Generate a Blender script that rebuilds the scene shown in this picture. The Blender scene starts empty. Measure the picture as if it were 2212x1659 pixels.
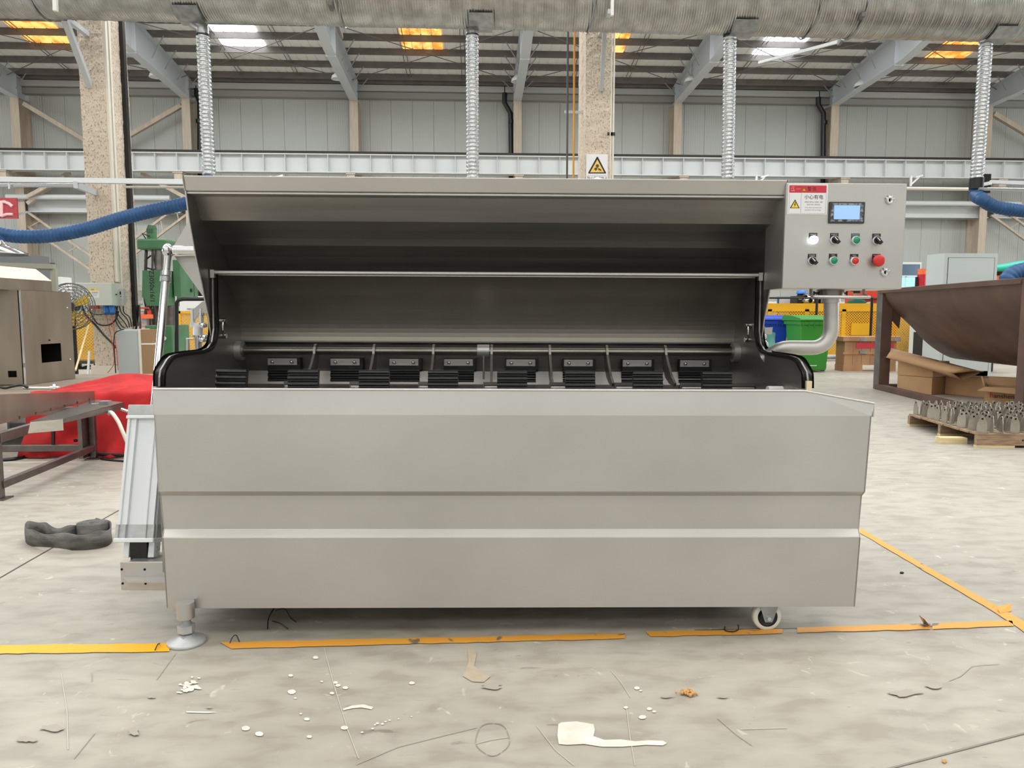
import bpy, math, random
from mathutils import Vector, Matrix
random.seed(7)
R = math.radians
C = bpy.context.scene.collection
SC = bpy.context.scene

# ---------------------------------------------------------------- camera
CAM_H, FPX, PITCH, YAW = 1.1, 1600.0, R(5.4), R(-2.7)
cam_d = bpy.data.cameras.new('camera'); cam = bpy.data.objects.new('camera', cam_d); C.objects.link(cam)
cam.location = (0, 0, CAM_H); cam.rotation_euler = (R(90) - PITCH, 0, YAW)
cam_d.sensor_width = 36.0; cam_d.lens = 36.0 * FPX / 2212.0; cam_d.clip_end = 200
SC.camera = cam
CR = Matrix.Rotation(YAW, 3, 'Z') @ Matrix.Rotation(R(90) - PITCH, 3, 'X')

# ---------------------------------------------------------------- world, lights, exposure
SC.view_settings.view_transform = 'Standard'; SC.view_settings.look = 'None'
SC.view_settings.exposure = 0.10; SC.view_settings.gamma = 1.0
SC.view_settings.use_curve_mapping = False
SC.cycles.max_bounces = 5; SC.cycles.diffuse_bounces = 3; SC.cycles.glossy_bounces = 3; SC.cycles.adaptive_threshold = 0.06
wd = bpy.data.worlds.new('daylight'); SC.world = wd; wd.use_nodes = True
wd.node_tree.nodes['Background'].inputs[0].default_value = (0.75, 0.85, 1.0, 1)
wd.node_tree.nodes['Background'].inputs[1].default_value = 1.0

def area(name, loc, rot, sx, sy, power, col=(1, 1, 1)):
    l = bpy.data.lights.new(name, 'AREA'); l.shape = 'RECTANGLE'; l.size = sx; l.size_y = sy
    l.energy = power; l.color = col
    o = bpy.data.objects.new(name, l); C.objects.link(o); o.location = loc; o.rotation_euler = rot
    return o
# roof skylight bands over the hall, and a fill light added behind the camera
area('skylight_band', (0, 3.4, 9.8), (0, 0, 0), 34, 3.0, 1350, (1.0, 0.985, 0.96))
area('skylight_band', (0, -3.0, 9.2), (0, 0, 0), 34, 3.0, 850, (1.0, 0.985, 0.96))
area('skylight_band', (0, -9.5, 8.4), (0, 0, 0), 34, 3.0, 800, (1.0, 0.985, 0.96))
area('skylight_band', (0, 11.0, 10.0), (0, 0, 0), 36, 3.0, 1800, (0.94, 0.98, 1.0))
area('skylight_band', (0, 18.6, 9.4), (0, 0, 0), 36, 2.0, 2300, (0.94, 0.98, 1.0))
area('fill_band', (0, -12.5, 5.0), (R(90), 0, 0), 40, 6.0, 360, (0.95, 0.98, 1.0))
area('fill_band', (-31, 14, 4.5), (R(90), 0, R(-90)), 24, 4.0, 1300, (0.95, 0.98, 1.0))  # fill lights added along both unseen side walls to brighten the roof
area('fill_band', (31, 14, 4.5), (R(90), 0, R(90)), 24, 4.0, 1300, (0.95, 0.98, 1.0))

# ---------------------------------------------------------------- pixel -> place helpers
def ray(px, py):
    return CR @ Vector(((px - 1106.0) / FPX, -(py - 829.5) / FPX, -1.0))
def W(px, py, X=None, Y=None, Z=None):
    d = ray(px, py); o = Vector((0, 0, CAM_H))
    if Y is not None: t = Y / d.y
    elif X is not None: t = X / d.x
    else: t = (Z - CAM_H) / d.z
    return o + d * t
def G(px, py): return W(px, py, Z=0.0)
MROT = R(-1.7)                                   # the machine stands a little turned in the hall
MI = Matrix.Rotation(-MROT, 3, 'Z')
def Q(px, py, X=None, Y=None, Z=None):           # the same in the machine's own axes
    d = MI @ ray(px, py); o = Vector((0, 0, CAM_H))
    if Y is not None: t = Y / d.y
    elif X is not None: t = X / d.x
    else: t = (Z - CAM_H) / d.z
    return o + d * t

# ---------------------------------------------------------------- materials
def lin(c):
    c = c / 255.0
    return c / 12.92 if c <= 0.04045 else ((c + 0.055) / 1.055) ** 2.4
def rgb(t): return (lin(t[0]), lin(t[1]), lin(t[2]), 1.0)
MATS = {}
def mat(name, col, rough=0.6, metal=0.0, col2=None, ns=4.0, stretch=(1, 1, 1), lo=0.35, hi=0.65, bump=0.0, bs=40.0,
        emit=None, es=1.0, rn=0.0, det=4.0, spec=None, coat=0.0, trans=0.0, coords='Object'):
    if name in MATS: return MATS[name]
    m = bpy.data.materials.new(name); m.use_nodes = True; nt = m.node_tree; N = nt.nodes; L = nt.links
    p = N['Principled BSDF']
    p.inputs['Base Color'].default_value = rgb(col); p.inputs['Roughness'].default_value = rough
    p.inputs['Metallic'].default_value = metal
    if spec is not None: p.inputs['Specular IOR Level'].default_value = spec
    if coat: p.inputs['Coat Weight'].default_value = coat; p.inputs['Coat Roughness'].default_value = 0.15
    if trans: p.inputs['Transmission Weight'].default_value = trans
    if emit is not None:
        p.inputs['Emission Color'].default_value = rgb(emit); p.inputs['Emission Strength'].default_value = es
    if col2 is not None or bump or rn:
        tc = N.new('ShaderNodeTexCoord'); mp = N.new('ShaderNodeMapping'); mp.inputs['Scale'].default_value = stretch
        L.new(tc.outputs[coords], mp.inputs[0])
        nz = N.new('ShaderNodeTexNoise'); nz.inputs['Scale'].default_value = ns; nz.inputs['Detail'].default_value = det
        L.new(mp.outputs[0], nz.inputs['Vector'])
        if col2 is not None:
            cr = N.new('ShaderNodeValToRGB'); cr.color_ramp.elements[0].position = lo; cr.color_ramp.elements[1].position = hi
            cr.color_ramp.elements[0].color = rgb(col); cr.color_ramp.elements[1].color = rgb(col2)
            L.new(nz.outputs[0], cr.inputs[0]); L.new(cr.outputs[0], p.inputs['Base Color'])
        if rn:
            mr = N.new('ShaderNodeMapRange'); mr.inputs[3].default_value = rough - rn; mr.inputs[4].default_value = rough + rn
            L.new(nz.outputs[0], mr.inputs[0]); L.new(mr.outputs[0], p.inputs['Roughness'])
        if bump:
            n2 = N.new('ShaderNodeTexNoise'); n2.inputs['Scale'].default_value = bs; n2.inputs['Detail'].default_value = 3
            L.new(mp.outputs[0], n2.inputs['Vector'])
            bp = N.new('ShaderNodeBump'); bp.inputs['Strength'].default_value = bump; bp.inputs['Distance'].default_value = 0.02
            L.new(n2.outputs[0], bp.inputs['Height']); L.new(bp.outputs[0], p.inputs['Normal'])
    m.cycles.emission_sampling = 'NONE' if (emit is not None and 'skylight' not in name) else 'AUTO'
    MATS[name] = m
    return m

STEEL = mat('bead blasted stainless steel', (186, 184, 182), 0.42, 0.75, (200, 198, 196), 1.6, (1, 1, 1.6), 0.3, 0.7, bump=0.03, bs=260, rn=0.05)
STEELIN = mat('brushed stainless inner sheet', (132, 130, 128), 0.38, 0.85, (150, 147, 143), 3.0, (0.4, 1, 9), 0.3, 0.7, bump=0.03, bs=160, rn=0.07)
CHROME = mat('polished chrome steel', (215, 216, 218), 0.12, 1.0)
POLISH = mat('turned steel shaft', (150, 146, 140), 0.28, 0.95, (120, 116, 110), 8, (0.3, 1, 1))
ALU = mat('anodised aluminium', (226, 230, 234), 0.45, 0.25)
ALUC = mat('cast aluminium', (192, 194, 196), 0.5, 0.35, (176, 178, 180), 30)
ZINC = mat('zinc plated steel', (170, 172, 172), 0.38, 0.75, (145, 148, 150), 12)
RUB = mat('black rubber', (16, 17, 19), 0.38, 0.0, bump=0.05, bs=60, coat=0.15)
RUBG = mat('glossy black edge rubber', (5, 6, 7), 0.3, 0.0, spec=0.35)
BLACK = mat('black plastic', (22, 22, 24), 0.35)
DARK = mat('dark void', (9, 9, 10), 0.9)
WHITEP = mat('white plastic', (232, 232, 230), 0.4)
NYLON = mat('cream nylon wheel', (226, 224, 214), 0.35)
PAPER = mat('white sticker paper', (236, 236, 240), 0.5)
REDS = mat('red sticker ink', (205, 52, 66), 0.5)
YELS = mat('yellow sticker ink', (248, 216, 48), 0.5)
INK = mat('black ink', (18, 20, 24), 0.5)
INKG = mat('grey ink', (96, 100, 110), 0.5)
GALV = mat('galvanised duct steel', (190, 190, 187), 0.30, 0.85, (160, 159, 155), 5, (1, 1, 1), rn=0.08)
FOIL = mat('crinkled aluminium foil', (196, 200, 203), 0.26, 0.95, bump=0.45, bs=45)
BLUEH = mat('blue ribbed hose', (38, 88, 138), 0.5, 0.0, (30, 72, 120), 6)
CONC = mat('sprayed rough concrete', (212, 198, 180), 0.95, 0.0, (140, 118, 96), 40, (1, 1, 0.7), 0.52, 0.72, bump=0.8, bs=40, det=4)
PLASTER = mat('pale plaster', (222, 212, 198), 0.9)
COLP = mat('beige painted steel', (196, 182, 164), 0.55, 0.0, (180, 164, 146), 3, (3, 3, 0.5))
WALLM = mat('light grey sandwich panel', (178, 180, 174), 0.5, 0.1)
RAFT = mat('grey painted steel', (198, 202, 206), 0.5, 0.1)
GIRD = mat('pale grey painted crane girder', (205, 207, 206), 0.5, 0.0)
PURL = mat('dark primer purlin', (122, 114, 110), 0.6, 0.1, (108, 102, 100), 3)
ROOFM = mat('off white roof sheet', (244, 243, 238), 0.6)
RAIL = mat('dark steel rail', (48, 42, 38), 0.5, 0.5)
PIPEW = mat('cream plastic conduit', (226, 220, 206), 0.45)
PIPEB = mat('black drain pipe', (20, 24, 26), 0.4)
PIPEO = mat('orange painted pipe', (214, 150, 40), 0.45)
YFEN = mat('yellow painted fence frame', (238, 178, 32), 0.45)
GREEN = mat('green machine paint', (86, 134, 96), 0.4, 0.0, (74, 120, 84), 3)
GREEND = mat('dark green machine paint', (62, 100, 72), 0.5)
RUST = mat('brown oxidised steel plate', (110, 84, 72), 0.55, 0.35, (84, 66, 62), 2.4, (1, 1, 1), 0.3, 0.7, bump=0.06, bs=30, rn=0.08)
RUSTG = mat('grey mill scale steel', (112, 112, 114), 0.5, 0.4, (92, 88, 88), 5)
WOOD = mat('weathered pallet wood', (172, 146, 118), 0.85, 0.0, (128, 104, 84), 5, (1, 14, 14), 0.3, 0.7, bump=0.3, bs=30)
WOODL = mat('pale new wood', (222, 204, 160), 0.8, 0.0, (206, 184, 138), 5, (1, 12, 12))
PLY = mat('plywood', (186, 142, 104), 0.75, 0.0, (162, 118, 84), 4, (1, 1, 0.4))
CARD = mat('brown cardboard', (194, 156, 116), 0.85, 0.0, (182, 144, 106), 2)
CABW = mat('pale grey green cabinet paint', (206, 212, 204), 0.4)
CABG = mat('grey cabinet paint', (176, 182, 182), 0.4, 0.0)
CLOTH = mat('red canvas', (206, 36, 38), 0.85, 0.0, (176, 26, 30), 6, bump=0.5, bs=300)
STEELB = mat('brown tinted stainless cabinet', (168, 156, 142), 0.32, 0.85, (140, 130, 120), 2.0, (2.5, 2.5, 0.7), 0.25, 0.75)
STEELD = mat('dull stainless frame', (128, 120, 116), 0.38, 0.85, (104, 96, 94), 5)
BROWNT = mat('worn steel plate top', (158, 144, 128), 0.5, 0.35, (128, 116, 104), 5, (0.5, 4, 1))
BINB = mat('blue bin plastic', (22, 62, 168), 0.42)
BING = mat('green bin plastic', (48, 132, 40), 0.42)
REDP = mat('red paint', (206, 58, 34), 0.45)
ORANGE = mat('orange paint', (238, 112, 66), 0.5)
TEAL = mat('teal work cloth', (24, 96, 84), 0.8)
TARP = mat('turquoise tarpaulin', (28, 172, 148), 0.5)
SKIN = mat('skin', (206, 152, 122), 0.6)
HAIR = mat('black hair', (22, 20, 20), 0.6)
HATB = mat('blue hard hat plastic', (46, 120, 214), 0.35)
BRACK = mat('bead blasted bracket steel', (172, 166, 155), 0.42, 0.7, (146, 139, 128), 8)
DRUM = mat('brushed drum sheet', (200, 195, 187), 0.36, 1.0)
WIRE = mat('grey steel wire', (110, 112, 110), 0.4, 0.6)
GLASSY = mat('pale window glass', (150, 200, 214), 0.15, 0.0, emit=(150, 210, 226), es=0.7)

def perforated(name, base, pitch, rad):
    """Yellow sheet with a staggered field of small round holes, worked out from the sheet's own coordinates."""
    m = bpy.data.materials.new(name); m.use_nodes = True; N = m.node_tree.nodes; L = m.node_tree.links
    p = N['Principled BSDF']; p.inputs['Base Color'].default_value = rgb(base); p.inputs['Roughness'].default_value = 0.45
    tc = N.new('ShaderNodeTexCoord'); sp = N.new('ShaderNodeSeparateXYZ'); L.new(tc.outputs['Object'], sp.inputs[0])
    def M(op, a, b=None):
        n = N.new('ShaderNodeMath'); n.operation = op
        for i, v in enumerate((a, b)):
            if v is None: continue
            if isinstance(v, (int, float)): n.inputs[i].default_value = v
            else: L.new(v, n.inputs[i])
        return n.outputs[0]
    def grid(off):
        u = M('SUBTRACT', M('FRACT', M('ADD', M('DIVIDE', sp.outputs[0], pitch), 100 + off)), 0.5)
        v = M('SUBTRACT', M('FRACT', M('ADD', M('DIVIDE', sp.outputs[2], pitch), 100 + off)), 0.5)
        d = M('SQRT', M('ADD', M('MULTIPLY', u, u), M('MULTIPLY', v, v)))
        return M('LESS_THAN', d, rad)
    hole = M('MAXIMUM', grid(0.0), grid(0.5))
    tr0 = N.new('ShaderNodeBsdfTransparent'); dk = N.new('ShaderNodeBsdfDiffuse'); dk.inputs[0].default_value = rgb((96, 70, 28)); tr = N.new('ShaderNodeMixShader'); tr.inputs[0].default_value = 0.55; L.new(tr0.outputs[0], tr.inputs[1]); L.new(dk.outputs[0], tr.inputs[2]); mx = N.new('ShaderNodeMixShader')  # dark brown mixed into the holes, painting the darkness behind the sheet
    L.new(hole, mx.inputs[0]); L.new(p.outputs[0], mx.inputs[1]); L.new(tr.outputs[0], mx.inputs[2])
    L.new(mx.outputs[0], N['Material Output'].inputs[0])
    return m
YPERF = perforated('yellow perforated sheet', (240, 176, 30), 0.064, 0.21)

def floor_mat():
    m = bpy.data.materials.new('worn sealed concrete floor'); m.use_nodes = True; N = m.node_tree.nodes; L = m.node_tree.links
    p = N['Principled BSDF']; tc = N.new('ShaderNodeTexCoord')
    def noise(s, d=4, st=(1, 1, 1), dist=0.0):
        mp = N.new('ShaderNodeMapping'); mp.inputs['Scale'].default_value = st; L.new(tc.outputs['Object'], mp.inputs[0])
        n = N.new('ShaderNodeTexNoise'); n.inputs['Scale'].default_value = s; n.inputs['Detail'].default_value = d
        n.inputs['Distortion'].default_value = dist; L.new(mp.outputs[0], n.inputs['Vector']); return n.outputs[0]
    def ramp(src, stops):
        r = N.new('ShaderNodeValToRGB'); e = r.color_ramp.elements
        while len(e) < len(stops): e.new(0.5)
        for k, (pos, c) in enumerate(stops): e[k].position = pos; e[k].color = rgb(c) if len(c) == 3 else c
        L.new(src, r.inputs[0]); return r.outputs[0]
    def mix(f, a, b, mode='MIX'):
        x = N.new('ShaderNodeMix'); x.data_type = 'RGBA'; x.blend_type = mode
        if isinstance(f, float): x.inputs[0].default_value = f
        else: L.new(f, x.inputs[0])
        L.new(a, x.inputs[6]); L.new(b, x.inputs[7]); return x.outputs[2]
    base = ramp(noise(0.55, 5), [(0.3, (166, 161, 152)), (0.5, (176, 171, 161)), (0.72, (188, 183, 173))])
    fine = ramp(noise(9, 12, (0.7, 1.5, 1), 0.25), [(0.36, (208, 202, 195)), (0.5, (238, 236, 232)), (0.68, (255, 255, 252))])
    c1 = mix(0.65, base, fine, 'MULTIPLY')
    spot = ramp(noise(2.2, 9, (1, 1, 1), .5), [(0.60, (0, 0, 0, 1)), (0.70, (1, 1, 1, 1))])
    brown = ramp(noise(5, 3), [(0.4, (150, 134, 116)), (0.6, (140, 130, 120))])
    m1 = N.new('ShaderNodeMath'); m1.operation = 'MULTIPLY'; m1.inputs[1].default_value = 0.35; L.new(spot, m1.inputs[0])
    c2 = mix(m1.outputs[0], c1, brown)
    wh = ramp(noise(11, 9, (1, 1, 1), 1.5), [(0.66, (0, 0, 0, 1)), (0.72, (1, 1, 1, 1))])
    wl = ramp(noise(3, 3), [(0.5, (214, 210, 200)), (0.6, (208, 204, 194))])
    m2 = N.new('ShaderNodeMath'); m2.operation = 'MULTIPLY'; m2.inputs[1].default_value = 0.6; L.new(wh, m2.inputs[0])
    c3 = mix(m2.outputs[0], c2, wl)
    dk = ramp(noise(26, 6, (0.35, 1.6, 1), 1.0), [(0.68, (0, 0, 0, 1)), (0.74, (1, 1, 1, 1))])
    dl = ramp(noise(3, 3), [(0.5, (110, 102, 94)), (0.6, (120, 112, 104))])
    m3 = N.new('ShaderNodeMath'); m3.operation = 'MULTIPLY'; m3.inputs[1].default_value = 0.6; L.new(dk, m3.inputs[0])
    c4 = mix(m3.outputs[0], c3, dl)
    L.new(c4, p.inputs['Base Color'])
    rr = N.new('ShaderNodeMapRange'); rr.inputs[3].default_value = 0.32; rr.inputs[4].default_value = 0.62
    L.new(noise(1.4, 5), rr.inputs[0]); L.new(rr.outputs[0], p.inputs['Roughness'])
    bp = N.new('ShaderNodeBump'); bp.inputs['Strength'].default_value = 0.12; bp.inputs['Distance'].default_value = 0.01
    L.new(noise(30, 6), bp.inputs['Height']); L.new(bp.outputs[0], p.inputs['Normal'])
    return m
FLOORM = floor_mat()

def chipped(name, c, thr=0.62):
    m = bpy.data.materials.new(name); m.use_nodes = True; N = m.node_tree.nodes; L = m.node_tree.links
    p = N['Principled BSDF']; p.inputs['Roughness'].default_value = 0.45
    tc = N.new('ShaderNodeTexCoord'); n = N.new('ShaderNodeTexNoise'); n.inputs['Scale'].default_value = 9; n.inputs['Detail'].default_value = 9
    n.inputs['Distortion'].default_value = 0.8
    L.new(tc.outputs['Object'], n.inputs['Vector'])
    r = N.new('ShaderNodeValToRGB'); e = r.color_ramp.elements
    e[0].position = thr; e[0].color = rgb(c); e[1].position = thr + 0.03; e[1].color = rgb((120, 108, 96))
    L.new(n.outputs[0], r.inputs[0]); L.new(r.outputs[0], p.inputs['Base Color'])
    return m
TAPEY = chipped('bright yellow floor line', (244, 178, 28), 0.66)
TAPEO = chipped('worn orange yellow floor line', (222, 158, 64), 0.63)

# ---------------------------------------------------------------- mesh builder
ORG = {}
class B:
    def __init__(s): s.v = []; s.f = []; s.m = []; s.sm = []; s.mats = []
    def mi(s, m):
        if m not in s.mats: s.mats.append(m)
        return s.mats.index(m)
    def add(s, vs, fs, m, smooth=False):
        b = len(s.v); k = s.mi(m)
        s.v += [Vector(q) for q in vs]
        for f in fs: s.f.append([i + b for i in f]); s.m.append(k); s.sm.append(smooth)
        return s
    def box(s, lo, hi, m):
        x0, y0, z0 = lo; x1, y1, z1 = hi
        if x0 > x1: x0, x1 = x1, x0
        if y0 > y1: y0, y1 = y1, y0
        if z0 > z1: z0, z1 = z1, z0
        vs = [(x, y, z) for z in (z0, z1) for y in (y0, y1) for x in (x0, x1)]
        return s.add(vs, [(0, 2, 3, 1), (4, 5, 7, 6), (0, 1, 5, 4), (2, 6, 7, 3), (0, 4, 6, 2), (1, 3, 7, 5)], m)
    def bar(s, p0, p1, w, h, m, up=(0, 0, 1)):
        p0 = Vector(p0); p1 = Vector(p1); d = (p1 - p0).normalized(); up = Vector(up)
        a = d.cross(up)
        if a.length < 1e-4: a = d.cross(Vector((1, 0, 0)))
        a.normalize(); b = a.cross(d).normalized()
        vs = []
        for p in (p0, p1):
            for i, j in ((-1, -1), (1, -1), (1, 1), (-1, 1)): vs.append(p + a * (i * w / 2) + b * (j * h / 2))
        return s.add(vs, [(0, 3, 2, 1), (4, 5, 6, 7), (0, 1, 5, 4), (1, 2, 6, 5), (2, 3, 7, 6), (3, 0, 4, 7)], m)
    def tube(s, path, r, m, seg=12, caps=True, closed=False, smooth=True, rad=None):
        P = [Vector(p) for p in path]; n = len(P)
        T = []
        for i in range(n):
            if closed: t = P[(i + 1) % n] - P[i - 1]
            else: t = P[min(i + 1, n - 1)] - P[max(i - 1, 0)]
            T.append(t.normalized())
        ref = Vector((0, 0, 1)) if abs(T[0].z) < 0.9 else Vector((1, 0, 0))
        a = T[0].cross(ref).normalized(); vs = []
        for i in range(n):
            a = (a - T[i] * a.dot(T[i])).normalized(); b = T[i].cross(a)
            ri = rad[i] if rad else r
            for k in range(seg):
                t = 2 * math.pi * k / seg
                vs.append(P[i] + a * (ri * math.cos(t)) + b * (ri * math.sin(t)))
        fs = []
        for i in range(n if closed else n - 1):
            j = (i + 1) % n
            for k in range(seg):
                l = (k + 1) % seg; fs.append((i * seg + k, i * seg + l, j * seg + l, j * seg + k))
        s.add(vs, fs, m, smooth)
        if caps and not closed:
            s.add(vs[:seg], [tuple(range(seg))[::-1]], m); s.add(vs[-seg:], [tuple(range(seg))], m)
        return s
    def cyl(s, p0, p1, r, m, seg=16, r2=None):
        return s.tube([p0, p1], r, m, seg, rad=[r, r2 if r2 is not None else r])
    def prism(s, poly, axis, a, b, m, smooth=False):
        """poly: 2D points in the plane of the two other axes (x:(y,z), y:(x,z), z:(x,y))"""
        def P(q, t):
            if axis == 'x': return (t, q[0], q[1])
            if axis == 'y': return (q[0], t, q[1])
            return (q[0], q[1], t)
        n = len(poly); vs = [P(q, a) for q in poly] + [P(q, b) for q in poly]
        s.add(vs, [(i, (i + 1) % n, n + (i + 1) % n, n + i) for i in range(n)], m, smooth)
        s.add([P(q, a) for q in poly], [tuple(range(n))[::-1]], m); s.add([P(q, b) for q in poly], [tuple(range(n))], m)
        return s
    def strip(s, prof, th, x0, x1, m, nx=1):
        """open (y,z) profile given thickness th to its left, run from x0 to x1"""
        n = len(prof); off = []
        for i in range(n):
            a = Vector(prof[max(i - 1, 0)]); b = Vector(prof[min(i + 1, n - 1)]); d = (b - a).normalized()
            off.append((prof[i][0] - d.y * th, prof[i][1] + d.x * th))
        return s.prism(list(prof) + off[::-1], 'x', x0, x1, m)
    def quad(s, a, b, c, d, m): return s.add([a, b, c, d], [(0, 1, 2, 3)], m)
    def slab(s, pts, n, th, m):
        n = Vector(n).normalized() * th; k = len(pts)
        vs = [Vector(p) for p in pts] + [Vector(p) + n for p in pts]
        return s.add(vs, [tuple(range(k))[::-1], tuple(range(k, 2 * k))] + [(i, (i + 1) % k, k + (i + 1) % k, k + i) for i in range(k)], m)
    def sphere(s, c, r, m, seg=16, rings=10, sc=(1, 1, 1), top=0.0, bot=math.pi):
        vs = []; fs = []
        for i in range(rings + 1):
            t = top + (bot - top) * i / rings
            for k in range(seg):
                p = 2 * math.pi * k / seg
                vs.append((c[0] + r * sc[0] * math.sin(t) * math.cos(p), c[1] + r * sc[1] * math.sin(t) * math.sin(p), c[2] + r * sc[2] * math.cos(t)))
        for i in range(rings):
            for k in range(seg):
                l = (k + 1) % seg; fs.append((i * seg + k, (i + 1) * seg + k, (i + 1) * seg + l, i * seg + l))
        return s.add(vs, fs, m, True)
    def lathe(s, prof, c, m, seg=20, axis='z', smooth=True):
        vs = []; n = len(prof)
        for (r, h) in prof:
            for k in range(seg):
                t = 2 * math.pi * k / seg; u, w = r * math.cos(t), r * math.sin(t)
                q = (u, w, h) if axis == 'z' else ((u, h, w) if axis == 'y' else (h, u, w))
                vs.append((c[0] + q[0], c[1] + q[1], c[2] + q[2]))
        fs = [(i * seg + k, i * seg + (k + 1) % seg, (i + 1) * seg + (k + 1) % seg, (i + 1) * seg + k) for i in range(n - 1) for k in range(seg)]
        s.add(vs, fs, m, smooth)
        return s
    def text(s, body, size, o, m, rx=(1, 0, 0), up=(0, 0, 1), align='CENTER', depth=None):
        vs, fs = text_data(body, align)
        rx = Vector(rx).normalized(); up = Vector(up).normalized(); o = Vector(o)
        return s.add([o + rx * (v[0] * size) + up * (v[1] * size) for v in vs], fs, m)
_TX = {}
def text_data(body, align):
    if (body, align) not in _TX:
        cu = bpy.data.curves.new('lettering', 'FONT'); cu.body = body; cu.align_x = align; cu.align_y = 'CENTER'; cu.size = 1.0
        cu.resolution_u = 3; cu.offset = 0.008
        ob = bpy.data.objects.new('lettering', cu); C.objects.link(ob)
        bpy.context.view_layer.update()
        me = bpy.data.meshes.new_from_object(ob.evaluated_get(bpy.context.evaluated_depsgraph_get()))
        _TX[(body, align)] = ([tuple(v.co) for v in me.vertices], [tuple(f.vertices) for f in me.polygons])
        bpy.data.objects.remove(ob); bpy.data.meshes.remove(me); bpy.data.curves.remove(cu)
    return _TX[(body, align)]

def tag(o, label=None, cat=None, group=None, kind=None):
    for k, v in (('label', label), ('category', cat), ('group', group), ('kind', kind)):
        if v: o[k] = v
    return o
def thing(name, label, cat, loc, rz=0.0, group=None, kind=None):
    o = bpy.data.objects.new(name, None); C.objects.link(o); o.location = loc; o.rotation_euler = (0, 0, rz)
    o.empty_display_size = 0.1; ORG[o.name] = Vector(loc) if rz == 0 else None
    return tag(o, label, cat, group, kind)
def mesh_of(name, b, org):
    me = bpy.data.meshes.new(name)
    me.from_pydata([tuple(v - org) for v in b.v], [], b.f)
    for m in b.mats: me.materials.append(m)
    me.polygons.foreach_set('material_index', b.m); me.polygons.foreach_set('use_smooth', b.sm)
    me.update(); return me
def part(name, b, parent, label=None, bevel=0.0, kind=None, seg=2):
    org = ORG[parent.name]
    o = bpy.data.objects.new(name, mesh_of(name, b, org)); C.objects.link(o); o.parent = parent; ORG[o.name] = org
    if bevel:
        md = o.modifiers.new('edge', 'BEVEL'); md.width = bevel; md.segments = seg; md.limit_method = 'ANGLE'; md.angle_limit = R(40)
    if label: o['label'] = label
    if kind: o['kind'] = kind
    return o
def solo(name, b, loc, label=None, cat=None, group=None, kind=None, bevel=0.0):
    loc = Vector(loc)
    o = bpy.data.objects.new(name, mesh_of(name, b, loc)); C.objects.link(o); o.location = loc; ORG[o.name] = loc
    if bevel:
        md = o.modifiers.new('edge', 'BEVEL'); md.width = bevel; md.segments = 2; md.limit_method = 'ANGLE'; md.angle_limit = R(40)
    return tag(o, label, cat, group, kind)
def copy_tree(o, parent=None, kids=None):
    c = o.copy(); C.objects.link(c); c.parent = parent
    for ch in [x for x in bpy.data.objects if x.parent == o]: copy_tree(ch, c)
    return c
def spline(pts, n=8):
    P = [Vector(p) for p in pts]; out = []
    for i in range(len(P) - 1):
        p0 = P[max(i - 1, 0)]; p1 = P[i]; p2 = P[i + 1]; p3 = P[min(i + 2, len(P) - 1)]
        for k in range(n):
            t = k / n
            out.append(0.5 * ((2 * p1) + (p2 - p0) * t + (2 * p0 - 5 * p1 + 4 * p2 - p3) * t * t + (3 * p1 - p0 - 3 * p2 + p3) * t ** 3))
    out.append(P[-1]); return out
def ribbed(path, r, rr, pitch, m, b, seg=16):
    """a corrugated hose along a spline path"""
    P = [Vector(p) for p in path]; L = [0.0]
    for i in range(1, len(P)): L.append(L[-1] + (P[i] - P[i - 1]).length)
    n = max(4, int(L[-1] / pitch * 4)); pts = []; rad = []; j = 0
    for i in range(n + 1):
        d = L[-1] * i / n
        while j < len(P) - 2 and L[j + 1] < d: j += 1
        t = (d - L[j]) / max(L[j + 1] - L[j], 1e-6); pts.append(P[j].lerp(P[j + 1], min(t, 1)))
        rad.append(r + (0, rr, rr * 1.2, rr)[i % 4] - rr / 2)
    b.tube(pts, r, m, seg, rad=rad); return b
# ================================================================ THE HALL
WY = 27.0                                          # inner face of the far wall
ZE = W(1106, 183, Y=WY).z                          # height of the roof sheet at the far wall
SL = 0.11
def zr(y): return ZE + SL * (WY - y) if y > 7 else ZE + SL * (WY - 7) - SL * (7 - y)
def roofW(px, py, dz=0.0):
    d = ray(px, py); o = Vector((0, 0, CAM_H))    # z = ZE+SL*(WY-y)+dz
    t = (ZE + SL * WY + dz - CAM_H) / (d.z + SL * d.y)
    return o + d * t

b = B(); b.box((-32, -14, -0.2), (32, WY + 0.3, 0), FLOORM)
floor = solo('floor', b, (0, 0, 0), kind='structure')
# far wall: one backing sheet and the single sandwich panels with their joints
b = B(); b.box((-32, WY + 0.06, 0), (32, WY + 0.25, ZE + 0.3), WALLM)
wall = solo('wall_back', b, (0, WY, 0), kind='structure')
PW = 0.745; pb = B()
n_r = 9; xs = []
for k in range(n_r + 1): xs.append(0.004 + (PW - 0.008) * k / n_r)
prof = []
for k in range(n_r):
    w = (PW - 0.008) / n_r; x0 = 0.004 + k * w
    prof += [(x0, 0.0), (x0 + w * 0.55, 0.0), (x0 + w * 0.62, 0.0025), (x0 + w * 0.93, 0.0025)]
prof.append((PW - 0.004, 0.0)); prof = prof + [(PW - 0.004, 0.05), (0.004, 0.05)]
pb.prism(prof, 'z', 0, ZE - 0.05, WALLM)
pm = mesh_of('wall_panel', pb, Vector((0, 0, 0)))
for k in range(-24, 30):
    o = bpy.data.objects.new('wall_panel', pm); C.objects.link(o); o.parent = wall; o.location = (k * PW, 0, 0)
b = B(); b.box((-32, -14, 0), (-31.8, WY, ZE + 2.2), WALLM); solo('wall_left', b, (-32, 0, 0), kind='structure')
b = B(); b.box((31.8, -14, 0), (32, WY, ZE + 2.2), WALLM); solo('wall_right', b, (32, 0, 0), kind='structure')
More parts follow.
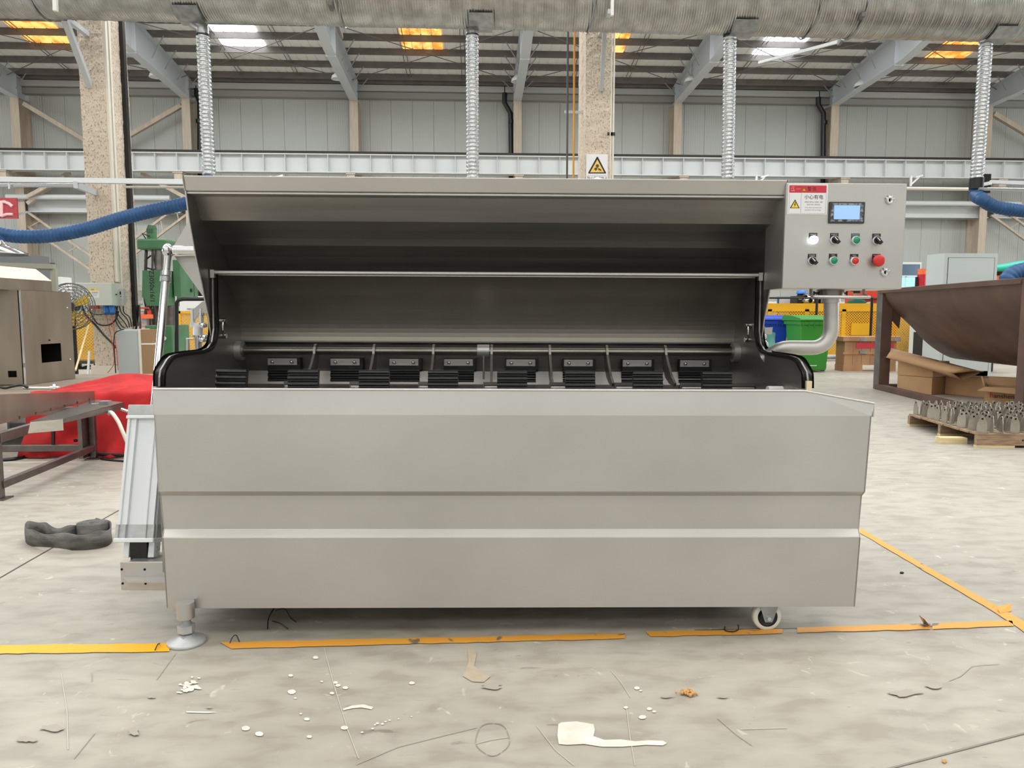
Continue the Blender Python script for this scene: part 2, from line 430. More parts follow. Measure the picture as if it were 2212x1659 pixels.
b = B(); b.box((-32, -14.2, 0), (32, -14, ZE + 1.0), WALLM); solo('wall_front', b, (0, -14, 0), kind='structure')

# roof: ribbed sheet over the part in view, plain sheet over the rest
b = B(); prof = []; x = -18.0; p = 0.3
YA, YB = 20.0, WY + 0.1
while x < 20.5:
    prof += [(x, 0.0), (x + 0.22, 0.0), (x + 0.235, 0.02), (x + 0.285, 0.02)]; x += p
vs = [(q[0], YA, zr(YA) + q[1]) for q in prof] + [(q[0], YB, zr(YB) + q[1]) for q in prof]; n = len(prof)
b.add(vs, [(i, i + 1, n + i + 1, n + i) for i in range(n - 1)], ROOFM)
for (x0, x1, y0, y1) in ((-32, 32, 7, YA), (-32, 32, -14, 7), (-32, -18, YA, YB), (20.6, 32, YA, YB)):
    b.quad((x0, y0, zr(y0) + 0.02), (x1, y0, zr(y0) + 0.02), (x1, y1, zr(y1) + 0.02), (x0, y1, zr(y1) + 0.02), ROOFM)
b.quad((-18, YA, zr(YA) + .1), (20.6, YA, zr(YA) + .1), (20.6, YB, zr(YB) + .1), (-18, YB, zr(YB) + .1), ROOFM)
ceil = solo('ceiling', b, (0, 20, ZE), kind='structure')
# purlins
py_list = [39.5, 70, 101, 130, 156]
pur = []; KNEE = mat('grey knee strut', (150, 148, 146), .5)
for py in py_list: pur.append(roofW(640, py).y)
for y in pur:
    z = zr(y); b = B()
    b.prism([(y, z), (y, z - 0.2), (y + 0.05, z - 0.2), (y + 0.05, z - 0.19), (y + 0.012, z - 0.19), (y + 0.012, z)], 'x', -20, 22, PURL)
    part('purlin', b, ceil)
# eave gutter beam and strips along the far wall
zt = W(1106, 187, Y=26.6).z; zb_ = W(1106, 199, Y=26.6).z
b = B(); b.box((-20, 26.62, zb_), (22, 26.9, zt), mat('eave trim grey', (184, 184, 180), 0.5)); part('eave_trim', b, ceil)
b = B(); b.box((-20, 26.5, zt + 0.02), (22, 26.95, zt + 0.32), PURL); part('purlin', b, ceil)
b = B(); b.box((-20, 26.75, zb_ - 0.22), (22, 26.99, zb_ - 0.02), mat('eave strip dark grey', (150, 148, 142), 0.5)); part('eave_trim', b, ceil)
# skylights: single translucent panes between the purlins
SKW = mat('white skylight sheet', (255, 255, 255), 0.4, emit=(240, 250, 255), es=6.0)
def orange_mat():
    m = bpy.data.materials.new('stained orange skylight sheet'); m.use_nodes = True; N = m.node_tree.nodes; L = m.node_tree.links
    p = N['Principled BSDF']; tc = N.new('ShaderNodeTexCoord'); n = N.new('ShaderNodeTexNoise'); n.inputs['Scale'].default_value = 2.6
    mp = N.new('ShaderNodeMapping'); mp.inputs['Scale'].default_value = (1.4, 1, 1); L.new(tc.outputs['Object'], mp.inputs[0]); L.new(mp.outputs[0], n.inputs[0])
    r = N.new('ShaderNodeValToRGB'); e = r.color_ramp.elements
    e[0].position = 0.38; e[0].color = rgb((206, 122, 30)); e[1].position = 0.6; e[1].color = rgb((255, 206, 118))
    L.new(n.outputs[0], r.inputs[0]); L.new(r.outputs[0], p.inputs['Emission Color']); p.inputs['Emission Strength'].default_value = 1.15
    p.inputs['Base Color'].default_value = rgb((240, 180, 90)); return m
SKO = orange_mat()
def pane_x(pxa, pxb, py):
    return roofW(pxa, py).x, roofW(pxb, py).x
sky_sets = [(-14.25, -12.9, SKO), (-8.2, -6.85, SKW), (-2.45, -1.08, SKO), (3.4, 4.75, SKO), (9.15, 10.5, SKW), (14.95, 16.3, SKO)]
sky_sets[1] = (*pane_x(455, 552, 60), SKW); sky_sets[2] = (*pane_x(860, 954, 60), SKO)
x1 = roofW(1366, 68).x; sky_sets[3] = (x1 - 1.35, x1, SKO)
sky_sets[4] = (*pane_x(1655, 1752, 78), SKW)
x0 = roofW(2046, 84).x; sky_sets[5] = (x0, x0 + 1.38, SKO)
x1 = roofW(128, 60).x; sky_sets[0] = (x1 - 1.4, x1, SKO)
for (xa, xb, m) in sky_sets:
    w = (xb - xa) / 4
    for row in range(2):
        ya = pur[row + 1] - 0.03; yb = pur[row] + 0.0
        ylo, yhi = min(pur[row], pur[row + 1]), max(pur[row], pur[row + 1])
        ya = ylo + 0.1; yb = yhi - 0.04
        for k in range(4):
            x0, x1 = xa + k * w + 0.02, xa + (k + 1) * w - 0.025; b = B()
            vs = [(x0, ya, zr(ya) - 0.03), (x1, ya, zr(ya) - 0.03), (x1, yb, zr(yb) - 0.03), (x0, yb, zr(yb) - 0.03)]
            b.slab(vs, (0, 0, 1), 0.02, m); part('skylight_pane', b, ceil)
# roof bracing rods and sag rods
def rod(p0, p1, r, m=PURL): return B().tube([p0, p1], r, m, 6)

# wall columns with their rafters
CY = 26.3
colpx = [(31, 15), (401, 18), (764, 16.5), (1118, 16.5), (1465, 16.5), (1805, 18.5), (2138, 17)]
colx = [W(p, 230, Y=CY).x for p, _ in colpx]
names = ['beige wall column behind the far left end of the crane girder', 'beige wall column left of the upper edge of the machine lid',
         'beige wall column between the two left drop ducts', 'beige wall column just left of the orange vertical pipe',
         'beige wall column between the rough concrete pillar and the third drop duct', 'beige wall column above the control box',
         'beige wall column beside the rightmost drop duct']
ztop = [W(1106, y, Y=CY).z for y in (209, 211, 214, 215, 219, 226, 229)]
for i, x in enumerate(colx):
    zt_ = W(colpx[i][0], (209, 211, 216, 217, 221, 226, 229)[i], Y=CY).z
    b = B(); w = 0.14
    b.box((x - w, CY, 0), (x + w, CY + 0.025, zt_), COLP); b.box((x - 0.012, CY + 0.02, 0), (x + 0.012, WY - 0.1, zt_), COLP)
    b.box((x - w, WY - 0.12, 0), (x + w, WY - 0.02, zt_), COLP)
    solo('column', b, (x, CY, 0), kind='structure')
    # rafter: deep haunch at the column, I-section rising to the ridge
    b = B(); h = 1.25
    def web(y, up): return None
    pts_top = []; pts_bot = []
    for (y, dep) in ((WY - 0.1, h), (CY - 0.05, h), (22.0, 0.95), (17.0, 0.62), (7.0, 0.6)):
        t = zr(y) - 0.2; pts_top.append((y, t)); pts_bot.append((y, t - dep if y < CY + .5 else zt_))
    pts_bot[0] = (WY - 0.1, zt_); pts_bot[1] = (CY, zt_)
    poly = pts_top + pts_bot[::-1]
    b.prism(poly, 'x', x - 0.012, x + 0.012, RAFT)
    for seq, th in ((pts_bot, 0.025), (pts_top, -0.025)):
        for k in range(len(seq) - 1):
            (ya, za), (yb, zb2) = seq[k], seq[k + 1]
            o_ = -0.012 if th > 0 else 0.012; b.slab([(x - w, ya, za + o_), (x + w, ya, za + o_), (x + w, yb, zb2 + o_), (x - w, yb, zb2 + o_)], (0, 0, 1), th, RAFT)
    for y in (CY - 0.02, 22.4, 17.0):
        t = zr(y) - 0.2
        dep = h if y > 26 else (0.97 if y > 20 else 0.62)
        zb3 = zt_ if y > 26 else t - dep
        b.box((x - w, y - 0.02, zb3), (x + w, y, t), RAFT); 
    part('rafter', b, ceil)
    for y in pur[1:]:                                # knee struts from the lower flange to the purlins
        for s in (-1, 1):
            zz = zr(y) - 0.2
            yb_ = y
            q_ = min(max((CY - yb_) / (CY - 22.0), 0), 1); zl = zt_ + ((zr(22.0) - 1.15) - zt_) * q_
            part('knee_strut', rod((x + s * 0.12, yb_, zl + 0.25), (x + s * 0.52, yb_ - .1, zz), 0.016, KNEE), ceil)
# diagonal bracing rods under the roof between rafters
for i in range(len(colx) - 1):
    xa, xb = colx[i], colx[i + 1]
    for (y0, y1) in ((26.0, 22.2), (22.2, 26.0)):
        part('brace_rod', rod((xa, y0, zr(y0) - 0.33), (xb, y1, zr(y1) - 0.33), 0.013, PURL), ceil)
    for q in (0.33, 0.66):
        xx = xa + (xb - xa) * q
        for dx in (0, 0.12): part('sag_rod', rod((xx + dx, 21.5, zr(21.5) - 0.1), (xx + dx, 26.6, zr(26.6) - 0.1), 0.012, PURL), ceil)
# high bay lamps hung beside the rafters
lamps = [(336, 162, 'white dome lamp under the rafter right of the left concrete pillar'), (729, 166, 'white dome lamp on the rafter between the two left drop ducts'),
         (1117, 172, 'white dome lamp on the rafter left of the central concrete pillar'), (1491, 173, 'white dome lamp on the rafter left of the third drop duct'),
         (1858, 183, 'white dome lamp on the rafter above the control box')]
for px, py, lab in lamps:
    c = W(px, py, Y=24.6); b = B()
    b.lathe([(0.0, 0.14), (0.05, 0.14), (0.09, 0.1), (0.17, 0.03), (0.2, -0.07), (0.185, -0.07), (0.15, 0.02), (0.0, 0.1)], c, WHITEP, 16)
    t = thing('high_bay_lamp', lab, 'lamp', c, group='high bay lamps under the rafters'); part('lamp_shade', b, t)
    b = B(); b.tube([c + Vector((0, 0, 0.12)), c + Vector((0, 0, 0.3)), c + Vector((0.05, 0, zr(c.y) - c.z - 0.15))], 0.02, RAFT, 8); part('hanging_rod', b, t)

# crane girder along the far wall columns
GY = 25.5
zt1 = W(1106, 336, Y=GY).z; zt2 = W(1106, 342, Y=GY).z; zb1 = W(1106, 378, Y=GY).z
gird = thing('crane_girder', 'long pale grey crane girder with upright stiffener plates along the far wall', 'girder', (0, GY, zb1))
b = B(); b.box((-19, GY - 0.16, zt1 - 0.06), (22, GY + 0.2, zt1 - 0.03), GIRD); b.box((-19, GY - 0.16, zb1), (22, GY + 0.2, zb1 + 0.03), GIRD)
b.box((-19, GY + 0.02, zb1), (22, GY + 0.035, zt1 - 0.04), GIRD); part('beam', b, gird)
b = B(); b.box((-19, GY - 0.12, zt1 - 0.03), (22, GY + 0.1, zt1 + 0.06), RAIL); part('rail', b, gird)
x = colx[0] - 0.0
step = (colx[6] - colx[0]) / 48.0
sb = B(); sb.box((-0.008, -0.15, zb1 + 0.03 - zb1), (0.008, 0.02, zt1 - 0.06 - zb1), GIRD); sm = mesh_of('stiffener', sb, Vector((0, 0, 0)))
k = -2
while x + k * step < 20:
    o = bpy.data.objects.new('stiffener', sm); C.objects.link(o); o.parent = gird; o.location = (x + k * step, 0, 0); k += 1
for i, xx in enumerate(colx):                       # brackets carrying the girder
    b = B(); b.box((xx - 0.13, GY - 0.1, zb1 - 0.28), (xx + 0.13, CY + 0.02, zb1 - 0.01), COLP)
    b.box((xx - 0.16, GY - 0.14, zb1 - 0.05), (xx + 0.16, GY + 0.2, zb1 - 0.01), COLP); part('bracket', b, gird)

# wall girts and slim pipe between the columns
zg1, zg2 = W(1106, 441, Y=26.5).z, W(1106, 465, Y=26.5).z
def girt(pxa, pxb, lab):
    xa, xb = W(pxa, 450, Y=26.6).x, W(pxb, 450, Y=26.6).x
    b = B(); b.box((xa, 26.55, zg2), (xb, 26.6, zg1), GIRD); b.box((xa, 26.45, zg1 - 0.03), (xb, 26.9, zg1 + 0.02), GIRD)
    b.box((xa, 26.45, zg2), (xb, 26.9, zg2 + 0.03), GIRD)
    t = tag(solo('wall_girt', b, ((xa + xb) / 2, 26.6, zg2), kind='structure'))
girt(62, 392, ''); girt(410, 1110, ''); girt(1475, 1795, ''); girt(1815, 2130, ''); girt(2146, 2500, '')
zp = W(1106, 433, Y=26.2).z
b = B(); b.tube([(-15.8, 26.2, zp), (-10.4, 26.2, zp)], 0.09, GIRD, 10); solo('wall_pipe', b, (-13, 26.2, zp), 'pale horizontal pipe above the wall girt, left of the machine', 'pipe')
b = B(); b.tube([(12.5, 26.2, zp), (19.5, 26.2, zp)], 0.09, GIRD, 10); solo('wall_pipe', b, (16, 26.2, zp), 'pale horizontal pipe above the wall girt, right of the control box', 'pipe')

# vertical wall bracing (crossed struts)
def strut(p0, p1, lattice, lab, y=26.45, wd=0.16):
    a = W(*p0, Y=y); c = W(*p1, Y=y); b = B()
    if lattice:
        d = (c - a).normalized(); nrm = Vector((-d.z, 0, d.x))
        for s in (-1, 1): b.bar(a + nrm * s * 0.2, c + nrm * s * 0.2, 0.07, 0.1, COLP, up=(0, 1, 0))
        L = (c - a).length; k = int(L / 0.6)
        for i in range(k):
            t = a.lerp(c, (i + 0.5) / k); b.bar(t - nrm * 0.2 - d * .1, t + nrm * 0.2 + d * .1, 0.03, 0.03, COLP, up=(0, 1, 0))
    else: b.bar(a, c, wd, wd, COLP, up=(0, 1, 0))
    solo('wall_brace', b, a.lerp(c, 0.5), lab, 'brace')
strut((52, 224), (230, 330), False, 'beige diagonal brace above the girder, left of the concrete pillar', wd=0.14)
strut((392, 228), (215, 330), False, 'beige diagonal brace above the girder, right of the concrete pillar', wd=0.14)
strut((55, 470), (215, 580), True, 'beige lattice brace descending behind the left concrete pillar, under the blue hose')
strut((400, 450), (200, 600), True, 'beige lattice brace rising to the column behind the green drill')
strut((2148, 455), (2320, 580), True, 'beige lattice brace descending from the column over the turquoise tarpaulin')
strut((2146, 246), (2320, 350), False, 'beige diagonal brace above the girder at the right edge of the hall', wd=0.16)
strut((140, 382), (60, 425), False, 'short beige strut under the girder, left of the concrete pillar', y=26.0, wd=0.12)
strut((60, 440), (150, 372), False, 'thin beige diagonal strut under the left end of the girder', y=26.2, wd=0.12)
strut((306, 374), (410, 432), False, 'thin beige diagonal strut under the girder, left of the machine lid', y=26.0, wd=0.12)

# black drain pipes
for pts, lab in (([(425, 186), (425, 205), (432, 222), (432, 330), (432, 640)], 'black drain pipe behind the first drop duct'),
                 ([(1090, 186), (1090, 222), (1103, 245), (1104, 330), (1104, 640)], 'black drain pipe left of the middle wall column'),
                 ([(1768, 193), (1768, 226), (1779, 245), (1778, 330), (1777, 640)], 'black drain pipe left of the column above the control box')):
    P = [W(x, y, Y=26.7) for x, y in pts]; P[-1].z = 0.0
    b = B(); b.tube(P, 0.085, PIPEB, 12); b.tube([P[3] + Vector((0, 0, 1.0)), P[3] + Vector((0, 0, 1.12))], 0.1, PIPEB, 12)
    part('drain_pipe', b, wall, label=lab)

# ---------------------------------------------------------------- rough concrete pillars
PY = 11.9
def pillar(pxl, pxr, pxs, y0, label, side):
    xa = W(pxl, 400, Y=PY).x; xb = W(pxr, 400, Y=PY).x
    dep = 0.8; b = B(); zt = zr(PY) - 0.3
    nz = 90; nx = 8; ny = 8
    # rough surface: a jittered grid on every face
    import mathutils
    def jit(p, n):
        s = mathutils.noise.noise(Vector(p) * 9) * 0.012 + mathutils.noise.noise(Vector(p) * 28) * 0.008
        return Vector(p) + Vector(n) * s
    for (o, u, v, n, nu) in (((xa, PY, 0), (xb - xa, 0, 0), (0, 0, zt), (0, -1, 0), nx), ((xb, PY, 0), (0, dep, 0), (0, 0, zt), (1, 0, 0), ny),
                             ((xa, PY + dep, 0), (0, -dep, 0), (0, 0, zt), (-1, 0, 0), ny), ((xb, PY + dep, 0), (xa - xb, 0, 0), (0, 0, zt), (0, 1, 0), nx)):
        vs = []; fs = []
        for j in range(nz * 2 + 1):
            for i in range(nu + 1):
                p = Vector(o) + Vector(u) * (i / nu) + Vector(v) * (j / (nz * 2))
                vs.append(jit(p, n) if 0 < i < nu else p + (Vector((p.x - (xa + xb) / 2, p.y - PY - dep / 2, 0)).normalized() * mathutils.noise.noise(p * 7) * 0.012))
        for j in range(nz * 2):
            for i in range(nu): a = j * (nu + 1) + i; fs.append((a, a + 1, a + nu + 2, a + nu + 1))
        b.add(vs, fs, CONC, False)
    c = solo('column', b, ((xa + xb) / 2, PY, 0), label, kind='structure')
    b = B(); b.box((xa - 0.04, PY - 0.04, 0), (xb + 0.04, PY + dep + 0.02, W(200, 790, Y=PY).z), PLASTER); part('plinth', b, c)
    return c, xa, xb
pl, plx0, plx1 = pillar(184, 236, 0, 0, 'rough tan concrete pillar carrying the pale switch box', 1)
pr_, prx0, prx1 = pillar(1263, 1317, 0, 0, 'rough tan concrete pillar with the yellow triangle warning sign', -1)
zt = zr(PY) - 0.3
# services on the left pillar (its right side faces the aisle)
def vpipe(x, y, z0, z1, r, m, name, lab, flat=False):
    b = B()
    if flat: b.box((x - r, y - r * 0.7, z0), (x + r, y + r * 0.7, z1), m)
    else: b.tube([(x, y, z0), (x, y, z1)], r, m, 10)
    return b
for (dy, r, m, z0, lab) in ((0.06, 0.03, PIPEW, 1.6, 'cream cable duct on the left pillar, nearest its front corner'), (0.17, 0.028, PIPEW, 1.3, 'cream cable duct on the left pillar, second from the front'),
                        (0.60, 0.045, RUB, 0.9, 'thick black cable run up the rear of the left pillar')):
    b = B(); b.box((plx1, PY + dy - r, z0), (plx1 + r * 1.4, PY + dy + r, zt), m); part('cable_duct', b, pl, label=lab)
for (px, r, lab) in ((1320, 0.022, 'cream conduit on the right flank of the central pillar'), (1326, 0.016, 'thin cream conduit beside the central pillar')):
    x = W(px, 200, Y=PY).x; b = B(); b.tube([(x, PY + 0.02, 2.0), (x, PY + 0.02, zt)], r, PIPEW, 8); b.box((x - 0.05, PY, 3.9), (x + 0.03, PY + 0.05, 3.95), BLACK)
    part('conduit', b, pr_, label=lab)
for (px, m, lab) in ((1226, RAFT, 'thin dark grey vertical pipe left of the central pillar'), (1240, PIPEO, 'thin orange vertical pipe left of the central pillar')):
    x = W(px, 200, Y=PY + 0.3).x; b = B(); b.tube([(x, PY + .3, 0), (x, PY + .3, zt)], 0.016, mat('dark grey pipe', (74, 74, 76), 0.5) if m is RAFT else m, 8)
    solo('vertical_pipe', b, (x, PY + .3, 0), lab, 'pipe')
zc = W(1230, 241, Y=PY + .3).z; b = B(); b.bar((W(1220, 241, Y=PY + .3).x, PY + .33, zc), (prx0 + 0.05, PY + .33, zc), 0.03, 0.04, RAFT); part('pipe_bracket', b, pr_)

# ---------------------------------------------------------------- spiral extraction duct and its drops
DY = 11.0; DR = 0.46
dz = W(1106, 61, Y=DY).z + DR * 1.0
duct = thing('spiral_duct', 'huge ribbed galvanised spiral duct running along under the roof', 'duct', (0, DY, dz - DR))
b = B(); x = -10.0; vs = []; rings = 0; seg = 40; pat = [0, 0.013, 0.013, 0, 0.013, 0.013, 0, 0.013, 0.013, -0.012, 0.018, 0.018]
step_ = 0.0118
i = 0
while x < 11.0:
    rr = DR - 0.012 + pat[i % 12]
    for k in range(seg):
        t = 2 * math.pi * k / seg; vs.append((x + 0.1416 * k / seg, DY + rr * math.cos(t), dz + rr * math.sin(t) - 0.006 * x * 1.0))
    x += step_; i += 1; rings += 1
fs = []
for i in range(rings - 1):
    for k in range(seg - 1): fs.append((i * seg + k, i * seg + k + 1, (i + 1) * seg + k + 1, (i + 1) * seg + k))
    if i + 13 < rings: fs.append((i * seg + seg - 1, (i + 12) * seg, (i + 13) * seg, (i + 1) * seg + seg - 1))
b.add(vs, fs, GALV, True); part('duct_tube', b, duct)
for px in (735, 1290, 1880, 60, 1780):
    xx = W(px, 30, Y=DY - DR).x; b = B()
    b.tube([(xx + 0.05 * math.sin(t), DY + (DR + 0.02) * math.cos(t), dz + (DR + 0.02) * math.sin(t) - 0.006 * xx) for t in [2 * math.pi * q / 40 for q in range(40)]], 0.014, ZINC, 6, closed=True)
    part('hanging_strap', b, duct)
# steel arms that carry the duct from the pillars
def arm(pts, w, lab, m=RAFT, y=None):
    b = B()
    for (p0, p1) in pts: b.bar(p0, p1, w, w, m)
    return b
xl = (plx0 + plx1) / 2
b = B(); A0 = W(125, 25, Y=DY + .1); A1 = W(188, 74, Y=PY); b.bar(A0, A1, 0.07, 0.07, RAFT)
A2 = W(140, 42, Y=DY + .2); A3 = W(195, 188, Y=PY + .02); b.bar(A2, A3, 0.08, 0.08, RAFT); b.bar(W(119, -20, Y=DY - .5), W(120, 24, Y=DY - .5), 0.05, 0.05, WHITEP)
part('duct_bracket', b, pl)
b = B(); A2 = W(1307, 54, Y=DY + .45); A3 = W(1299, 196, Y=PY + 0.0); b.bar(A2, A3, 0.06, 0.06, RAFT); b.bar(W(1323, -20, Y=DY - .5), W(1322, 34, Y=DY - .5), 0.05, 0.04, WHITEP)
b.bar(W(1318, 24, Y=DY - .5), W(1296, 75, Y=PY), 0.06, 0.06, RAFT)
part('duct_bracket', b, pr_)
for (p0, p1, m, r) in (((688, 52), (744, 98), RAFT, 0.05), ((718, 10), (736, 80), PURL, 0.05)):
    pass
for (p, q, m) in ((W(712, 6, Y=DY - .55), W(738, 80, Y=DY + 1.2), PURL), (W(1866, 30, Y=DY - .55), W(1812, 95, Y=DY + 1.2), PURL), (W(1812, 90, Y=DY + 1.2), W(1640, 135, Y=DY + 6), GIRD)):
    b = B(); b.bar(p, q, 0.05, 0.05, m); part('duct_stay', b, ceil)

drops = [(438, 420, 'leftmost ribbed foil drop duct, ending above the left end of the lid'), (1020, 1038, 'ribbed foil drop duct near the middle of the lid'),
         (1577, 1597, 'ribbed foil drop duct just left of the control box'), (2131, 2145, 'rightmost ribbed foil drop duct with the blue hose clamped to its end')]
ends = []
for i, (px, pe, lab) in enumerate(drops):
    yd = DY + 0.05; top = W(px, 74, Y=yd); bx = {0: 452, 1: 1021, 2: 1572, 3: 2110}[i]; bot = W(bx, 388, Y=yd)
    if i < 3: bot = W(bx, 388, Y=yd)
    t = thing('drop_duct', lab, 'duct', bot, group='drop ducts of the extraction system')
    b = B(); ribbed([bot, top], 0.085, 0.013, 0.055, FOIL, b, 20); part('flexible_tube', b, t)
    b = B(); e = W(pe, 46, Y=yd); b.tube([top - Vector((0, 0, .03)), top + Vector((0, 0, 0.09)), e + Vector((0, 0, -0.02)), e + Vector(((e.x - top.x) * .6, 0, 0.12))], 0.088, CHROME if 0 else ZINC, 18)
    b.tube([top + Vector((0, 0, -0.03)), top + Vector((0, 0, -0.01))], 0.1, BLACK, 18); part('elbow', b, t)
    b = B(); sx = 0.26; zz = e.z + 0.02
    vs = []; 
    for a_, in ((-0.5,), (-0.25,), (0.0,), (0.25,), (0.5,)):
        th = -math.pi / 2 + a_ * 0.9 - 0.25
        for s in (-1, 1): vs.append((e.x + s * 0.17, DY + (DR + 0.03) * math.cos(th), dz + (DR + 0.03) * math.sin(th) - 0.006 * e.x))
    b.add(vs, [(2 * q, 2 * q + 1, 2 * q + 3, 2 * q + 2) for q in range(4)], ZINC); sp = part('saddle_plate', b, t); dl_ = t
    md = sp.modifiers.new('sheet', 'SOLIDIFY'); md.thickness = 0.012; ends.append(bot)
# blue hoses
hose_pts = [ends[0] + Vector((0, 0, .04)), ends[0] + Vector((0, -0.1, -0.15))] + [W(x, y, Y=10.6) for x, y in ((430, 432), (395, 441), (330, 455), (262, 472), (185, 495), (110, 509), (45, 511), (5, 506), (-60, 492))]
b = B(); ribbed(spline(hose_pts, 8), 0.088, 0.010, 0.05, BLUEH, b, 18)
solo('blue_hose', b, hose_pts[4], 'blue ribbed extraction hose sagging across the left concrete pillar', 'hose')
hp = [ends[3] + Vector((0, 0, -0.02)), ends[3] + Vector((0, 0, -0.22))] + [W(x, y, Y=10.7) for x, y in ((2120, 430), (2145, 445), (2180, 452), (2230, 458), (2300, 462))]
b = B(); ribbed(spline(hp, 8), 0.088, 0.010, 0.05, BLUEH, b, 18); solo('blue_hose', b, hp[2], 'blue ribbed hose bending right from the rightmost drop duct', 'hose')
b = B(); e3 = ends[3]; b.tube([e3 + Vector((0, 0, 0.02)), e3 + Vector((0, 0, -0.14))], 0.1, BLACK, 18); b.bar(e3 + Vector((0.05, 0, -0.04)), e3 + Vector((0.27, 0, -0.04)), 0.04, 0.05, BLACK)
b.box(e3 + Vector((0.06, -0.03, -0.2)), e3 + Vector((0.2, 0.05, 0.08)), BLACK)
part('hose_clamp', b, dl_, label='black hose clamp')
hp = [W(x, y, Y=9.6) for x, y in ((2180, 640), (2176, 612), (2188, 594), (2212, 586), (2260, 580))]
b = B(); ribbed(spline(hp, 8), 0.11, 0.010, 0.05, BLUEH, b, 18); solo('blue_hose', b, hp[0], 'short arc of blue ribbed hose above the rusty hopper frame', 'hose')
# swing arm bars
b = B(); a0 = W(-60, 387, Y=10.4); a1 = W(470, 394, Y=10.4); b.bar(a0, a1, 0.07, 0.065, ALU)
t = thing('arm_rail', 'long pale grey steel rail crossing the left pillar towards the machine lid', 'rail', a0.lerp(a1, .5)); part('beam', b, t)
b = B(); b.bar(W(163, 399, Y=10.35), W(206, 416, Y=PY), 0.05, 0.09, RAFT); part('bracket', b, t)
b = B(); b.tube([W(-60, 401, Y=10.45), W(163, 401, Y=10.45)], 0.024, CHROME, 10); b.tube([W(270, 404, Y=10.5), W(470, 405, Y=10.5)], 0.016, PIPEW, 8); b.tube([W(20, 394, Y=10.4), W(20, 408, Y=10.4)], 0.012, ALU, 6); part('guide_tube', b, t)
b = B(); a0 = W(2140, 393, Y=10.7); a1 = W(2330, 400, Y=10.7); b.bar(a0, a1, 0.05, 0.05, ALU); b.bar(W(2134, 400, Y=10.7), W(2134, 393, Y=10.7), .1, .05, WHITEP)
t = thing('arm_rail', 'pale grey steel rail starting at the black hose clamp', 'rail', a0); part('beam', b, t)
b = B(); b.tube([W(2115, 408, Y=10.8), W(2330, 412, Y=10.8)], 0.022, CHROME, 10); part('guide_tube', b, t)
zc = W(2050, 408, Y=14.0)
b = B(); b.tube([W(1930, 407, Y=14), W(2130, 409, Y=14)], 0.03, PIPEW, 8); part('conduit', b, wall, label='pale horizontal conduit')
for px, lab in ((585, 'white angle bracket under the girder right of the first drop duct'), (1634, 'white angle bracket under the girder left of the control box'), (1968, 'white angle bracket under the girder right of the control box')):
    a = W(px, 380, Y=25.3); b = B(); b.bar(a, a + Vector((0, 0, -0.35)), 0.06, 0.06, WHITEP); b.bar(a + Vector((0, 0, -0.3)), a + Vector((0.3, 0, -0.02)), 0.05, 0.05, WHITEP)
    b.bar(a + Vector((.15, 0, -0.05)), a + Vector((0.4, 0, 0.02)), 0.09, 0.05, WHITEP)
    part('angle_bracket', b, gird, label='white angle bracket')

# ---------------------------------------------------------------- floor markings, stains with their own outline, joints
def decal(name, pts, m, z=0.002, th=0.0015, parent=floor):
    b = B(); b.slab([Vector((p.x, p.y, z)) for p in pts], (0, 0, 1), th, m); return part(name, b, parent)
def strip_on_floor(top, bot, m, jag=0.006):
    """top / bottom pixel edges with the same number of stations, slightly ragged"""
    T = [G(*p) for p in top]; Bt = [G(*p) for p in bot]; t2 = []; b2 = []
    for S, D in ((T, t2), (Bt, b2)):
        for i in range(len(S) - 1):
            n = max(1, int((S[i + 1] - S[i]).length / 0.05))
            for k in range(n):
                p = S[i].lerp(S[i + 1], k / n); p.y += random.uniform(-jag, jag); D.append(p)
        D.append(S[-1])
    return t2 + b2[::-1]
def line(top, bot, m):
    b = B(); T = [G(*p) for p in top]; U = [G(*p) for p in bot]
    n = max(2, int((T[-1] - T[0]).length / 0.04)); vs = []
    for i in range(n + 1):
        a = T[0].lerp(T[-1], i / n); c = U[0].lerp(U[-1], i / n); d = (a - c).normalized()
        a = a + d * random.uniform(-.004, .003); c = c + d * random.uniform(-.003, .004)
        vs += [(a.x, a.y, 0.003), (c.x, c.y, 0.003)]
    b.add(vs, [(2 * i, 2 * i + 1, 2 * i + 3, 2 * i + 2) for i in range(n)], m); return part('floor_line', b, floor)
line([(-150, 1397), (366, 1391)], [(-150, 1416), (366, 1409)], TAPEY)
line([(475, 1389), (1350, 1369)], [(500, 1403), (1350, 1381)], TAPEO)
line([(1395, 1366), (1690, 1359)], [(1405, 1377), (1690, 1370)], TAPEO)
line([(1722, 1357), (2010, 1348)], [(1722, 1368), (2010, 1361)], TAPEO)
line([(2014, 1347.5), (2186, 1342)], [(2014, 1361), (2190, 1354)], TAPEO)
line([(1700, 1051), (2150, 1309)], [(1700, 1059), (2140, 1319)], TAPEO)
line([(2150, 1308), (2290, 1388)], [(2140, 1319), (2250, 1392)], TAPEO)
JT = mat('dark floor joint', (84, 78, 72), 0.9)
def thin(pts, w, m, name='floor_joint', z=0.0022):
    b = B(); P = [G(*p) for p in pts]
    for i in range(len(P) - 1):
        d = (P[i + 1] - P[i]).normalized(); n = Vector((-d.y, d.x, 0)) * w / 2
        b.add([(q.x, q.y, z) for q in (P[i] - n, P[i] + n, P[i + 1] + n, P[i + 1] - n)], [(0, 1, 2, 3)], m)
    return part(name, b, floor)
thin([(-40, 1272), (60, 1214), (272, 1094), (420, 1010)], 0.006, JT)
thin([(1700, 1719), (2290, 1565)], 0.006, mat('faint floor joint', (140, 134, 126), 0.9))
thin([(1500, 1362), (2212, 1350)], 0.004, JT)
WP = mat('white paint spill', (232, 228, 220), 0.6, 0.0, (216, 208, 192), 14)
BZ = 0.0024
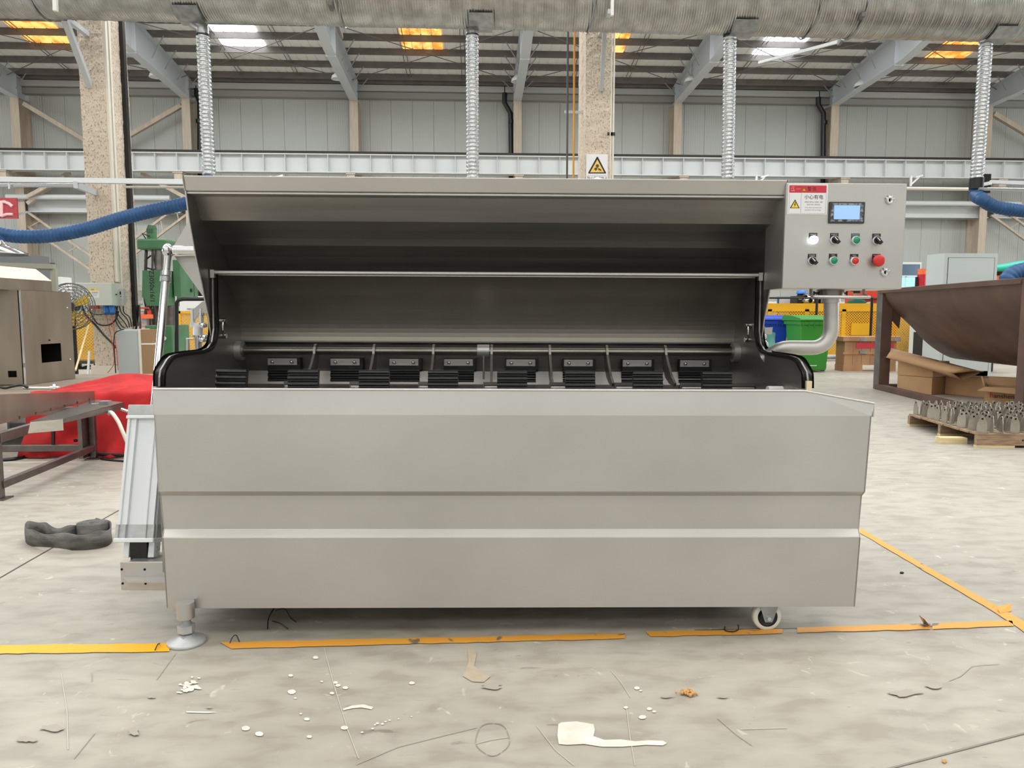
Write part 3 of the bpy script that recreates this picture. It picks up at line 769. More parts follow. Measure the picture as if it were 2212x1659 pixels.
def blob(px, py, rx, ry, m, jag=0.15, n=22, name='paint_spot'):
    pts = []
    for k in range(n):
        t = 2 * math.pi * k / n; s = 1 + random.uniform(-jag, jag)
        pts.append(G(px + rx * s * math.cos(t), py + ry * s * math.sin(t)))
    global BZ; BZ += 0.00003; b = B(); c = G(px, py); vs = [(p.x, p.y, BZ) for p in pts] + [(c.x, c.y, BZ)]
    b.add(vs, [(i, (i + 1) % n, n) for i in range(n)][::-1], m); return part(name, b, floor)
for (px, py, r) in ((531, 1575, 9), (560, 1587, 9), (630, 1496, 9), (663, 1555, 6), (668, 1593, 6), (744, 1574, 8), (746, 1487, 6), (717, 1499, 5), (730, 1482, 6), (725, 1476, 5),
                    (890, 1477, 6), (1376, 1488, 6), (1403, 1533, 6), (1388, 1551, 8), (1352, 1530, 5), (1413, 1539, 4), (682, 1422, 6), (628, 1461, 5), (695, 1474, 3), (638, 1510, 3),
                    (805, 1576, 3), (815, 1565, 3), (826, 1566, 3), (833, 1561, 2.5), (842, 1558, 2.5), (810, 1568, 2.5), (782, 1584, 3), (1384, 1494, 3), (861, 1555, 2), (889, 1550, 2), (650, 1544, 3)):
    blob(px, py, r, r * 0.55, WP, 0.08, 16)
def patch(pts, m, name='paint_spill'):
    P = [G(*p) for p in pts]; b = B(); c = sum(P, Vector()) / len(P); n = len(P)
    b.add([(p.x, p.y, 0.0024) for p in P], [tuple(range(n))[::-1]], m); return part(name, b, floor)
patch([(1206, 1566), (1213, 1562), (1245, 1560), (1282, 1566), (1285, 1578), (1282, 1592), (1305, 1600), (1340, 1599), (1372, 1603), (1400, 1601), (1432, 1602), (1441, 1607), (1432, 1612), (1395, 1611), (1345, 1615), (1300, 1615), (1262, 1609), (1225, 1611), (1207, 1609), (1204, 1590)], WP)
patch([(740, 1533), (760, 1526), (785, 1523), (806, 1529), (803, 1534), (780, 1530), (760, 1532), (742, 1536)], WP)
patch([(402, 1538), (450, 1539), (470, 1540), (450, 1542), (404, 1541)], WP)
for k in range(26): blob(410 + random.gauss(0, 9), 1483 + random.gauss(0, 8), random.uniform(2, 9), random.uniform(1, 4), WP, 0.4, 10)
BRS = mat('brown floor stain', (150, 132, 106), 0.6, 0.0, (166, 148, 124), 12)
patch([(1000, 1462), (1012, 1430), (1010, 1408), (1020, 1398), (1030, 1412), (1024, 1440), (1040, 1455), (1060, 1462), (1045, 1475), (1020, 1474)], mat('rusty floor stain', (176, 158, 132), 0.6, 0.0, (178, 170, 156), 26), 'stain')
CIRC = mat('dark ring stain', (140, 134, 126), 0.7)
b = B(); ring = []
c = G(1064, 1600); 
for k in range(60):
    t = 2 * math.pi * k / 60; e = 1 + 0.03 * math.sin(5 * t)
    for rr in (1.0, 0.96): p = G(1064 + 37 * rr * e * math.cos(t), 1598 + 36 * rr * e * math.sin(t)); ring.append((p.x, p.y, 0.0023))
b.add(ring, [(2 * k, 2 * k + 1, (2 * k + 3) % 120, (2 * k + 2) % 120) for k in range(60) if k % 9], CIRC); part('stain', b, floor)
for pts in ([(1028, 1608), (1060, 1600), (1098, 1594)], [(770, 1653), (860, 1615), (960, 1590), (1030, 1573)], [(1160, 1570), (1200, 1622), (1240, 1655)], [(1320, 1450), (1345, 1480), (1362, 1508)],
            [(1550, 1553), (1590, 1588), (1625, 1612)], [(1600, 1577), (1700, 1574)], [(2050, 1472), (2075, 1462), (2100, 1440), (2160, 1435)], [(132, 1455), (145, 1540), (147, 1620)], [(338, 1470), (380, 1412)], [(198, 1455), (199, 1473)],
            [(205, 1585), (160, 1640)], [(1352, 1520), (1362, 1600), (1372, 1655)], [(700, 1400), (718, 1470), (752, 1580), (775, 1640)]):
    thin(pts, 0.0025, mat('faint scratch', (160, 154, 145), 0.7) if pts[0][0] % 4 else mat('pale scratch', (188, 183, 174), 0.7), 'scratch')
for (px, py, rx, ry) in ((1440, 1508, 14, 2), (1560, 1508, 12, 3), (60, 1600, 20, 6), (110, 1575, 24, 8), (327, 1508, 8, 3), (452, 1531, 6, 2), (1062, 1424 + 60, 20, 8), (2018, 1485, 18, 5), (1950, 1500, 35, 7), (288, 1583, 12, 8)):
    blob(px, py, rx, ry, mat('soft brown smudge', (166, 159, 148), 0.6), 0.35, 18, 'stain')
# ================================================================ THE STAINLESS TUMBLING MACHINE
YF = 2.45
XL = Q(327, 840, Y=YF).x                            # outer face of the left end
XR = XL * -0.904 * 1.0
XR = Q(1745, 836, Y=2.50).x - 0.004
M0 = Vector((-0.05, 2.95, 0.0))
mach = thing('tumbling_machine', 'wide stainless steel drum machine with a raised lid, black paddles inside and a control box', 'machine', (0, 0, 0))
mach.location = Matrix.Rotation(MROT, 3, 'Z') @ M0; TILT = 0.0045                                       # it stands a touch low on the castor side
mach.rotation_euler = (0, TILT, MROT); ORG[mach.name] = M0
def mp(name, b, parent=None, **k): return part(name, b, parent or mach, **k)

# --- front apron: folded sheet with a recessed band
xr_out = Q(1884, 885, Y=YF).x
z = lambda py, y: Q(1000, py, Y=y).z
zb = z(1312, 2.44)
prof = [(2.440, zb), (2.430, z(1161, 2.43)), (2.452, z(1143, 2.452)), (2.450, z(1071, 2.45)), (2.428, z(1062, 2.428)), (2.436, z(897, 2.436)), (YF, z(843, YF))]
xa, xb = XL, XR + 0.01
b = B()
# sheet run across the full width; the part right of the drum is cut down at a slant
n = len(prof)
def xrgt(y, zz):
    return xr_out - 0.0
ztop = prof[-1][1]; zcut = Q(1884, 868, Y=YF).z; xcut = Q(1735, 845, Y=YF).x
vs = []; fs = []
th = 0.004
lpx = [(360, 1312), (349.5, 1161), (352.5, 1143), (344, 1071), (340.5, 1062), (330.5, 897)]
rpx = [(1846, 1311), (1857.5, 1162), (1854, 1143), (1860, 1071), (1867, 1062), (1880, 897)]
xls = [Q(*p, Y=q[0]).x for p, q in zip(lpx, prof)]; xrs = [Q(*p, Y=q[0]).x for p, q in zip(rpx, prof)]
for k, off in enumerate((0.0, th)):
    for q, (yy_, zz) in enumerate(prof[:-1]): vs += [(xls[q], yy_ + off, zz), (xrs[q], yy_ + off, zz)]
    vs += [(xa, YF + off, ztop), (xcut, YF + off, ztop), (xr_out, YF + off - 0.004, zcut)]
m_ = 2 * (n - 1) + 3
for k in range(2):
    o_ = k * m_
    for i in range(n - 2): fs.append((o_ + 2 * i, o_ + 2 * i + 1, o_ + 2 * i + 3, o_ + 2 * i + 2) if k == 0 else (o_ + 2 * i + 2, o_ + 2 * i + 3, o_ + 2 * i + 1, o_ + 2 * i))
    i = n - 2; f = (o_ + 2 * i, o_ + 2 * i + 1, o_ + 2 * i + 4, o_ + 2 * i + 3, o_ + 2 * i + 2); fs.append(f if k == 0 else f[::-1])
ring = [2 * i for i in range(n - 1)] + [2 * (n - 1), 2 * (n - 1) + 1, 2 * (n - 1) + 2] + [2 * i + 1 for i in range(n - 2, -1, -1)]
for i in range(len(ring)): a, c = ring[i], ring[(i + 1) % len(ring)]; fs.append((c, a, a + m_, c + m_))
b.add(vs, fs, STEEL); mp('front_apron', b, bevel=0.003)
# rolled rim along the top and down the slant, return flanges at both ends
b = B(); b.tube([(xa + 0.002, YF + 0.002, ztop), (xcut, YF + 0.002, ztop), (xr_out, YF - 0.002, zcut)], 0.0045, STEEL, 8)
b.slab([(xa, YF, ztop), (xcut, YF, ztop), (xcut, YF + 0.03, ztop), (xa, YF + 0.03, ztop)], (0, 0, 1), 0.003, STEEL)
b.slab([(xcut, YF, ztop), (xr_out, YF, zcut), (xr_out, YF + 0.12, zcut), (xcut, YF + 0.12, ztop)], (0, 0, 1), 0.003, STEEL)
b.box((xr_out - 0.003, YF - 0.004, zcut - 0.045), (xr_out + 0.002, YF + 0.12, zcut + 0.001), STEEL); mp('rim', b)
for s, X_ in ((1, xls), (-1, xrs)):
    b = B(); vs = []
    for q, (yy_, zz) in enumerate(prof[:-1]): vs += [(X_[q], yy_, zz), (X_[q], 2.56, zz), (X_[q] + s * 0.004, yy_, zz), (X_[q] + s * 0.004, 2.56, zz)]
    b.add(vs, [(4 * q + i, 4 * q + j, 4 * q + 4 + j, 4 * q + 4 + i) for q in range(n - 2) for (i, j) in ((0, 1), (3, 2), (1, 3), (2, 0))], STEEL); mp('apron_flange', b)
b = B(); b.box((xls[0], 2.44, zb), (xrs[0], 2.56, zb + 0.004), STEEL); mp('bottom_flange', b)

# --- end plates of the drum (same outline both ends), with rubber edge
def PL(px, py): q = Q(px, py, X=XL); return (q.y, q.z)
gpx = [(454.5, 592), (455, 640), (455.7, 668), (457, 713), (453, 741), (444, 754), (432, 759.5), (421.5, 761), (400, 763.5), (373.5, 768), (363, 772), (355.7, 779), (341.8, 802), (339.5, 818), (339.3, 838)]
gp = [PL(*p) for p in gpx]
back_y = PL(523, 760)[0] + 0.02
front_y = gp[-1][0]
ztp = gp[0][1]
plate = [(q[0], q[1]) for q in gp] + [(2.47, gp[-1][1] - 0.02), (2.47, 0.22), (2.6, 0.16), (3.2, 0.16), (back_y + .08, 0.3), (back_y + .08, 0.95), (back_y - 0.02, ztp - 0.08), (gp[0][0] + 0.12, ztp + 0.0)]
for s, x in ((-1, XL), (1, XR)):
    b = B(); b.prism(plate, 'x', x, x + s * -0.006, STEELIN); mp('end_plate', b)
    inn = [(x - s * 0.003, q[0], q[1]) for q in gp]
    P = spline(inn, 4)
    b = B(); N_ = len(P); vs = []; fs = []
    prof2 = [(-0.019, -0.004), (-0.021, 0.004), (-0.016, 0.011), (-0.008, 0.009), (0, 0.012), (0.008, 0.009), (0.016, 0.011), (0.021, 0.004), (0.019, -0.004)]
    for i in range(N_):
        t = (P[min(i + 1, N_ - 1)] - P[max(i - 1, 0)]).normalized(); nrm = Vector((0, t.z, -t.y)) * -1
        for (u, v) in prof2: vs.append(P[i] + Vector((1, 0, 0)) * u + nrm * v)
    k_ = len(prof2)
    for i in range(N_ - 1):
        for j in range(k_ - 1): fs.append((i * k_ + j, i * k_ + j + 1, (i + 1) * k_ + j + 1, (i + 1) * k_ + j))
    b.add(vs, fs, RUBG, True)
    b.add(vs[:k_], [tuple(range(k_))], RUBG); b.add(vs[-k_:], [tuple(range(k_))], RUBG)
    mp('edge_seal', b, label='black rubber edge seal')

# --- drum shell between the end plates
bpx = [(456, 594), (470, 602), (483, 614), (494, 631), (502, 652), (508.5, 676), (513.5, 705), (517.5, 738)]
bp = [PL(*p) for p in bpx]
(ya_, za_), (yb_, zb_d) = bp[0], bp[-1]
dy_, dz_2 = yb_ - ya_, za_ - zb_d
rd = (dy_ ** 2 + dz_2 ** 2) / (2 * dy_) * 1.0
am = math.asin(min(1, dz_2 / rd)); sp2 = [(yb_ - rd + rd * math.cos(am * (1 - k / 22)), zb_d + rd * math.sin(am * (1 - k / 22))) for k in range(23)]
xi0, xi1 = XL + 0.006, XR - 0.006
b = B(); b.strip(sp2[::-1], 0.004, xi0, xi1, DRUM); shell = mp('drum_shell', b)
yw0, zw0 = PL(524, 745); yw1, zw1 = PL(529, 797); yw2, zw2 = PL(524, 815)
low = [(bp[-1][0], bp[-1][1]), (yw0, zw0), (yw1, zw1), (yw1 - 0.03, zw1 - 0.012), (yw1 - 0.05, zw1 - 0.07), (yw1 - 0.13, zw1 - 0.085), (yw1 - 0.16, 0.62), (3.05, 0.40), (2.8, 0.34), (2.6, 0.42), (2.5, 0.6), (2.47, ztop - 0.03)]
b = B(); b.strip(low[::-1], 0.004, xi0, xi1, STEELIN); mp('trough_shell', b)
b = B(); b.tube([(xi0, bp[-1][0], bp[-1][1] - 0.004), (xi1, bp[-1][0], bp[-1][1] - 0.004)], 0.004, STEELIN, 8); mp('seam_fold', b)
# outer skins below and behind so the machine is closed
b = B(); b.box((XL + .1, 3.1, 0.05), (XR - .1, back_y + 0.07, 0.15), RUSTG); mp('light_skirt', b)  # unseen skirt added to block light coming in under the machine
b = B(); b.box((XL, 2.56, 0.155), (XR, back_y + 0.08, 0.165), RUSTG); b.box((XL, back_y + 0.075, 0.16), (XR, back_y + 0.085, 0.95), STEEL); mp('rear_casing', b)
# front rod of the drum opening
y0_, z0_ = gp[0]
b = B(); b.tube([(XL + 0.0, y0_, z0_ + 0.002), (XR - 0.0, y0_, z0_ + 0.002)], 0.008, STEEL, 12)
for x in (XL + 0.005, XR - 0.005): b.box((x - 0.008, y0_ - 0.012, z0_ - 0.02), (x + 0.008, y0_ + 0.012, z0_ + 0.012), STEEL)
mp('front_rod', b, label='slim round steel bar')

# --- shaft with ribs
ys, zs_ = PL(519, 758)
ys -= 0.07
rs = 0.0165
b = B(); b.tube([(XL + 0.006, ys, zs_), (XR - 0.006, ys, zs_)], rs, POLISH, 20); mp('spray_shaft', b)
for x, s in ((XL + 0.006, 1), (XR - 0.006, -1)):
    b = B(); b.tube([(x, ys, zs_), (x + s * 0.026, ys, zs_)], 0.042, STEEL, 24); b.tube([(x + s * 0.026, ys, zs_), (x + s * 0.034, ys, zs_)], 0.028, STEELIN, 20); mp('shaft_flange', b, bevel=0.002)
b = B(); xc0, xc1 = Q(1029, 758, Y=ys).x, Q(1055, 758, Y=ys).x; b.tube([(xc0, ys, zs_ + 0.002), (xc1, ys, zs_ + 0.002)], 0.028, STEEL, 20)
b.box((Q(1043, 780, Y=ys).x - 0.004, ys - 0.02, zs_ - 0.12), (Q(1043, 780, Y=ys).x + 0.004, ys - 0.008, zs_), STEELIN); mp('shaft_collar', b, bevel=0.002)
for px in (680, 807, 935, 1060, 1185, 1308, 1434):
    x = Q(px, 745, Y=ys).x; b = B()
    c = (ys, zs_); pts = []
    for t in range(0, 190, 18): pts.append((c[0] + 0.030 * math.cos(R(t - 20)), c[1] + 0.030 * math.sin(R(t - 20))))
    front = [(ys - 0.036, zs_ - 0.01), (ys - 0.085, zs_ - 0.05), (ys - 0.15, zs_ - 0.095), (ys - 0.21, zs_ - 0.117)]
    rear = [(ys - 0.20, zs_ - 0.132), (ys - 0.12, zs_ - 0.128), (ys - 0.045, zs_ - 0.108), (ys + 0.005, zs_ - 0.075), (ys + 0.03, zs_ - 0.03)]
    b.prism(pts + front + rear, 'x', x - 0.005, x + 0.005, STEELIN); mp('shaft_rib', b, bevel=0.0015)

# --- paddles: clamp plate, two bolts, ribbed rubber block
def rubber(b, x0, x1, y, zt, h, lean=0.0, ribs=3, th=0.03):
    pts = []
    n = ribs; 
    prof = [(y + th, zt - h), (y + th, zt)]
    step = 0.02
    zz = zt; yy = y
    prof.append((yy + 0.004, zz))
    for k in range(n):
        prof += [(yy, zz - 0.003), (yy + 0.0, zz - 0.010), (yy + 0.009, zz - 0.013), (yy + 0.009, zz - 0.018)]
        zz -= 0.0225
    prof += [(yy + 0.004, zz), (yy + 0.004, zt - h)]
    c = zt
    prof = [(a + (c - q) * -lean, q) for a, q in prof]
    b.prism(prof, 'x', x0, x1, RUB)
def paddle(xc, w, y, zt, hplate, hblock, yb, kind, zblk=None):
    b = B()
    if kind == 'plate':
        rubber(b, xc - w / 2 - 0.002, xc + w / 2 + 0.002, y + 0.004, zt - hplate * 1.5, hblock, 0.05, 4)
        b.box((xc - w / 2, y + 0.003, zt - hplate * 1.6), (xc + w / 2 + 0.012, y + 0.05, zt + 0.003), RUB)
    else:
        rubber(b, xc - w / 2, xc + w / 2, y, zt, hblock, 0.25, 3)
    p = mp('paddle', b, bevel=0.001)
    if kind == 'plate':
        c = B(); c.box((xc - w / 2, y - 0.004, zt - hplate), (xc + w / 2, y + 0.003, zt), STEEL); part('clamp_plate', c, p, bevel=0.003, label='steel clamp plate')
        for s in (-1, 1):
            c = B(); x = xc + s * w * 0.32; zc = zt - hplate / 2
            c.lathe([(0.0, -0.011), (0.004, -0.011), (0.0068, -0.009), (0.0085, -0.004), (0.0085, 0.0)], (x, y - 0.004, zc), CHROME, 14, 'y'); part('bolt', c, p)
    return p
yr = yw0 - 0.005
for px in (608, 743.5, 870.5, 988.5, 1123, 1247.5, 1374.5, 1498.5):
    q = Q(px, 776, Y=yr - 0.03); q2 = Q(px, 791, Y=yr - 0.03); paddle(q.x, 65 * 0.00203, yr - 0.03, q.z, q.z - q2.z, 0.17, 0, 'plate')
ym = 3.0
for px in (640, 782, 930, 1071, 1214, 1355, 1497, 1602):
    q = Q(px, 834, Y=ym); c = paddle(q.x, 0.10, ym, q.z, 0.028, 0.09, 0, 'plate')
    bb = B(); bb.box((q.x - 0.055, ym + 0.004, q.z - 0.05), (q.x + 0.06, ym + 0.012, q.z + 0.016), STEELIN); mp('paddle_bracket', bb)
yfr = 2.79
for px in (496.5, 652, 805.5, 954.5, 1104, 1251.5, 1398, 1547.5):
    q = Q(px, 801, Y=yfr); paddle(q.x, 64.5 * 0.001755, yfr, q.z, 0, 0.16, 0, 'block')
    bb = B(); bb.box((q.x - 0.045, yfr + 0.03, 0.5), (q.x + 0.045, yfr + 0.036, q.z - 0.02), STEELIN); mp('paddle_bracket', bb)
# scraper drum carrying the front paddles
b = B(); b.tube([(XL + 0.006, 2.86, 0.62), (XR - 0.006, 2.86, 0.62)], 0.06, STEELIN, 24); mp('rotor_shaft', b)
# hinge knuckles inside the end plates
for (px, py, x, s) in ((476, 712, XL + 0.006, 1), (1617, 716, XR - 0.006, -1)):
    q = Q(px, py, X=x); b = B()
    b.tube([(x + s * 0.012, q.y + 0.02 * math.cos(t), q.z + 0.034 * math.sin(t)) for t in [R(a) for a in range(60, 301, 20)]], 0.005, CHROME, 8)
    for dz_ in (0.03, -0.03): b.tube([(x, q.y, q.z + dz_), (x + s * 0.02, q.y, q.z + dz_)], 0.011, CHROME, 12)
    mp('inner_latch', b)
b = B(); q = Q(1685, 838, X=XR - 0.01); b.tube([(XR - 0.006, q.y, q.z - 0.01), (XR - 0.06, q.y, q.z - 0.01)], 0.022, WHITEP, 16); mp('drain_fitting', b, label='white plastic fitting')
b = B(); q = Q(1737, 838, Y=2.5); b.box((XR - 0.01, 2.485, ztop - 0.02), (XR + 0.008, 2.5, ztop + 0.03), mat('cream foam strip', (222, 210, 176), 0.7)); mp('foam_strip', b, label='cream foam strip')

# --- raised lid
XLL, XLR = XL - 0.012, XR + 0.012
def LL(px, py): q = Q(px, py, X=XLL); return (q.y, q.z)
tip = LL(390, 382); lipb = LL(395.5, 415)
edge = [LL(*p) for p in ((395.5, 415), (403.5, 479), (418.5, 559), (431.6, 615), (436.7, 642), (446.8, 688), (451.5, 728))]
arc = [LL(*p) for p in ((411, 417), (428, 479), (450.5, 498), (463, 517), (474, 532), (484.6, 556), (490.5, 577), (493.5, 589), (508, 622), (522, 664), (531, 715))]
for s, x in ((-1, XLL), (1, XLR)):
    b = B(); poly = [tip] + edge + arc[::-1]
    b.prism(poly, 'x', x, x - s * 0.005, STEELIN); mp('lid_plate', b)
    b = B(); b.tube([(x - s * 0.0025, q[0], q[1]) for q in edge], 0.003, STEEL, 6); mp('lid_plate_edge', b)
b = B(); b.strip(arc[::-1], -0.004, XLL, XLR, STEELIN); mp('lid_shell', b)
# lid front lip: a folded box section
ty, tz = tip; ly, lz = lipb
b = B(); b.prism([(ty, tz), (ly, lz), (ly + 0.015, lz), (arc[0][0], lz + 0.0), (arc[0][0] + 0.03, lz + 0.004), (ty + 0.09, tz + 0.012)], 'x', XLL - 0.003, XLR + 0.003, STEEL); mp('lid_lip', b, bevel=0.003)
ry, rz = LL(408, 419)
rx0, rx1 = Q(408, 416, Y=ry).x, Q(1688, 424, Y=ry).x
b = B(); b.box((rx0, ly + 0.005, lz - 0.010), (rx1, arc[0][0] + 0.005, lz - 0.001), STEEL); mp('drip_strip', b, bevel=0.002)
# --- lid pivot arm on the left: gusset, cross pipe, rod end, rod and pneumatic cylinder
XC = Q(360, 545, Y=2.98).x
yp, zp_ = 2.98, Q(360, 545, Y=2.98).z
gq = [Q(*p, Y=3.01) for p in ((405, 478), (371, 536), (371, 552), (380, 566), (437, 645), (440, 560))]
b = B(); b.slab([(q.x, 3.01, q.z) for q in gq][::-1], (0, 1, 0), 0.006, STEEL); mp('lid_gusset', b, label='pale triangular steel gusset')
b = B(); b.tube([(XC + 0.024, yp, zp_), (XLL, yp, zp_)], 0.0215, CHROME, 24); mp('cross_pipe', b, label='polished cross pipe')
b = B(); b.sphere((XC, yp, zp_), 0.029, CHROME, 18, 12, (0.75, 1, 1)); b.tube([(XC, yp, zp_), (XC + 0.026, yp, zp_)], 0.013, CHROME, 14)
bt = Q(306, 1190, X=XC); bot_y, bot_z = bt.y, bt.z
yb_c = bot_y
A_ = Vector((XC, yp, zp_)); Z_ = Vector((XC, bot_y, bot_z)); ax = (Z_ - A_).normalized()
b.tube([A_ + ax * 0.0, A_ + ax * 0.10], 0.015, CHROME, 18); b.tube([A_ + ax * 0.085, A_ + ax * 0.105], 0.019, CHROME, 18); b.tube([A_ + ax * 0.108, A_ + ax * 0.128], 0.021, ZINC, 6)
mp('rod_end', b)
Ltot = (Z_ - A_).length
tq = Q(300, 866, X=XC); Lc = (Vector((XC, tq.y, tq.z)) - A_).length
def frame_at(d):                                       # point on the cylinder's axis and its local frame
    return A_ + ax * d
fx = Vector((1, 0, 0)); fy = ax.cross(fx).normalized()
b = B(); b.tube([frame_at(0.12), frame_at(Lc + 0.02)], 0.0145, CHROME, 20); mp('piston_rod', b, label='bright chrome piston rod')
def sect(hw, b, d0, d1, m, grooves=True):
    g = []
    if grooves:
        side = [(-1, 1), (-0.86, 1), (-0.82, 0.9), (-0.62, 0.9), (-0.58, 0.98), (-0.50, 0.98), (-0.45, 0.82), (0.45, 0.82), (0.50, 0.98), (0.58, 0.98), (0.62, 0.9), (0.82, 0.9), (0.86, 1)]
    else: side = [(-0.95, 1), (0.95, 1)]
    for r_ in range(4):
        for (u, v) in side:
            for _ in range(r_): u, v = v, -u
            g.append((u * hw, v * hw))
    vs = []
    for d in (d0, d1):
        for (u, v) in g: vs.append(frame_at(d) + fx * u + fy * v)
    n = len(g)
    b.add(vs, [(i, (i + 1) % n, n + (i + 1) % n, n + i) for i in range(n)] + [tuple(range(n))[::-1], tuple(range(n, 2 * n))], m)
HW = 0.067
Lb = Ltot - 0.045
b = B(); sect(HW * .96, b, Lc + 0.05, Lb - 0.045, ALU); cylp = mp('air_cylinder', b, label='pale aluminium air cylinder')
b = B(); sect(HW, b, Lc, Lc + 0.045, ALUC, False); sect(HW * 1.04, b, Lc + 0.04, Lc + 0.052, ALU, False); part('end_cap', b, cylp, bevel=0.004)
b = B(); sect(HW * 1.02, b, Lb - 0.045, Lb + 0.003, ALUC, True); part('end_cap', b, cylp)
b = B(); sect(HW * 1.08, b, Lb + 0.003, Lb + 0.018, ALU, False); part('base_plate', b, cylp, bevel=0.003)
for s in (-1, 1):
    b = B(); c0 = frame_at(Lb + 0.018) + fx * s * 0.045; b.bar(c0, c0 + ax * 0.055, 0.022, 0.05, ALU, up=(0, 1, 0)); part('clevis_ear', b, cylp, bevel=0.002)
b = B(); pz = frame_at(Lb + 0.045); b.tube([pz - fx * 0.06, pz + fx * 0.06], 0.012, CHROME, 14); part('pivot_pin', b, cylp)
b = B(); b.bar(pz - fx * 0.03, pz + fx * 0.03, 0.05, 0.07, BLACK); part('clevis_block', b, cylp)
# mount bracket below the cylinder
ymb = 2.60
q0, q1 = Q(257, 1217, Y=ymb), Q(262, 1279, Y=ymb)
b = B(); b.box((q0.x + 0.002, ymb, q1.z), (XL + 0.06, ymb + 0.006, q0.z), STEEL)
mb = mp('mount_bracket', b, bevel=0.004)
b = B(); b.prism([(Q(265, 1246, Y=ymb).x, ymb), (Q(293, 1256, Y=ymb).x, ymb - 0.05), (XL + 0.02, ymb - 0.05), (XL + 0.02, ymb)], 'z', Q(300, 1249, Y=ymb).z - 0.004, Q(300, 1249, Y=ymb).z + 0.002, STEEL); part('gusset', b, mb)
for (px, py) in ((262.5, 1233.5), (312, 1233.5), (264.5, 1264), (314, 1264)):
    q = Q(px, py, Y=ymb - 0.001); b = B(); b.tube([(q.x, ymb - 0.0015, q.z), (q.x, ymb + 0.001, q.z)], 0.0042, DARK, 14); part('bolt_hole', b, mb)
b = B(); b.box((q0.x + 0.03, ymb + 0.006, q0.z - 0.012), (XL + 0.06, bot_y + 0.06, q0.z - 0.002), STEEL); part('shelf_plate', b, mb)

# --- second clevis and rod behind the left end
yc2 = 3.12
def Q2(px, py): return Q(px, py, Y=yc2)
b = B(); c = Q2(430, 672)
b.prism([(Q2(449, 651).x, Q2(449, 651).z), (Q2(436, 655).x, Q2(436, 655).z), (Q2(413, 675).x, Q2(413, 675).z), (Q2(411, 690).x, Q2(411, 690).z), (Q2(420, 692).x, Q2(420, 692).z), (Q2(430, 678).x, Q2(430, 678).z), (Q2(451, 680).x, Q2(451, 680).z)], 'y', yc2 - 0.012, yc2 + 0.012, STEEL)
b.prism([(Q2(437, 658).x, Q2(437, 658).z), (Q2(452, 655).x, Q2(452, 655).z), (Q2(462, 742).x, Q2(462, 742).z), (Q2(452, 752).x, Q2(452, 752).z)], 'y', yc2 + 0.014, yc2 + 0.022, STEEL)
lug = mp('lid_lug', b, bevel=0.002)
for px, w in ((415, 0.008), (433, 0.008)):
    b = B(); b.bar(Q2(px, 670) , Q2(px, 707), w, 0.03, ALU, up=(0, 1, 0)); part('fork', b, lug)
b = B(); b.bar(Q2(424, 700), Q2(424, 709), 0.05, 0.03, ALU, up=(0, 1, 0)); part('fork_base', b, lug)
b = B(); b.tube([Q2(411, 680), Q2(438, 680)], 0.009, CHROME, 12); part('pivot_pin', b, lug)
b = B()
b.tube([Q2(425, 707), Q2(425, 727)], 0.019, ALU, 16); b.tube([Q2(425, 727), Q2(425, 731)], 0.021, CHROME, 8); b.tube([Q2(426, 731), Q2(427, 762)], 0.014, CHROME, 14); part('rod_end', b, lug)
for (px, py) in ((440, 706), (444, 731), (440, 737)):
    q = Q2(px, py); b = B(); b.lathe([(0, -0.03), (0.008, -0.03), (0.012, -0.022), (0.012, 0.0)], (q.x, yc2 - 0.0, q.z), CHROME, 12, 'y'); part('bolt', b, lug)
b = B(); b.tube([Q2(400, 735), Q2(421, 735)], 0.004, STEEL, 6); b.tube([Q2(404, 735), Q2(404, 760)], 0.006, STEEL, 6); part('stop_pin', b, lug)
# small bracket with bolts outside the right end
yc3 = 3.02
b = B(); pts = [Q(p[0], p[1], Y=yc3) for p in ((1647, 696), (1651, 705), (1667, 704), (1665, 719), (1654, 720), (1648, 726))]
b.slab([(q.x, yc3, q.z) for q in pts], (0, 1, 0), 0.004, STEEL); rb = mp('lid_stop', b)
for (px, py) in ((1647, 724), (1648, 738), (1651, 741)):
    q = Q(px, py, Y=yc3); b = B(); b.lathe([(0, -0.02), (0.006, -0.02), (0.011, -0.012), (0.011, 0.004)], (q.x, yc3, q.z), CHROME, 12, 'y'); part('bolt', b, rb)

# --- feet: levelling feet at the left, castors at the right
def foot(x, y):
    dzf = (x - M0.x) * TILT; zq = lambda py: Q(403, py, Y=Q(403.5, 1388, Z=0.0).y).z + 0.002
    zt = zb + 0.03; b = B(); b.tube([(x, y, zq(1338)), (x, y, zt)], 0.0285, STEEL, 24); f = mp('levelling_foot', b)
    b = B(); b.tube([(x, y, 0.03 + dzf), (x, y, zb)], 0.0145, ALUC, 16)
    for k in range(8): b.tube([(x, y, zq(1338) - .003 - k * 0.0028), (x, y, zq(1338) - .0045 - k * 0.0028)], 0.0158, ALUC, 14)
    part('threaded_stem', b, f)
    for (z0, z1) in ((zq(1368), zq(1353)), (zq(1388), zq(1372))):
        b = B(); b.tube([(x, y, z0), (x, y, z1)], 0.0285, ALUC, 6, smooth=False); part('hex_nut', b, f, bevel=0.002)
    b = B(); b.lathe([(0.0, 0.030), (0.024, 0.029), (0.030, 0.022), (0.058, 0.012), (0.0625, 0.008), (0.0625, 0.0), (0.0, 0.0)], (x, y, dzf), ALUC, 32); part('base_disc', b, f)
qf = Q(403.5, 1388, Z=0.0)
foot(qf.x, qf.y); foot(qf.x, 3.05)
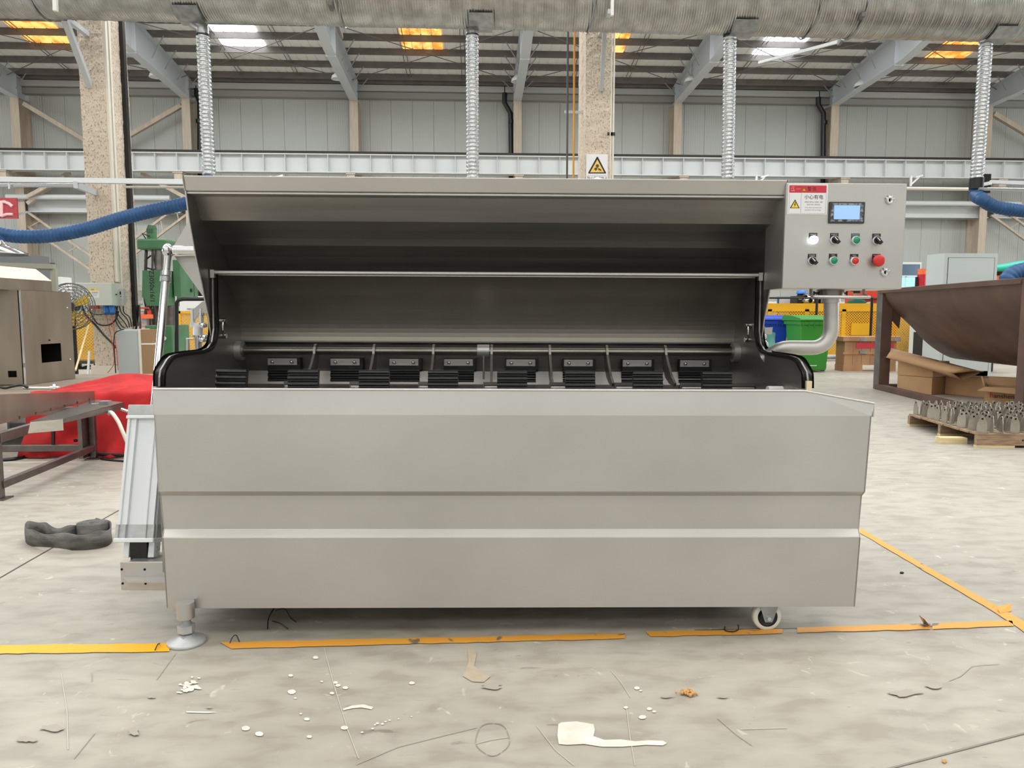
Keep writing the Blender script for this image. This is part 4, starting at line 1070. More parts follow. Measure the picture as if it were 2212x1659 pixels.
def castor(x, y):
    r = 0.05; b = B()
    zc = r + (x - M0.x) * TILT; w = 0.016
    b.tube([(x + 0.0, y, zb - 0.002), (x, y, zb + 0.02)], 0.03, ZINC, 16); c = mp('castor', b)
    b = B()
    for yy in (y - 0.028, y + 0.024): b.prism([(x - 0.034, zb), (x + 0.034, zb), (x + 0.017, zc - 0.002), (x + 0.012, zc - 0.014), (x - 0.012, zc - 0.014), (x - 0.017, zc - 0.002)], 'y', yy, yy + 0.004, ZINC)
    b.box((x - 0.034, y - 0.028, zb - 0.006), (x + 0.034, y + 0.028, zb), ZINC); part('fork', b, c, bevel=0.001)
    b = B(); b.lathe([(0.034, -w), (0.046, -w), (0.05, -w + 0.005), (0.05, w - 0.005), (0.046, w), (0.034, w), (0.034, -w)], (x, y, zc), NYLON, 36, 'y'); part('wheel', b, c, label='cream nylon tread')
    b = B(); b.lathe([(0.0, -w + 0.003), (0.012, -w - 0.002), (0.014, -w + 0.004), (0.03, -w + 0.005), (0.0345, -w - 0.001), (0.0345, w), (0, w)], (x, y, zc), BLACK, 30, 'y'); part('hub', b, c, label='black hub')
    b = B(); b.tube([(x, y - 0.034, zc), (x, y + 0.034, zc)], 0.007, CHROME, 8); part('axle_bolt', b, c)
qc = Q(1658, 1364, Z=0.0); castor(qc.x, qc.y + 0.02); castor(qc.x, 3.03)

# ---------------------------------------------------------------- control box on its bent pipe
YB_ = 2.775; BD = 0.20
c00, c11 = Q(1699, 392, Y=YB_), Q(1943, 621, Y=YB_)
bx0 = Q(1691, 505, Y=YB_).x; bx1 = Q(1950.5, 505, Y=YB_).x; bz0 = Q(1815, 620.5, Y=YB_).z; bz1 = Q(1815, 391.5, Y=YB_).z
b = B(); b.box((bx0, YB_ + 0.006, bz0), (bx1, YB_ + BD, bz1), STEEL); box_ = mp('control_box', b, bevel=0.003)
b = B(); b.box((bx0, YB_, bz0 + 0.001), (bx1, YB_ + 0.005, bz1 - 0.001), STEEL); part('door', b, box_, bevel=0.002)
yfz = YB_
def K(px, py, dy=0.0): return Q(px, py, Y=yfz - dy)
# warning label
lab = B(); y_ = yfz - 0.0012
P1, P2 = K(1698.5, 394), K(1782, 460.3)
lx0, lx1, lz1, lz0 = P1.x, P2.x, P1.z, P2.z
lw, lh = lx1 - lx0, lz1 - lz0
def Lp(u, v, d=0.0): return Vector((lx0 + u * lw, y_ - d, lz1 - v * lh))
def Lbox(b, u0, v0, u1, v1, d, m): a = Lp(u0, v0); c = Lp(u1, v1); b.box((a.x, y_ - d - 0.0002, c.z), (c.x, y_ - d + 0.0001, a.z), m)
Lbox(lab, 0, 0, 1, 1, 0, PAPER); Lbox(lab, 0.03, 0.05, 0.965, 0.29, 0.0002, REDS)
for (u0, v0, u1, v1) in ((0.035, 0.965, 0.965, 0.972), (0.036, 0.3, 0.041, 0.97), (0.96, 0.3, 0.965, 0.97), (0.335, 0.3, 0.34, 0.97)): Lbox(lab, u0, v0, u1, v1, 0.0002, INKG)
def tri(b, cu, cv, s, d, m):                         # upright triangle, s = half width in metres
    c = Lp(cu, cv); y = y_ - d
    b.add([(c.x - s, y, c.z - s * 0.8), (c.x + s, y, c.z - s * 0.8), (c.x, y, c.z + s * 0.95)], [(0, 1, 2)], m)
tri(lab, 0.40, 0.185, 0.0086, 0.0004, YELS); tri(lab, 0.40, 0.185, 0.0072, 0.0005, INK); tri(lab, 0.40, 0.188, 0.0052, 0.0006, YELS)
c = Lp(0.40, 0.185); lab.add([(c.x - 0.0006, y_ - 0.0007, c.z + 0.002), (c.x + 0.0006, y_ - 0.0007, c.z + 0.002), (c.x + 0.0004, y_ - 0.0007, c.z - 0.0015), (c.x - 0.0004, y_ - 0.0007, c.z - 0.0015)], [(0, 1, 2, 3)], INK)
tri(lab, 0.185, 0.665, 0.0185, 0.0003, INK); tri(lab, 0.185, 0.68, 0.0137, 0.0004, YELS)
c = Lp(0.185, 0.66); bolt = [(0.0016, 0.010), (-0.0035, -0.0005), (-0.0006, -0.0005), (-0.0022, -0.009), (0.0034, 0.0012), (0.0006, 0.0012), (0.0036, 0.0095)]
lab.add([(c.x + u, y_ - 0.0006, c.z - 0.003 + v) for u, v in bolt], [tuple(range(7))], INK)
lab.text('警 告', 0.0150, Lp(0.60, 0.175, 0.0005), INK); lab.text('小心有电', 0.0178, Lp(0.655, 0.44, 0.0003), INK)
lab.text('未授权不得专业人员操作、维护', 0.0049, Lp(0.655, 0.595, 0.0003), INK); lab.text('ELECTRIC SHOCK', 0.0062, Lp(0.655, 0.68, 0.0003), INK)
lab.text('Only allows professional', 0.0062, Lp(0.65, 0.775, 0.0003), INKG); lab.text('operation and servicing.', 0.0062, Lp(0.64, 0.85, 0.0003), INKG)
PINK = mat('pale pink ink', (246, 176, 178), 0.5)
def ringarc(b, c, r0, r1, a0, a1, d, m, n=12, sx=1.0, sz=1.0):
    vs = []
    for i in range(n + 1):
        t = R(a0 + (a1 - a0) * i / n)
        for r in (r0, r1): vs.append((c.x + r * math.cos(t) * sx, y_ - d, c.z + r * math.sin(t) * sz))
    b.add(vs, [(2 * i, 2 * i + 1, 2 * i + 3, 2 * i + 2) for i in range(n)], m)
c = Lp(0.125, 0.14); ringarc(lab, c, 0.0052, 0.0066, 20, 190, 0.0004, PINK)
lab.box((c.x - 0.0066, y_ - 0.0005, c.z - 0.0045), (c.x - 0.0052, y_ - 0.0004, c.z), PINK); lab.box((c.x - 0.0008, y_ - 0.0005, c.z - 0.0045), (c.x + 0.0006, y_ - 0.0004, c.z + 0.005), PINK)
lab.box((c.x - 0.0008, y_ - 0.0005, c.z - 0.0046), (c.x + 0.0055, y_ - 0.0004, c.z - 0.0034), PINK); lab.box((c.x - 0.007, y_ - 0.0005, c.z - 0.0105), (c.x + 0.0065, y_ - 0.0004, c.z - 0.0085), PINK)
lab.text('HEBIGE', 0.0052, Lp(0.255, 0.17, 0.0004), PINK)
part('warning_label', lab, box_, label='white and red electric shock warning label')
# touch screen
b = B(); s0, s1 = K(1786.5, 432.5), K(1862, 479.5); b.box((s0.x, yfz - 0.007, s1.z), (s1.x, yfz, s0.z), mat('grey black bezel', (52, 54, 58), 0.45)); ts = part('touch_screen', b, box_, bevel=0.003)
b = B(); a0, a1 = K(1796.5, 440.5), K(1851, 470.8)
b.box((a0.x, yfz - 0.0078, a1.z), (a1.x, yfz - 0.007, a0.z), mat('lit blue display', (150, 188, 232), 0.2, emit=(140, 180, 230), es=0.45)); part('display', b, ts, label='pale blue lit display')
FOILP = mat('wrinkled protective film', (150, 158, 170), 0.25, 0.0, (62, 66, 72), 60, (1, 1, 1), 0.42, 0.58, bump=0.3, bs=120)
b = B(); e0, e1 = K(1790, 436), K(1858, 475.5)
for (xx0, xx1, zz0, zz1) in ((e0.x, e1.x, a0.z + 0.001, e0.z), (e0.x, e1.x, e1.z, a1.z - 0.001), (e0.x, a0.x - 0.001, a1.z, a0.z), (a1.x + 0.001, e1.x, a1.z, a0.z)): b.box((xx0, yfz - 0.0075, zz0), (xx1, yfz - 0.007, zz1), FOILP)
part('screen_film', b, ts, label='wrinkled clear film round the display')
# buttons
GRN = mat('green button plastic', (14, 146, 104), 0.35); REDB = mat('red button plastic', (206, 46, 44), 0.35); RING = mat('silver ring', (214, 216, 218), 0.3, 0.5)
LAMPW = mat('lit white indicator', (255, 255, 255), 0.3, emit=(235, 255, 252), es=3.0); TEALP = mat('film covered nameplate', (58, 86, 88), 0.5)
items = [(1753, 515.3, 'lamp', ('Индикация', 'питания'), 'lit white pilot lamp'), (1798.7, 515.3, 'sel', ('M ДВ ОТ',), 'black selector, second in the top row'),
         (1844.3, 516, 'grn', ('Включение', 'питания'), 'green push button of the top row'), (1889.8, 516, 'sel', ('Нагрев', 'камеры'), 'black selector at the end of the top row'),
         (1750.7, 560.4, 'sel', ('Подъём', 'крышки'), 'black selector at the start of the lower row'), (1796.2, 560, 'grn', ('Пуск',), 'green push button of the lower row'),
         (1841.8, 560.4, 'red', ('Стоп', 'вращения'), 'small red push button'), (1889.8, 560, 'stop', ('Аварийный',), 'large red mushroom emergency button')]
for (px, py, kind, txt, labl) in items:
    c = K(px, py); r = 0.0158
    n0 = K(px - 8.8, py - 15.2); n1 = K(px + 8.2, py + 3); b = B()
    npm = TEALP if txt[0] == 'Включение' else BLACK
    b.box((n0.x, yfz - 0.0015, n1.z), (n1.x, yfz, n0.z), npm)
    for k, tx in enumerate(txt): b.text(tx, 0.0056 if len(tx) < 9 else 0.0046, (n0.x + (n1.x - n0.x) / 2, yfz - 0.0018, n0.z - 0.005 - 0.0068 * k), mat('engraved pale lettering', (206, 208, 210), 0.5))
    plt = b
    b = B(); cc = (c.x - 0.001, yfz, c.z)
    if kind == 'lamp':
        b.lathe([(r * 0.98, 0.0), (r * 0.98, -0.006), (r * .92, -0.008)], cc, RING, 24, 'y'); b.lathe([(0.0, -0.022), (r * 0.6, -0.02), (r * 0.95, -0.014), (r, -0.007), (r, -0.002)], cc, LAMPW, 24, 'y'); nm = 'pilot_lamp'
    elif kind in ('grn', 'red'):
        b.lathe([(r, 0.0), (r, -0.011), (r * 0.82, -0.0135), (r * .82, -0.011)], cc, RING, 28, 'y'); b.lathe([(r * 0.82, -0.011), (r * .78, -0.0135), (0, -0.0138)], cc, GRN if kind == 'grn' else REDB, 28, 'y'); nm = 'push_button'
    elif kind == 'sel':
        b.lathe([(r, 0.0), (r, -0.009), (r * 0.86, -0.011), (r * .86, -0.009)], cc, RING, 28, 'y'); b.lathe([(r * 0.86, -0.009), (r * .8, -0.012), (0, -0.012)], cc, BLACK, 28, 'y')
        v = Vector((1, 0, -1)).normalized(); w = Vector((1, 0, 1)).normalized(); o = Vector(cc) + Vector((0, -0.018, 0))
        b.bar(o - v * 0.013, o + v * 0.0165, 0.012, 0.011, BLACK, up=(0, 1, 0)); b.bar(o + Vector((0, -0.006, 0)) - v * 0.012 + w * 0.001, o + Vector((0, -0.006, 0)) + v * 0.004 + w * 0.001, 0.0032, 0.001, WHITEP, up=(0, 1, 0)); nm = 'selector_switch'
    else:
        b.lathe([(0.012, 0.0), (0.012, -0.016)], cc, BLACK, 20, 'y'); b.lathe([(0.014, -0.014), (0.0215, -0.016), (0.0225, -0.021), (0.0205, -0.026), (0.012, -0.029), (0, -0.030)], cc, REDB, 28, 'y'); nm = 'emergency_button'
    b.add(plt.v, plt.f, BLACK); 
    # keep the nameplate's own materials
    base = len(b.f) - len(plt.f)
    for i, mm in enumerate(plt.m): b.m[base + i] = b.mi(plt.mats[mm])
    part(nm, b, box_, label=labl)
for (px, py) in ((1917, 428.6), (1907.7, 584.5)):
    c = K(px, py); b = B(); b.lathe([(0.0145, 0), (0.0145, -0.006), (0.011, -0.009), (0.0075, -0.009), (0.0075, -0.004), (0, -0.004)], (c.x, yfz, c.z), CHROME, 16, 'y', smooth=False)
    for k in range(4): t = R(25 + k * 42); b.bar((c.x + .009 * math.cos(t), yfz - 0.005, c.z + .009 * math.sin(t)), (c.x + .0185 * math.cos(t), yfz - 0.005, c.z + .0185 * math.sin(t)), 0.004, 0.006, CHROME, up=(0, 1, 0))
    b.bar((c.x, yfz - 0.005, c.z - 0.006), (c.x, yfz - 0.005, c.z + 0.006), 0.003, 0.006, DARK, up=(0, 1, 0)); part('door_lock', b, box_)
# grab handle under the box
yh = YB_ - 0.03
hh = [Q(1749, 612, Y=YB_ + 0.06), Q(1749, 634, Y=YB_ + 0.05), Q(1752, 638, Y=YB_ + 0.01), Q(1757, 638, Y=yh), Q(1876, 638.5, Y=yh), Q(1872, 637, Y=YB_ + 0.03), Q(1863, 633, Y=YB_ + 0.06), Q(1863, 612, Y=YB_ + 0.06)]
b = B(); b.tube(hh, 0.006, STEEL, 10); part('grab_handle', b, box_)
# bent support pipe
yp2 = YB_ + 0.11; PXC = lambda px, py: Q(px, py, Y=yp2)
top = PXC(1793, 618); rp = 0.0285
path = [top, PXC(1793, 705)]
for k in range(1, 9):                                # elbow: quarter turn to the left
    t = R(90 * k / 8); path.append(PXC(1793 - 40 + 40 * math.cos(t), 706 + 42 * math.sin(t)))
path += [PXC(1730, 748), PXC(1702, 748), Q(1692, 749, Y=yp2 + .004), Q(1682, 752, Y=yp2 + 0.012), Q(1670, 760, Y=yp2 + 0.03), Q(1655, 773, Y=yp2 + 0.05)]
path[-1].x = XR - 0.0
b = B(); b.tube(path, rp, STEEL, 24); pipe = mp('support_pipe', b)
b = B(); b.tube([PXC(1791, 616) , PXC(1791, 636)], 0.050, POLISH, 28); part('collar', b, pipe)
b = B(); b.tube([PXC(1791, 636), PXC(1791, 642)], 0.0445, STEEL, 28); b.tube([PXC(1792, 642), PXC(1792, 645)], 0.035, STEEL, 28); b.tube([PXC(1792, 645), PXC(1792, 650)], 0.036, STEEL, 28); part('flange', b, pipe)
for s in (-1, 1):
    b = B(); q = PXC(1791 + s * 28, 630); b.tube([q, q + Vector((s * 0.014, 0, 0))], 0.004, BLACK, 8); b.tube([q + Vector((s * 0.014, 0, -0.008)), q + Vector((s * 0.014, 0, 0.008))], 0.003, BLACK, 8); part('thumb_screw', b, pipe)
# ================================================================ LEFT SIDE OF THE HALL
# low steel working platform carrying the cabinet, red canvas over its right end
ZT = 0.455
P0 = W(-60, 846, Z=ZT); 
yfr = W(100, 850, Z=ZT).y
pf = W(60, 858, Z=ZT); pb_ = W(60, 808.5, Z=ZT); xr_p = W(345, 830, Z=ZT).x
yb_p = pb_.y; yf_p = 6.05; xr_pl = -2.35; xl_pl = -7.6
t = thing('work_platform', 'low brown steel working platform behind the grey tray stand', 'platform', ((xl_pl + xr_pl) / 2, (yf_p + yb_p) / 2, 0))
b = B(); b.box((xl_pl, yf_p, ZT - 0.03), (xr_pl, yb_p, ZT), BROWNT); part('top_plate', b, t)
for x in (xl_pl + 0.1, (xl_pl + xr_pl) / 2, xr_pl - 0.1):
    for y in (yf_p + 0.1, yb_p - 0.1):
        b = B(); b.box((x - 0.05, y - 0.05, 0), (x + 0.05, y + 0.05, ZT - 0.03), STEELD); part('leg', b, t)
b = B(); b.box((xl_pl, yf_p + 0.02, ZT - 0.13), (xr_pl, yf_p + 0.05, ZT - 0.03), RUSTG); part('front_beam', b, t)
b = B(); b.box((-4.75, 6.3, 0), (-4.2, 6.8, 0.32), CABG); b.box((-4.62, 6.29, 0.2), (-4.35, 6.3, 0.3), BINB)
solo('storage_box', b, (-4.5, 6.5, 0), 'low grey box with a blue patch half hidden behind the red canvas', 'box')

# brown tinted stainless cabinet with open window and sloping hood
yc = W(55, 833, Z=ZT).y; c0 = W(55, 833, Z=ZT); c1 = W(163, 818, Z=ZT)
cl = W(13, 831, Z=ZT)
ztc = W(45, 626, Y=c0.y).z
e1 = (c1 - c0); e1.z = 0; e1 = e1.normalized(); 
nrm = Vector((-e1.y, e1.x, 0))                            # pointing away from the camera
w1 = (c1 - c0).length
t = thing('stainless_cabinet', 'brown tinted stainless cabinet with square window and sloped hood, on the platform', 'cabinet', c0)
dpt = 0.62
# door leaf on the left stands ajar, body behind it
def pt(u, v, z): q = c0 + e1 * u + nrm * v; return Vector((q.x, q.y, z))
h = ztc - ZT
wz0, wz1 = W(120, 786, Y=c0.y + .1).z, W(120, 745, Y=c0.y + .1).z
wu0, wu1 = w1 * 0.33, w1 * 0.73
b = B()
def sheet(b, u0, u1, z0, z1, v=0.0, m=STEELB, th=0.004): b.slab([pt(u0, v, z0), pt(u1, v, z0), pt(u1, v, z1), pt(u0, v, z1)], nrm, th, m)
sheet(b, 0, wu0, ZT, ztc); sheet(b, wu1, w1, ZT, ztc); sheet(b, wu0, wu1, ZT, wz0); sheet(b, wu0, wu1, wz1, ztc)
part('front_panel', b, t)
b = B(); b.slab([pt(w1, 0.0, ZT), pt(w1, dpt, ZT), pt(w1, dpt, ztc), pt(w1, 0, ztc)], -e1, 0.004, STEELB); b.slab([pt(0, dpt, ZT), pt(w1, dpt, ZT), pt(w1, dpt, ztc), pt(0, dpt, ztc)], -nrm, 0.004, STEELB)
b.slab([pt(0, 0, ztc), pt(w1, 0, ztc), pt(w1, dpt, ztc), pt(0, dpt, ztc)], (0, 0, -1), 0.004, STEELB); b.slab([pt(0, 0, ZT), pt(w1, 0, ZT), pt(w1, dpt, ZT), pt(0, dpt, ZT)], (0, 0, 1), 0.004, STEELB)
part('shell', b, t)
b = B(); b.slab([pt(0.01, .25, ZT + .01), pt(w1 - .01, .25, ZT + .01), pt(w1 - .01, .25, ztc - .01), pt(0.01, .25, ztc - .01)], nrm, 0.004, DARK); b.slab([pt(wu1 + .03, .01, ZT + .01), pt(wu1 + .03, .25, ZT + .01), pt(wu1 + .03, .25, ztc - .01), pt(wu1 + .03, .01, ztc - .01)], e1, .004, DARK); part('shade_sheet', b, t)  # dark sheets added inside, painting the shade seen through the window
b = B(); f0 = W(-50, 826, Z=ZT); g0 = Vector((c0.x - 0.02, c0.y + 0.0, ZT)); ed = (W(-70, 832, Z=ZT + 0.0) - g0); ed.z = 0; ed.normalize(); ed = Vector((-0.93, -0.02, 0)).normalized()
n2 = Vector((0, 1, 0))
d1 = 0.168; hz0, hz1 = W(30, 815, Y=c0.y).z, W(30, 801, Y=c0.y).z
def dl(u, z): q = g0 + ed * u; return Vector((q.x, q.y, z))
for (u0, u1, z0, z1) in ((0, 0.05, ZT + 0.01, ztc), (0.125, 0.22, ZT + 0.01, ztc), (0.05, 0.125, ZT + 0.01, hz0), (0.05, 0.125, hz1, ztc)):
    b.slab([dl(u0, z0), dl(u1, z0), dl(u1, z1), dl(u0, z1)], n2, 0.012, STEELB)
part('side_door', b, t)
b = B(); b.bar(pt(-0.006, -0.004, ZT), pt(-0.006, -0.004, ztc), 0.012, 0.012, CHROME); part('door_edge', b, t)
for z_ in (0.24, 0.78):
    b = B(); q = pt(-0.012, -0.012, ZT + z_ * h * .9); b.bar(q - Vector((0, 0, .02)), q + Vector((0, 0, .02)), 0.016, 0.016, ZINC); part('hinge', b, t)
for (px, py) in ((145, 664), (153, 783.5)):
    q = pt(w1 * 0.9, -0.003, W(px, py, Y=c0.y + .15).z); b = B(); b.lathe([(0, -0.008), (0.008, -0.008), (0.008, 0.0)], q, CHROME, 10, 'y'); part('lock', b, t)
q = pt(w1 * 0.5, -0.002, W(108, 737, Y=c0.y + .1).z); b = B(); b.lathe([(0, -0.002), (0.009, -0.002)], q, DARK, 12, 'y'); part('hole', b, t)
# hood on top
z2 = W(60, 602, Y=c0.y + .1).z; z3 = W(60, 589, Y=c0.y + .3).z
hp = [pt(-0.33, 0.02, ztc), pt(w1 * 0.70, 0.02, ztc), pt(w1 * 0.70, 0.02, z2), pt(-0.03, 0.02, z2)]
b = B()
A = [(-0.30, 0.05), (w1 * .68, 0.05), (w1 * .68, 0.50), (-0.30, 0.50)]
u0, u1 = -0.07, w1 * 0.80; ua = -0.40; HOODT = mat('tan reflection hood sheet', (206, 168, 122), 0.3, 0.5)  # reflected cardboard tan painted into the hood's top sheet
zz1 = z2; zz2 = z3 + 0.02
prof = [(0.09, ztc), (0.09, zz1), (0.24, zz2 + .03), (0.5, zz2 + .03), (0.5, ztc)]
vs = [pt(u0, v, z_) for v, z_ in prof] + [pt(u1, v, z_) for v, z_ in prof]
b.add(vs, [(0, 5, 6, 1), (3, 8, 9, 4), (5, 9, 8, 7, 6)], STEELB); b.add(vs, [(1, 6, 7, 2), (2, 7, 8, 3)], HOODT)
vs = [pt(ua, v, z_) for v, z_ in prof] + [pt(u0, v, z_) for v, z_ in prof]
b.add(vs, [(0, 5, 6, 1), (1, 6, 7, 2), (2, 7, 8, 3), (3, 8, 9, 4), (4, 3, 2, 1, 0), (0, 4, 9, 5)], STEELB)
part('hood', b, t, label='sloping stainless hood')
# grey steel frame behind the cabinet
yq = c0.y + 1.25
b = B(); zz = ZT
FR = mat('grey green steel frame', (150, 152, 138), 0.55)
t = thing('open_rack', 'grey green open steel frame standing behind the stainless cabinet', 'frame', W(60, 600, Y=yq) * 1.0)
t.location.z = 0; ORG[t.name].z = 0
a = W(-80, 570, Y=yq); c = W(117, 576, Y=yq); b.bar(a, c, 0.07, 0.05, FR); b.bar(W(-80, 582, Y=yq), W(112, 583, Y=yq), 0.03, 0.015, FR); part('beam', b, t)
for px in (117, 55, -60):
    b = B(); q = W(px, 580, Y=yq); b.bar((q.x, q.y, ZT if yq < yb_p else 0), (q.x, q.y, q.z), 0.045, 0.045, FR); part('leg', b, t)
a = W(26, 560, Y=13.5); b = B(); b.box((W(-60, 560, Y=13.5).x, 13.5, 0), (W(57, 560, Y=13.5).x, 14.2, W(30, 548, Y=13.5).z), mat('slate grey cabinet paint', (110, 114, 116), 0.6)); b.box((W(20, 560, Y=13.5).x, 13.49, 0.1), (W(21, 560, Y=13.5).x, 13.5, 2.0), DARK)
solo('storage_cabinet', b, (a.x, 13.8, 0), 'tall slate grey storage cabinet at the far left behind the steel frame', 'cabinet', bevel=0.005)
b = B(); q0, q1 = W(118, 598, Y=16.0), W(133.5, 626, Y=16.0); b.box((q0.x, 16, 0), (q1.x, 16.4, q0.z), WHITEP); solo('white_board', b, (q0.x, 16, 0), 'narrow upright white board left of the pale switch box', 'board', bevel=0.004)
b = B(); q0, q1 = W(90, 567, Y=26.6), W(106, 574, Y=26.6); b.box((q0.x, 26.7, q1.z), (q1.x, 26.95, q0.z), mat('wall vent grey', (110, 110, 108), .6)); solo('wall_vent', b, (q0.x, 26.8, q1.z), 'small dark vent on the far wall above the steel frame', 'vent')

# fume hood nozzle at the left edge
b = B(); c = W(-5, 540, Y=9.4)
b.lathe([(0.06, 0.12), (0.09, 0.08), (0.12, 0.05), (0.33, -0.04), (0.33, -0.055), (0.1, 0.03)], c, CHROME, 28)
t = thing('suction_hood', 'round polished suction hood hanging under the blue hose at the left edge', 'hood', c); part('hood', b, t)
b = B(); b.tube([c + Vector((0, 0, 0.1)), W(-20, 512, Y=10.2), W(-50, 500, Y=10.5)], 0.08, BLUEH, 14); part('hose_neck', b, t)

# red wall sign with white arm emblem
y_ = 24.6
q0, q1 = W(-60, 427, Y=y_), W(38.5, 472, Y=y_)
t = thing('wall_sign', 'square red sign with a pale curved arm emblem at the left edge', 'sign', W(0, 472, Y=y_))
b = B(); b.box((q0.x, y_, q1.z), (q1.x, y_ + 0.05, q0.z), mat('sign red', (168, 58, 66), 0.5)); part('panel', b, t)
EMB = mat('sign emblem pale pink', (232, 190, 190), 0.5); b = B()
def sg(px, py, d=0.01): return W(px, py, Y=y_ - d)
b.tube([sg(1, 437), sg(10, 436), sg(20, 440), sg(27, 446)], 0.055, EMB, 6); b.tube([sg(3, 434), sg(3, 468)], 0.06, EMB, 6); b.tube([sg(3, 467), sg(15, 463), sg(28, 463)], 0.05, EMB, 6)
part('emblem', b, t)
b = B(); b.bar((q1.x - 0.1, y_ + 0.05, q1.z + 0.1), (q1.x - 0.1, 25.3, q1.z + 0.3), 0.05, 0.05, RAFT); part('bracket', b, t)

# floor standing fan in a wire cage
yf_ = 10.2; c = W(153, 662, Y=yf_); r = 48 / 1600 * yf_
t = thing('industrial_fan', 'large floor fan with a round wire cage left of the concrete pillar', 'fan', (c.x, yf_, 0))
cg = B()
for k in range(7):
    rr = r * (0.2 + 0.8 * k / 6); d = 0.07 * (1 - (k / 6) ** 2)
    for s in (-1, 1): cg.tube([(c.x + rr * math.cos(a), yf_ + s * (0.03 + d), c.z + rr * math.sin(a)) for a in [R(q * 12) for q in range(30)]], 0.0045 if k < 6 else 0.007, WIRE, 4, closed=True)
for q in range(28):
    a = R(q * 360 / 28)
    for s in (-1, 1): cg.tube([(c.x + r * f * math.cos(a + f * .5), yf_ + s * (0.03 + 0.07 * (1 - f * f)), c.z + r * f * math.sin(a + f * .5)) for f in (0.15, 0.4, 0.7, 1.0)], 0.003, WIRE, 4)
part('wire_cage', cg, t, kind='stuff')
YB2 = mat('yellow fan blade', (212, 176, 40), 0.5)
for k in range(3):
    b = B(); a = R(30 + 120 * k); v = Vector((math.cos(a), 0, math.sin(a))); w = Vector((-v.z, 0, v.x)); cc = Vector((c.x, yf_, c.z))
    b.slab([cc + v * 0.03 - w * 0.02, cc + v * r * .8 - w * 0.1 + Vector((0, -.03, 0)), cc + v * r * .85 + w * 0.03, cc + v * 0.05 + w * 0.04 + Vector((0, .02, 0))], (0, 1, 0), 0.004, YB2); part('blade', b, t)
b = B(); b.tube([(c.x, yf_ - .03, c.z), (c.x, yf_ + .14, c.z)], 0.06, BLACK, 16); part('motor', b, t)
b = B(); b.tube([(c.x, yf_ + .05, c.z), (c.x, yf_ + .05, 0.03)], 0.025, BLACK, 10); b.tube([(c.x, yf_ + .05, 0.0), (c.x, yf_ + .05, 0.03)], 0.22, BLACK, 24); part('stand', b, t)
b = B(); b.tube([W(163, 800, Y=9.2), W(191, 703, Y=10.6)], 0.012, WOODL, 8); solo('wooden_stick', b, W(163, 800, Y=9.2), 'thin pale wooden stick leaning beside the left concrete pillar', 'stick')
b = B(); p0 = W(187, 800, Y=PY - 0.3); b.bar((p0.x, p0.y, 0), W(193, 758, Y=PY - .2), 0.03, 0.02, WHITEP); solo('white_strip', b, (p0.x, p0.y, 0), 'narrow white strip leaning at the foot of the left pillar', 'strip')

# switch box on the left pillar
ys_ = PY - 0.30
q0, q1 = W(161, 611, Y=ys_), W(243, 660, Y=ys_)
t = thing('switch_box', 'pale grey green electrical box with a yellow and white warning label on the left pillar', 'electrical box', (q0.x, ys_, q1.z))
b = B(); b.box((q0.x, ys_ + 0.015, q1.z), (q1.x, PY, q0.z), CABW); part('body', b, t, bevel=0.006)
b = B(); b.box((q0.x + .003, ys_, q1.z + .003), (q1.x - .003, ys_ + 0.014, q0.z - .003), CABW); part('door', b, t, bevel=0.004)
l0, l1 = W(187, 624, Y=ys_), W(214.5, 643, Y=ys_); yy = ys_ - 0.001
b = B(); b.box((l0.x, yy - .0005, l1.z), (l1.x, yy, l0.z), PAPER); zm = l0.z - (l0.z - l1.z) * 0.2; b.box((l0.x, yy - .001, zm), (l1.x, yy - .0005, l0.z), YELS)
cx = (l0.x + l1.x) / 2; hh_ = l0.z - l1.z; ww = l1.x - l0.x
b.text('警告', hh_ * .16, (cx, yy - .0015, l0.z - hh_ * .1), INK); b.text('有电危险', hh_ * 0.17, (cx + ww * .17, yy - .001, l0.z - hh_ * .42), INK)
for k, s in enumerate(('非专业人员', '请勿打开')): b.text(s, hh_ * .11, (cx + ww * .17, yy - .001, l0.z - hh_ * (.6 + .16 * k)), INKG)
tcx, tcz = l0.x + ww * 0.2, l0.z - hh_ * 0.6
for sc_, m_i in ((1.0, INK), (0.72, YELS)): b.add([(tcx - .05 * sc_, yy - .001 - .0004 * (1 - sc_), tcz - .035 * sc_), (tcx + .05 * sc_, yy - .001 - .0004 * (1 - sc_), tcz - .035 * sc_), (tcx, yy - .001 - .0004 * (1 - sc_), tcz + .05 * sc_)], [(0, 1, 2)], m_i)
b.add([(tcx - .004, yy - .002, tcz - .02), (tcx + .008, yy - .002, tcz), (tcx + .002, yy - .002, tcz + .03), (tcx - .008, yy - .002, tcz + .005)], [(0, 1, 2, 3)], INK)
part('warning_label', b, t, label='yellow and white warning label')
b = B(); bx = q1.x + 0.0; b.tube([(bx, ys_ + .12, (q0.z + q1.z) / 2), (bx + .02, ys_ + .12, (q0.z + q1.z) / 2)], 0.01, BLACK, 10); part('lock', b, t)
for k, px in enumerate((200, 209)):
    b = B(); c = W(px, 663, Y=ys_ + .08); b.box((c.x - .03, c.y - .03, c.z - .03), (c.x + .03, c.y + .03, q1.z), REDP); part('socket', b, t, label='red industrial socket')
for k, px in enumerate((228, 240)):
    b = B(); b.bar(W(px, 661, Y=ys_ + .08), W(px + 3, 678, Y=ys_ + .03), 0.075, 0.08, mat('blue socket plastic', (28, 100, 170), 0.4)); part('socket', b, t, label='blue industrial socket', bevel=0.008)
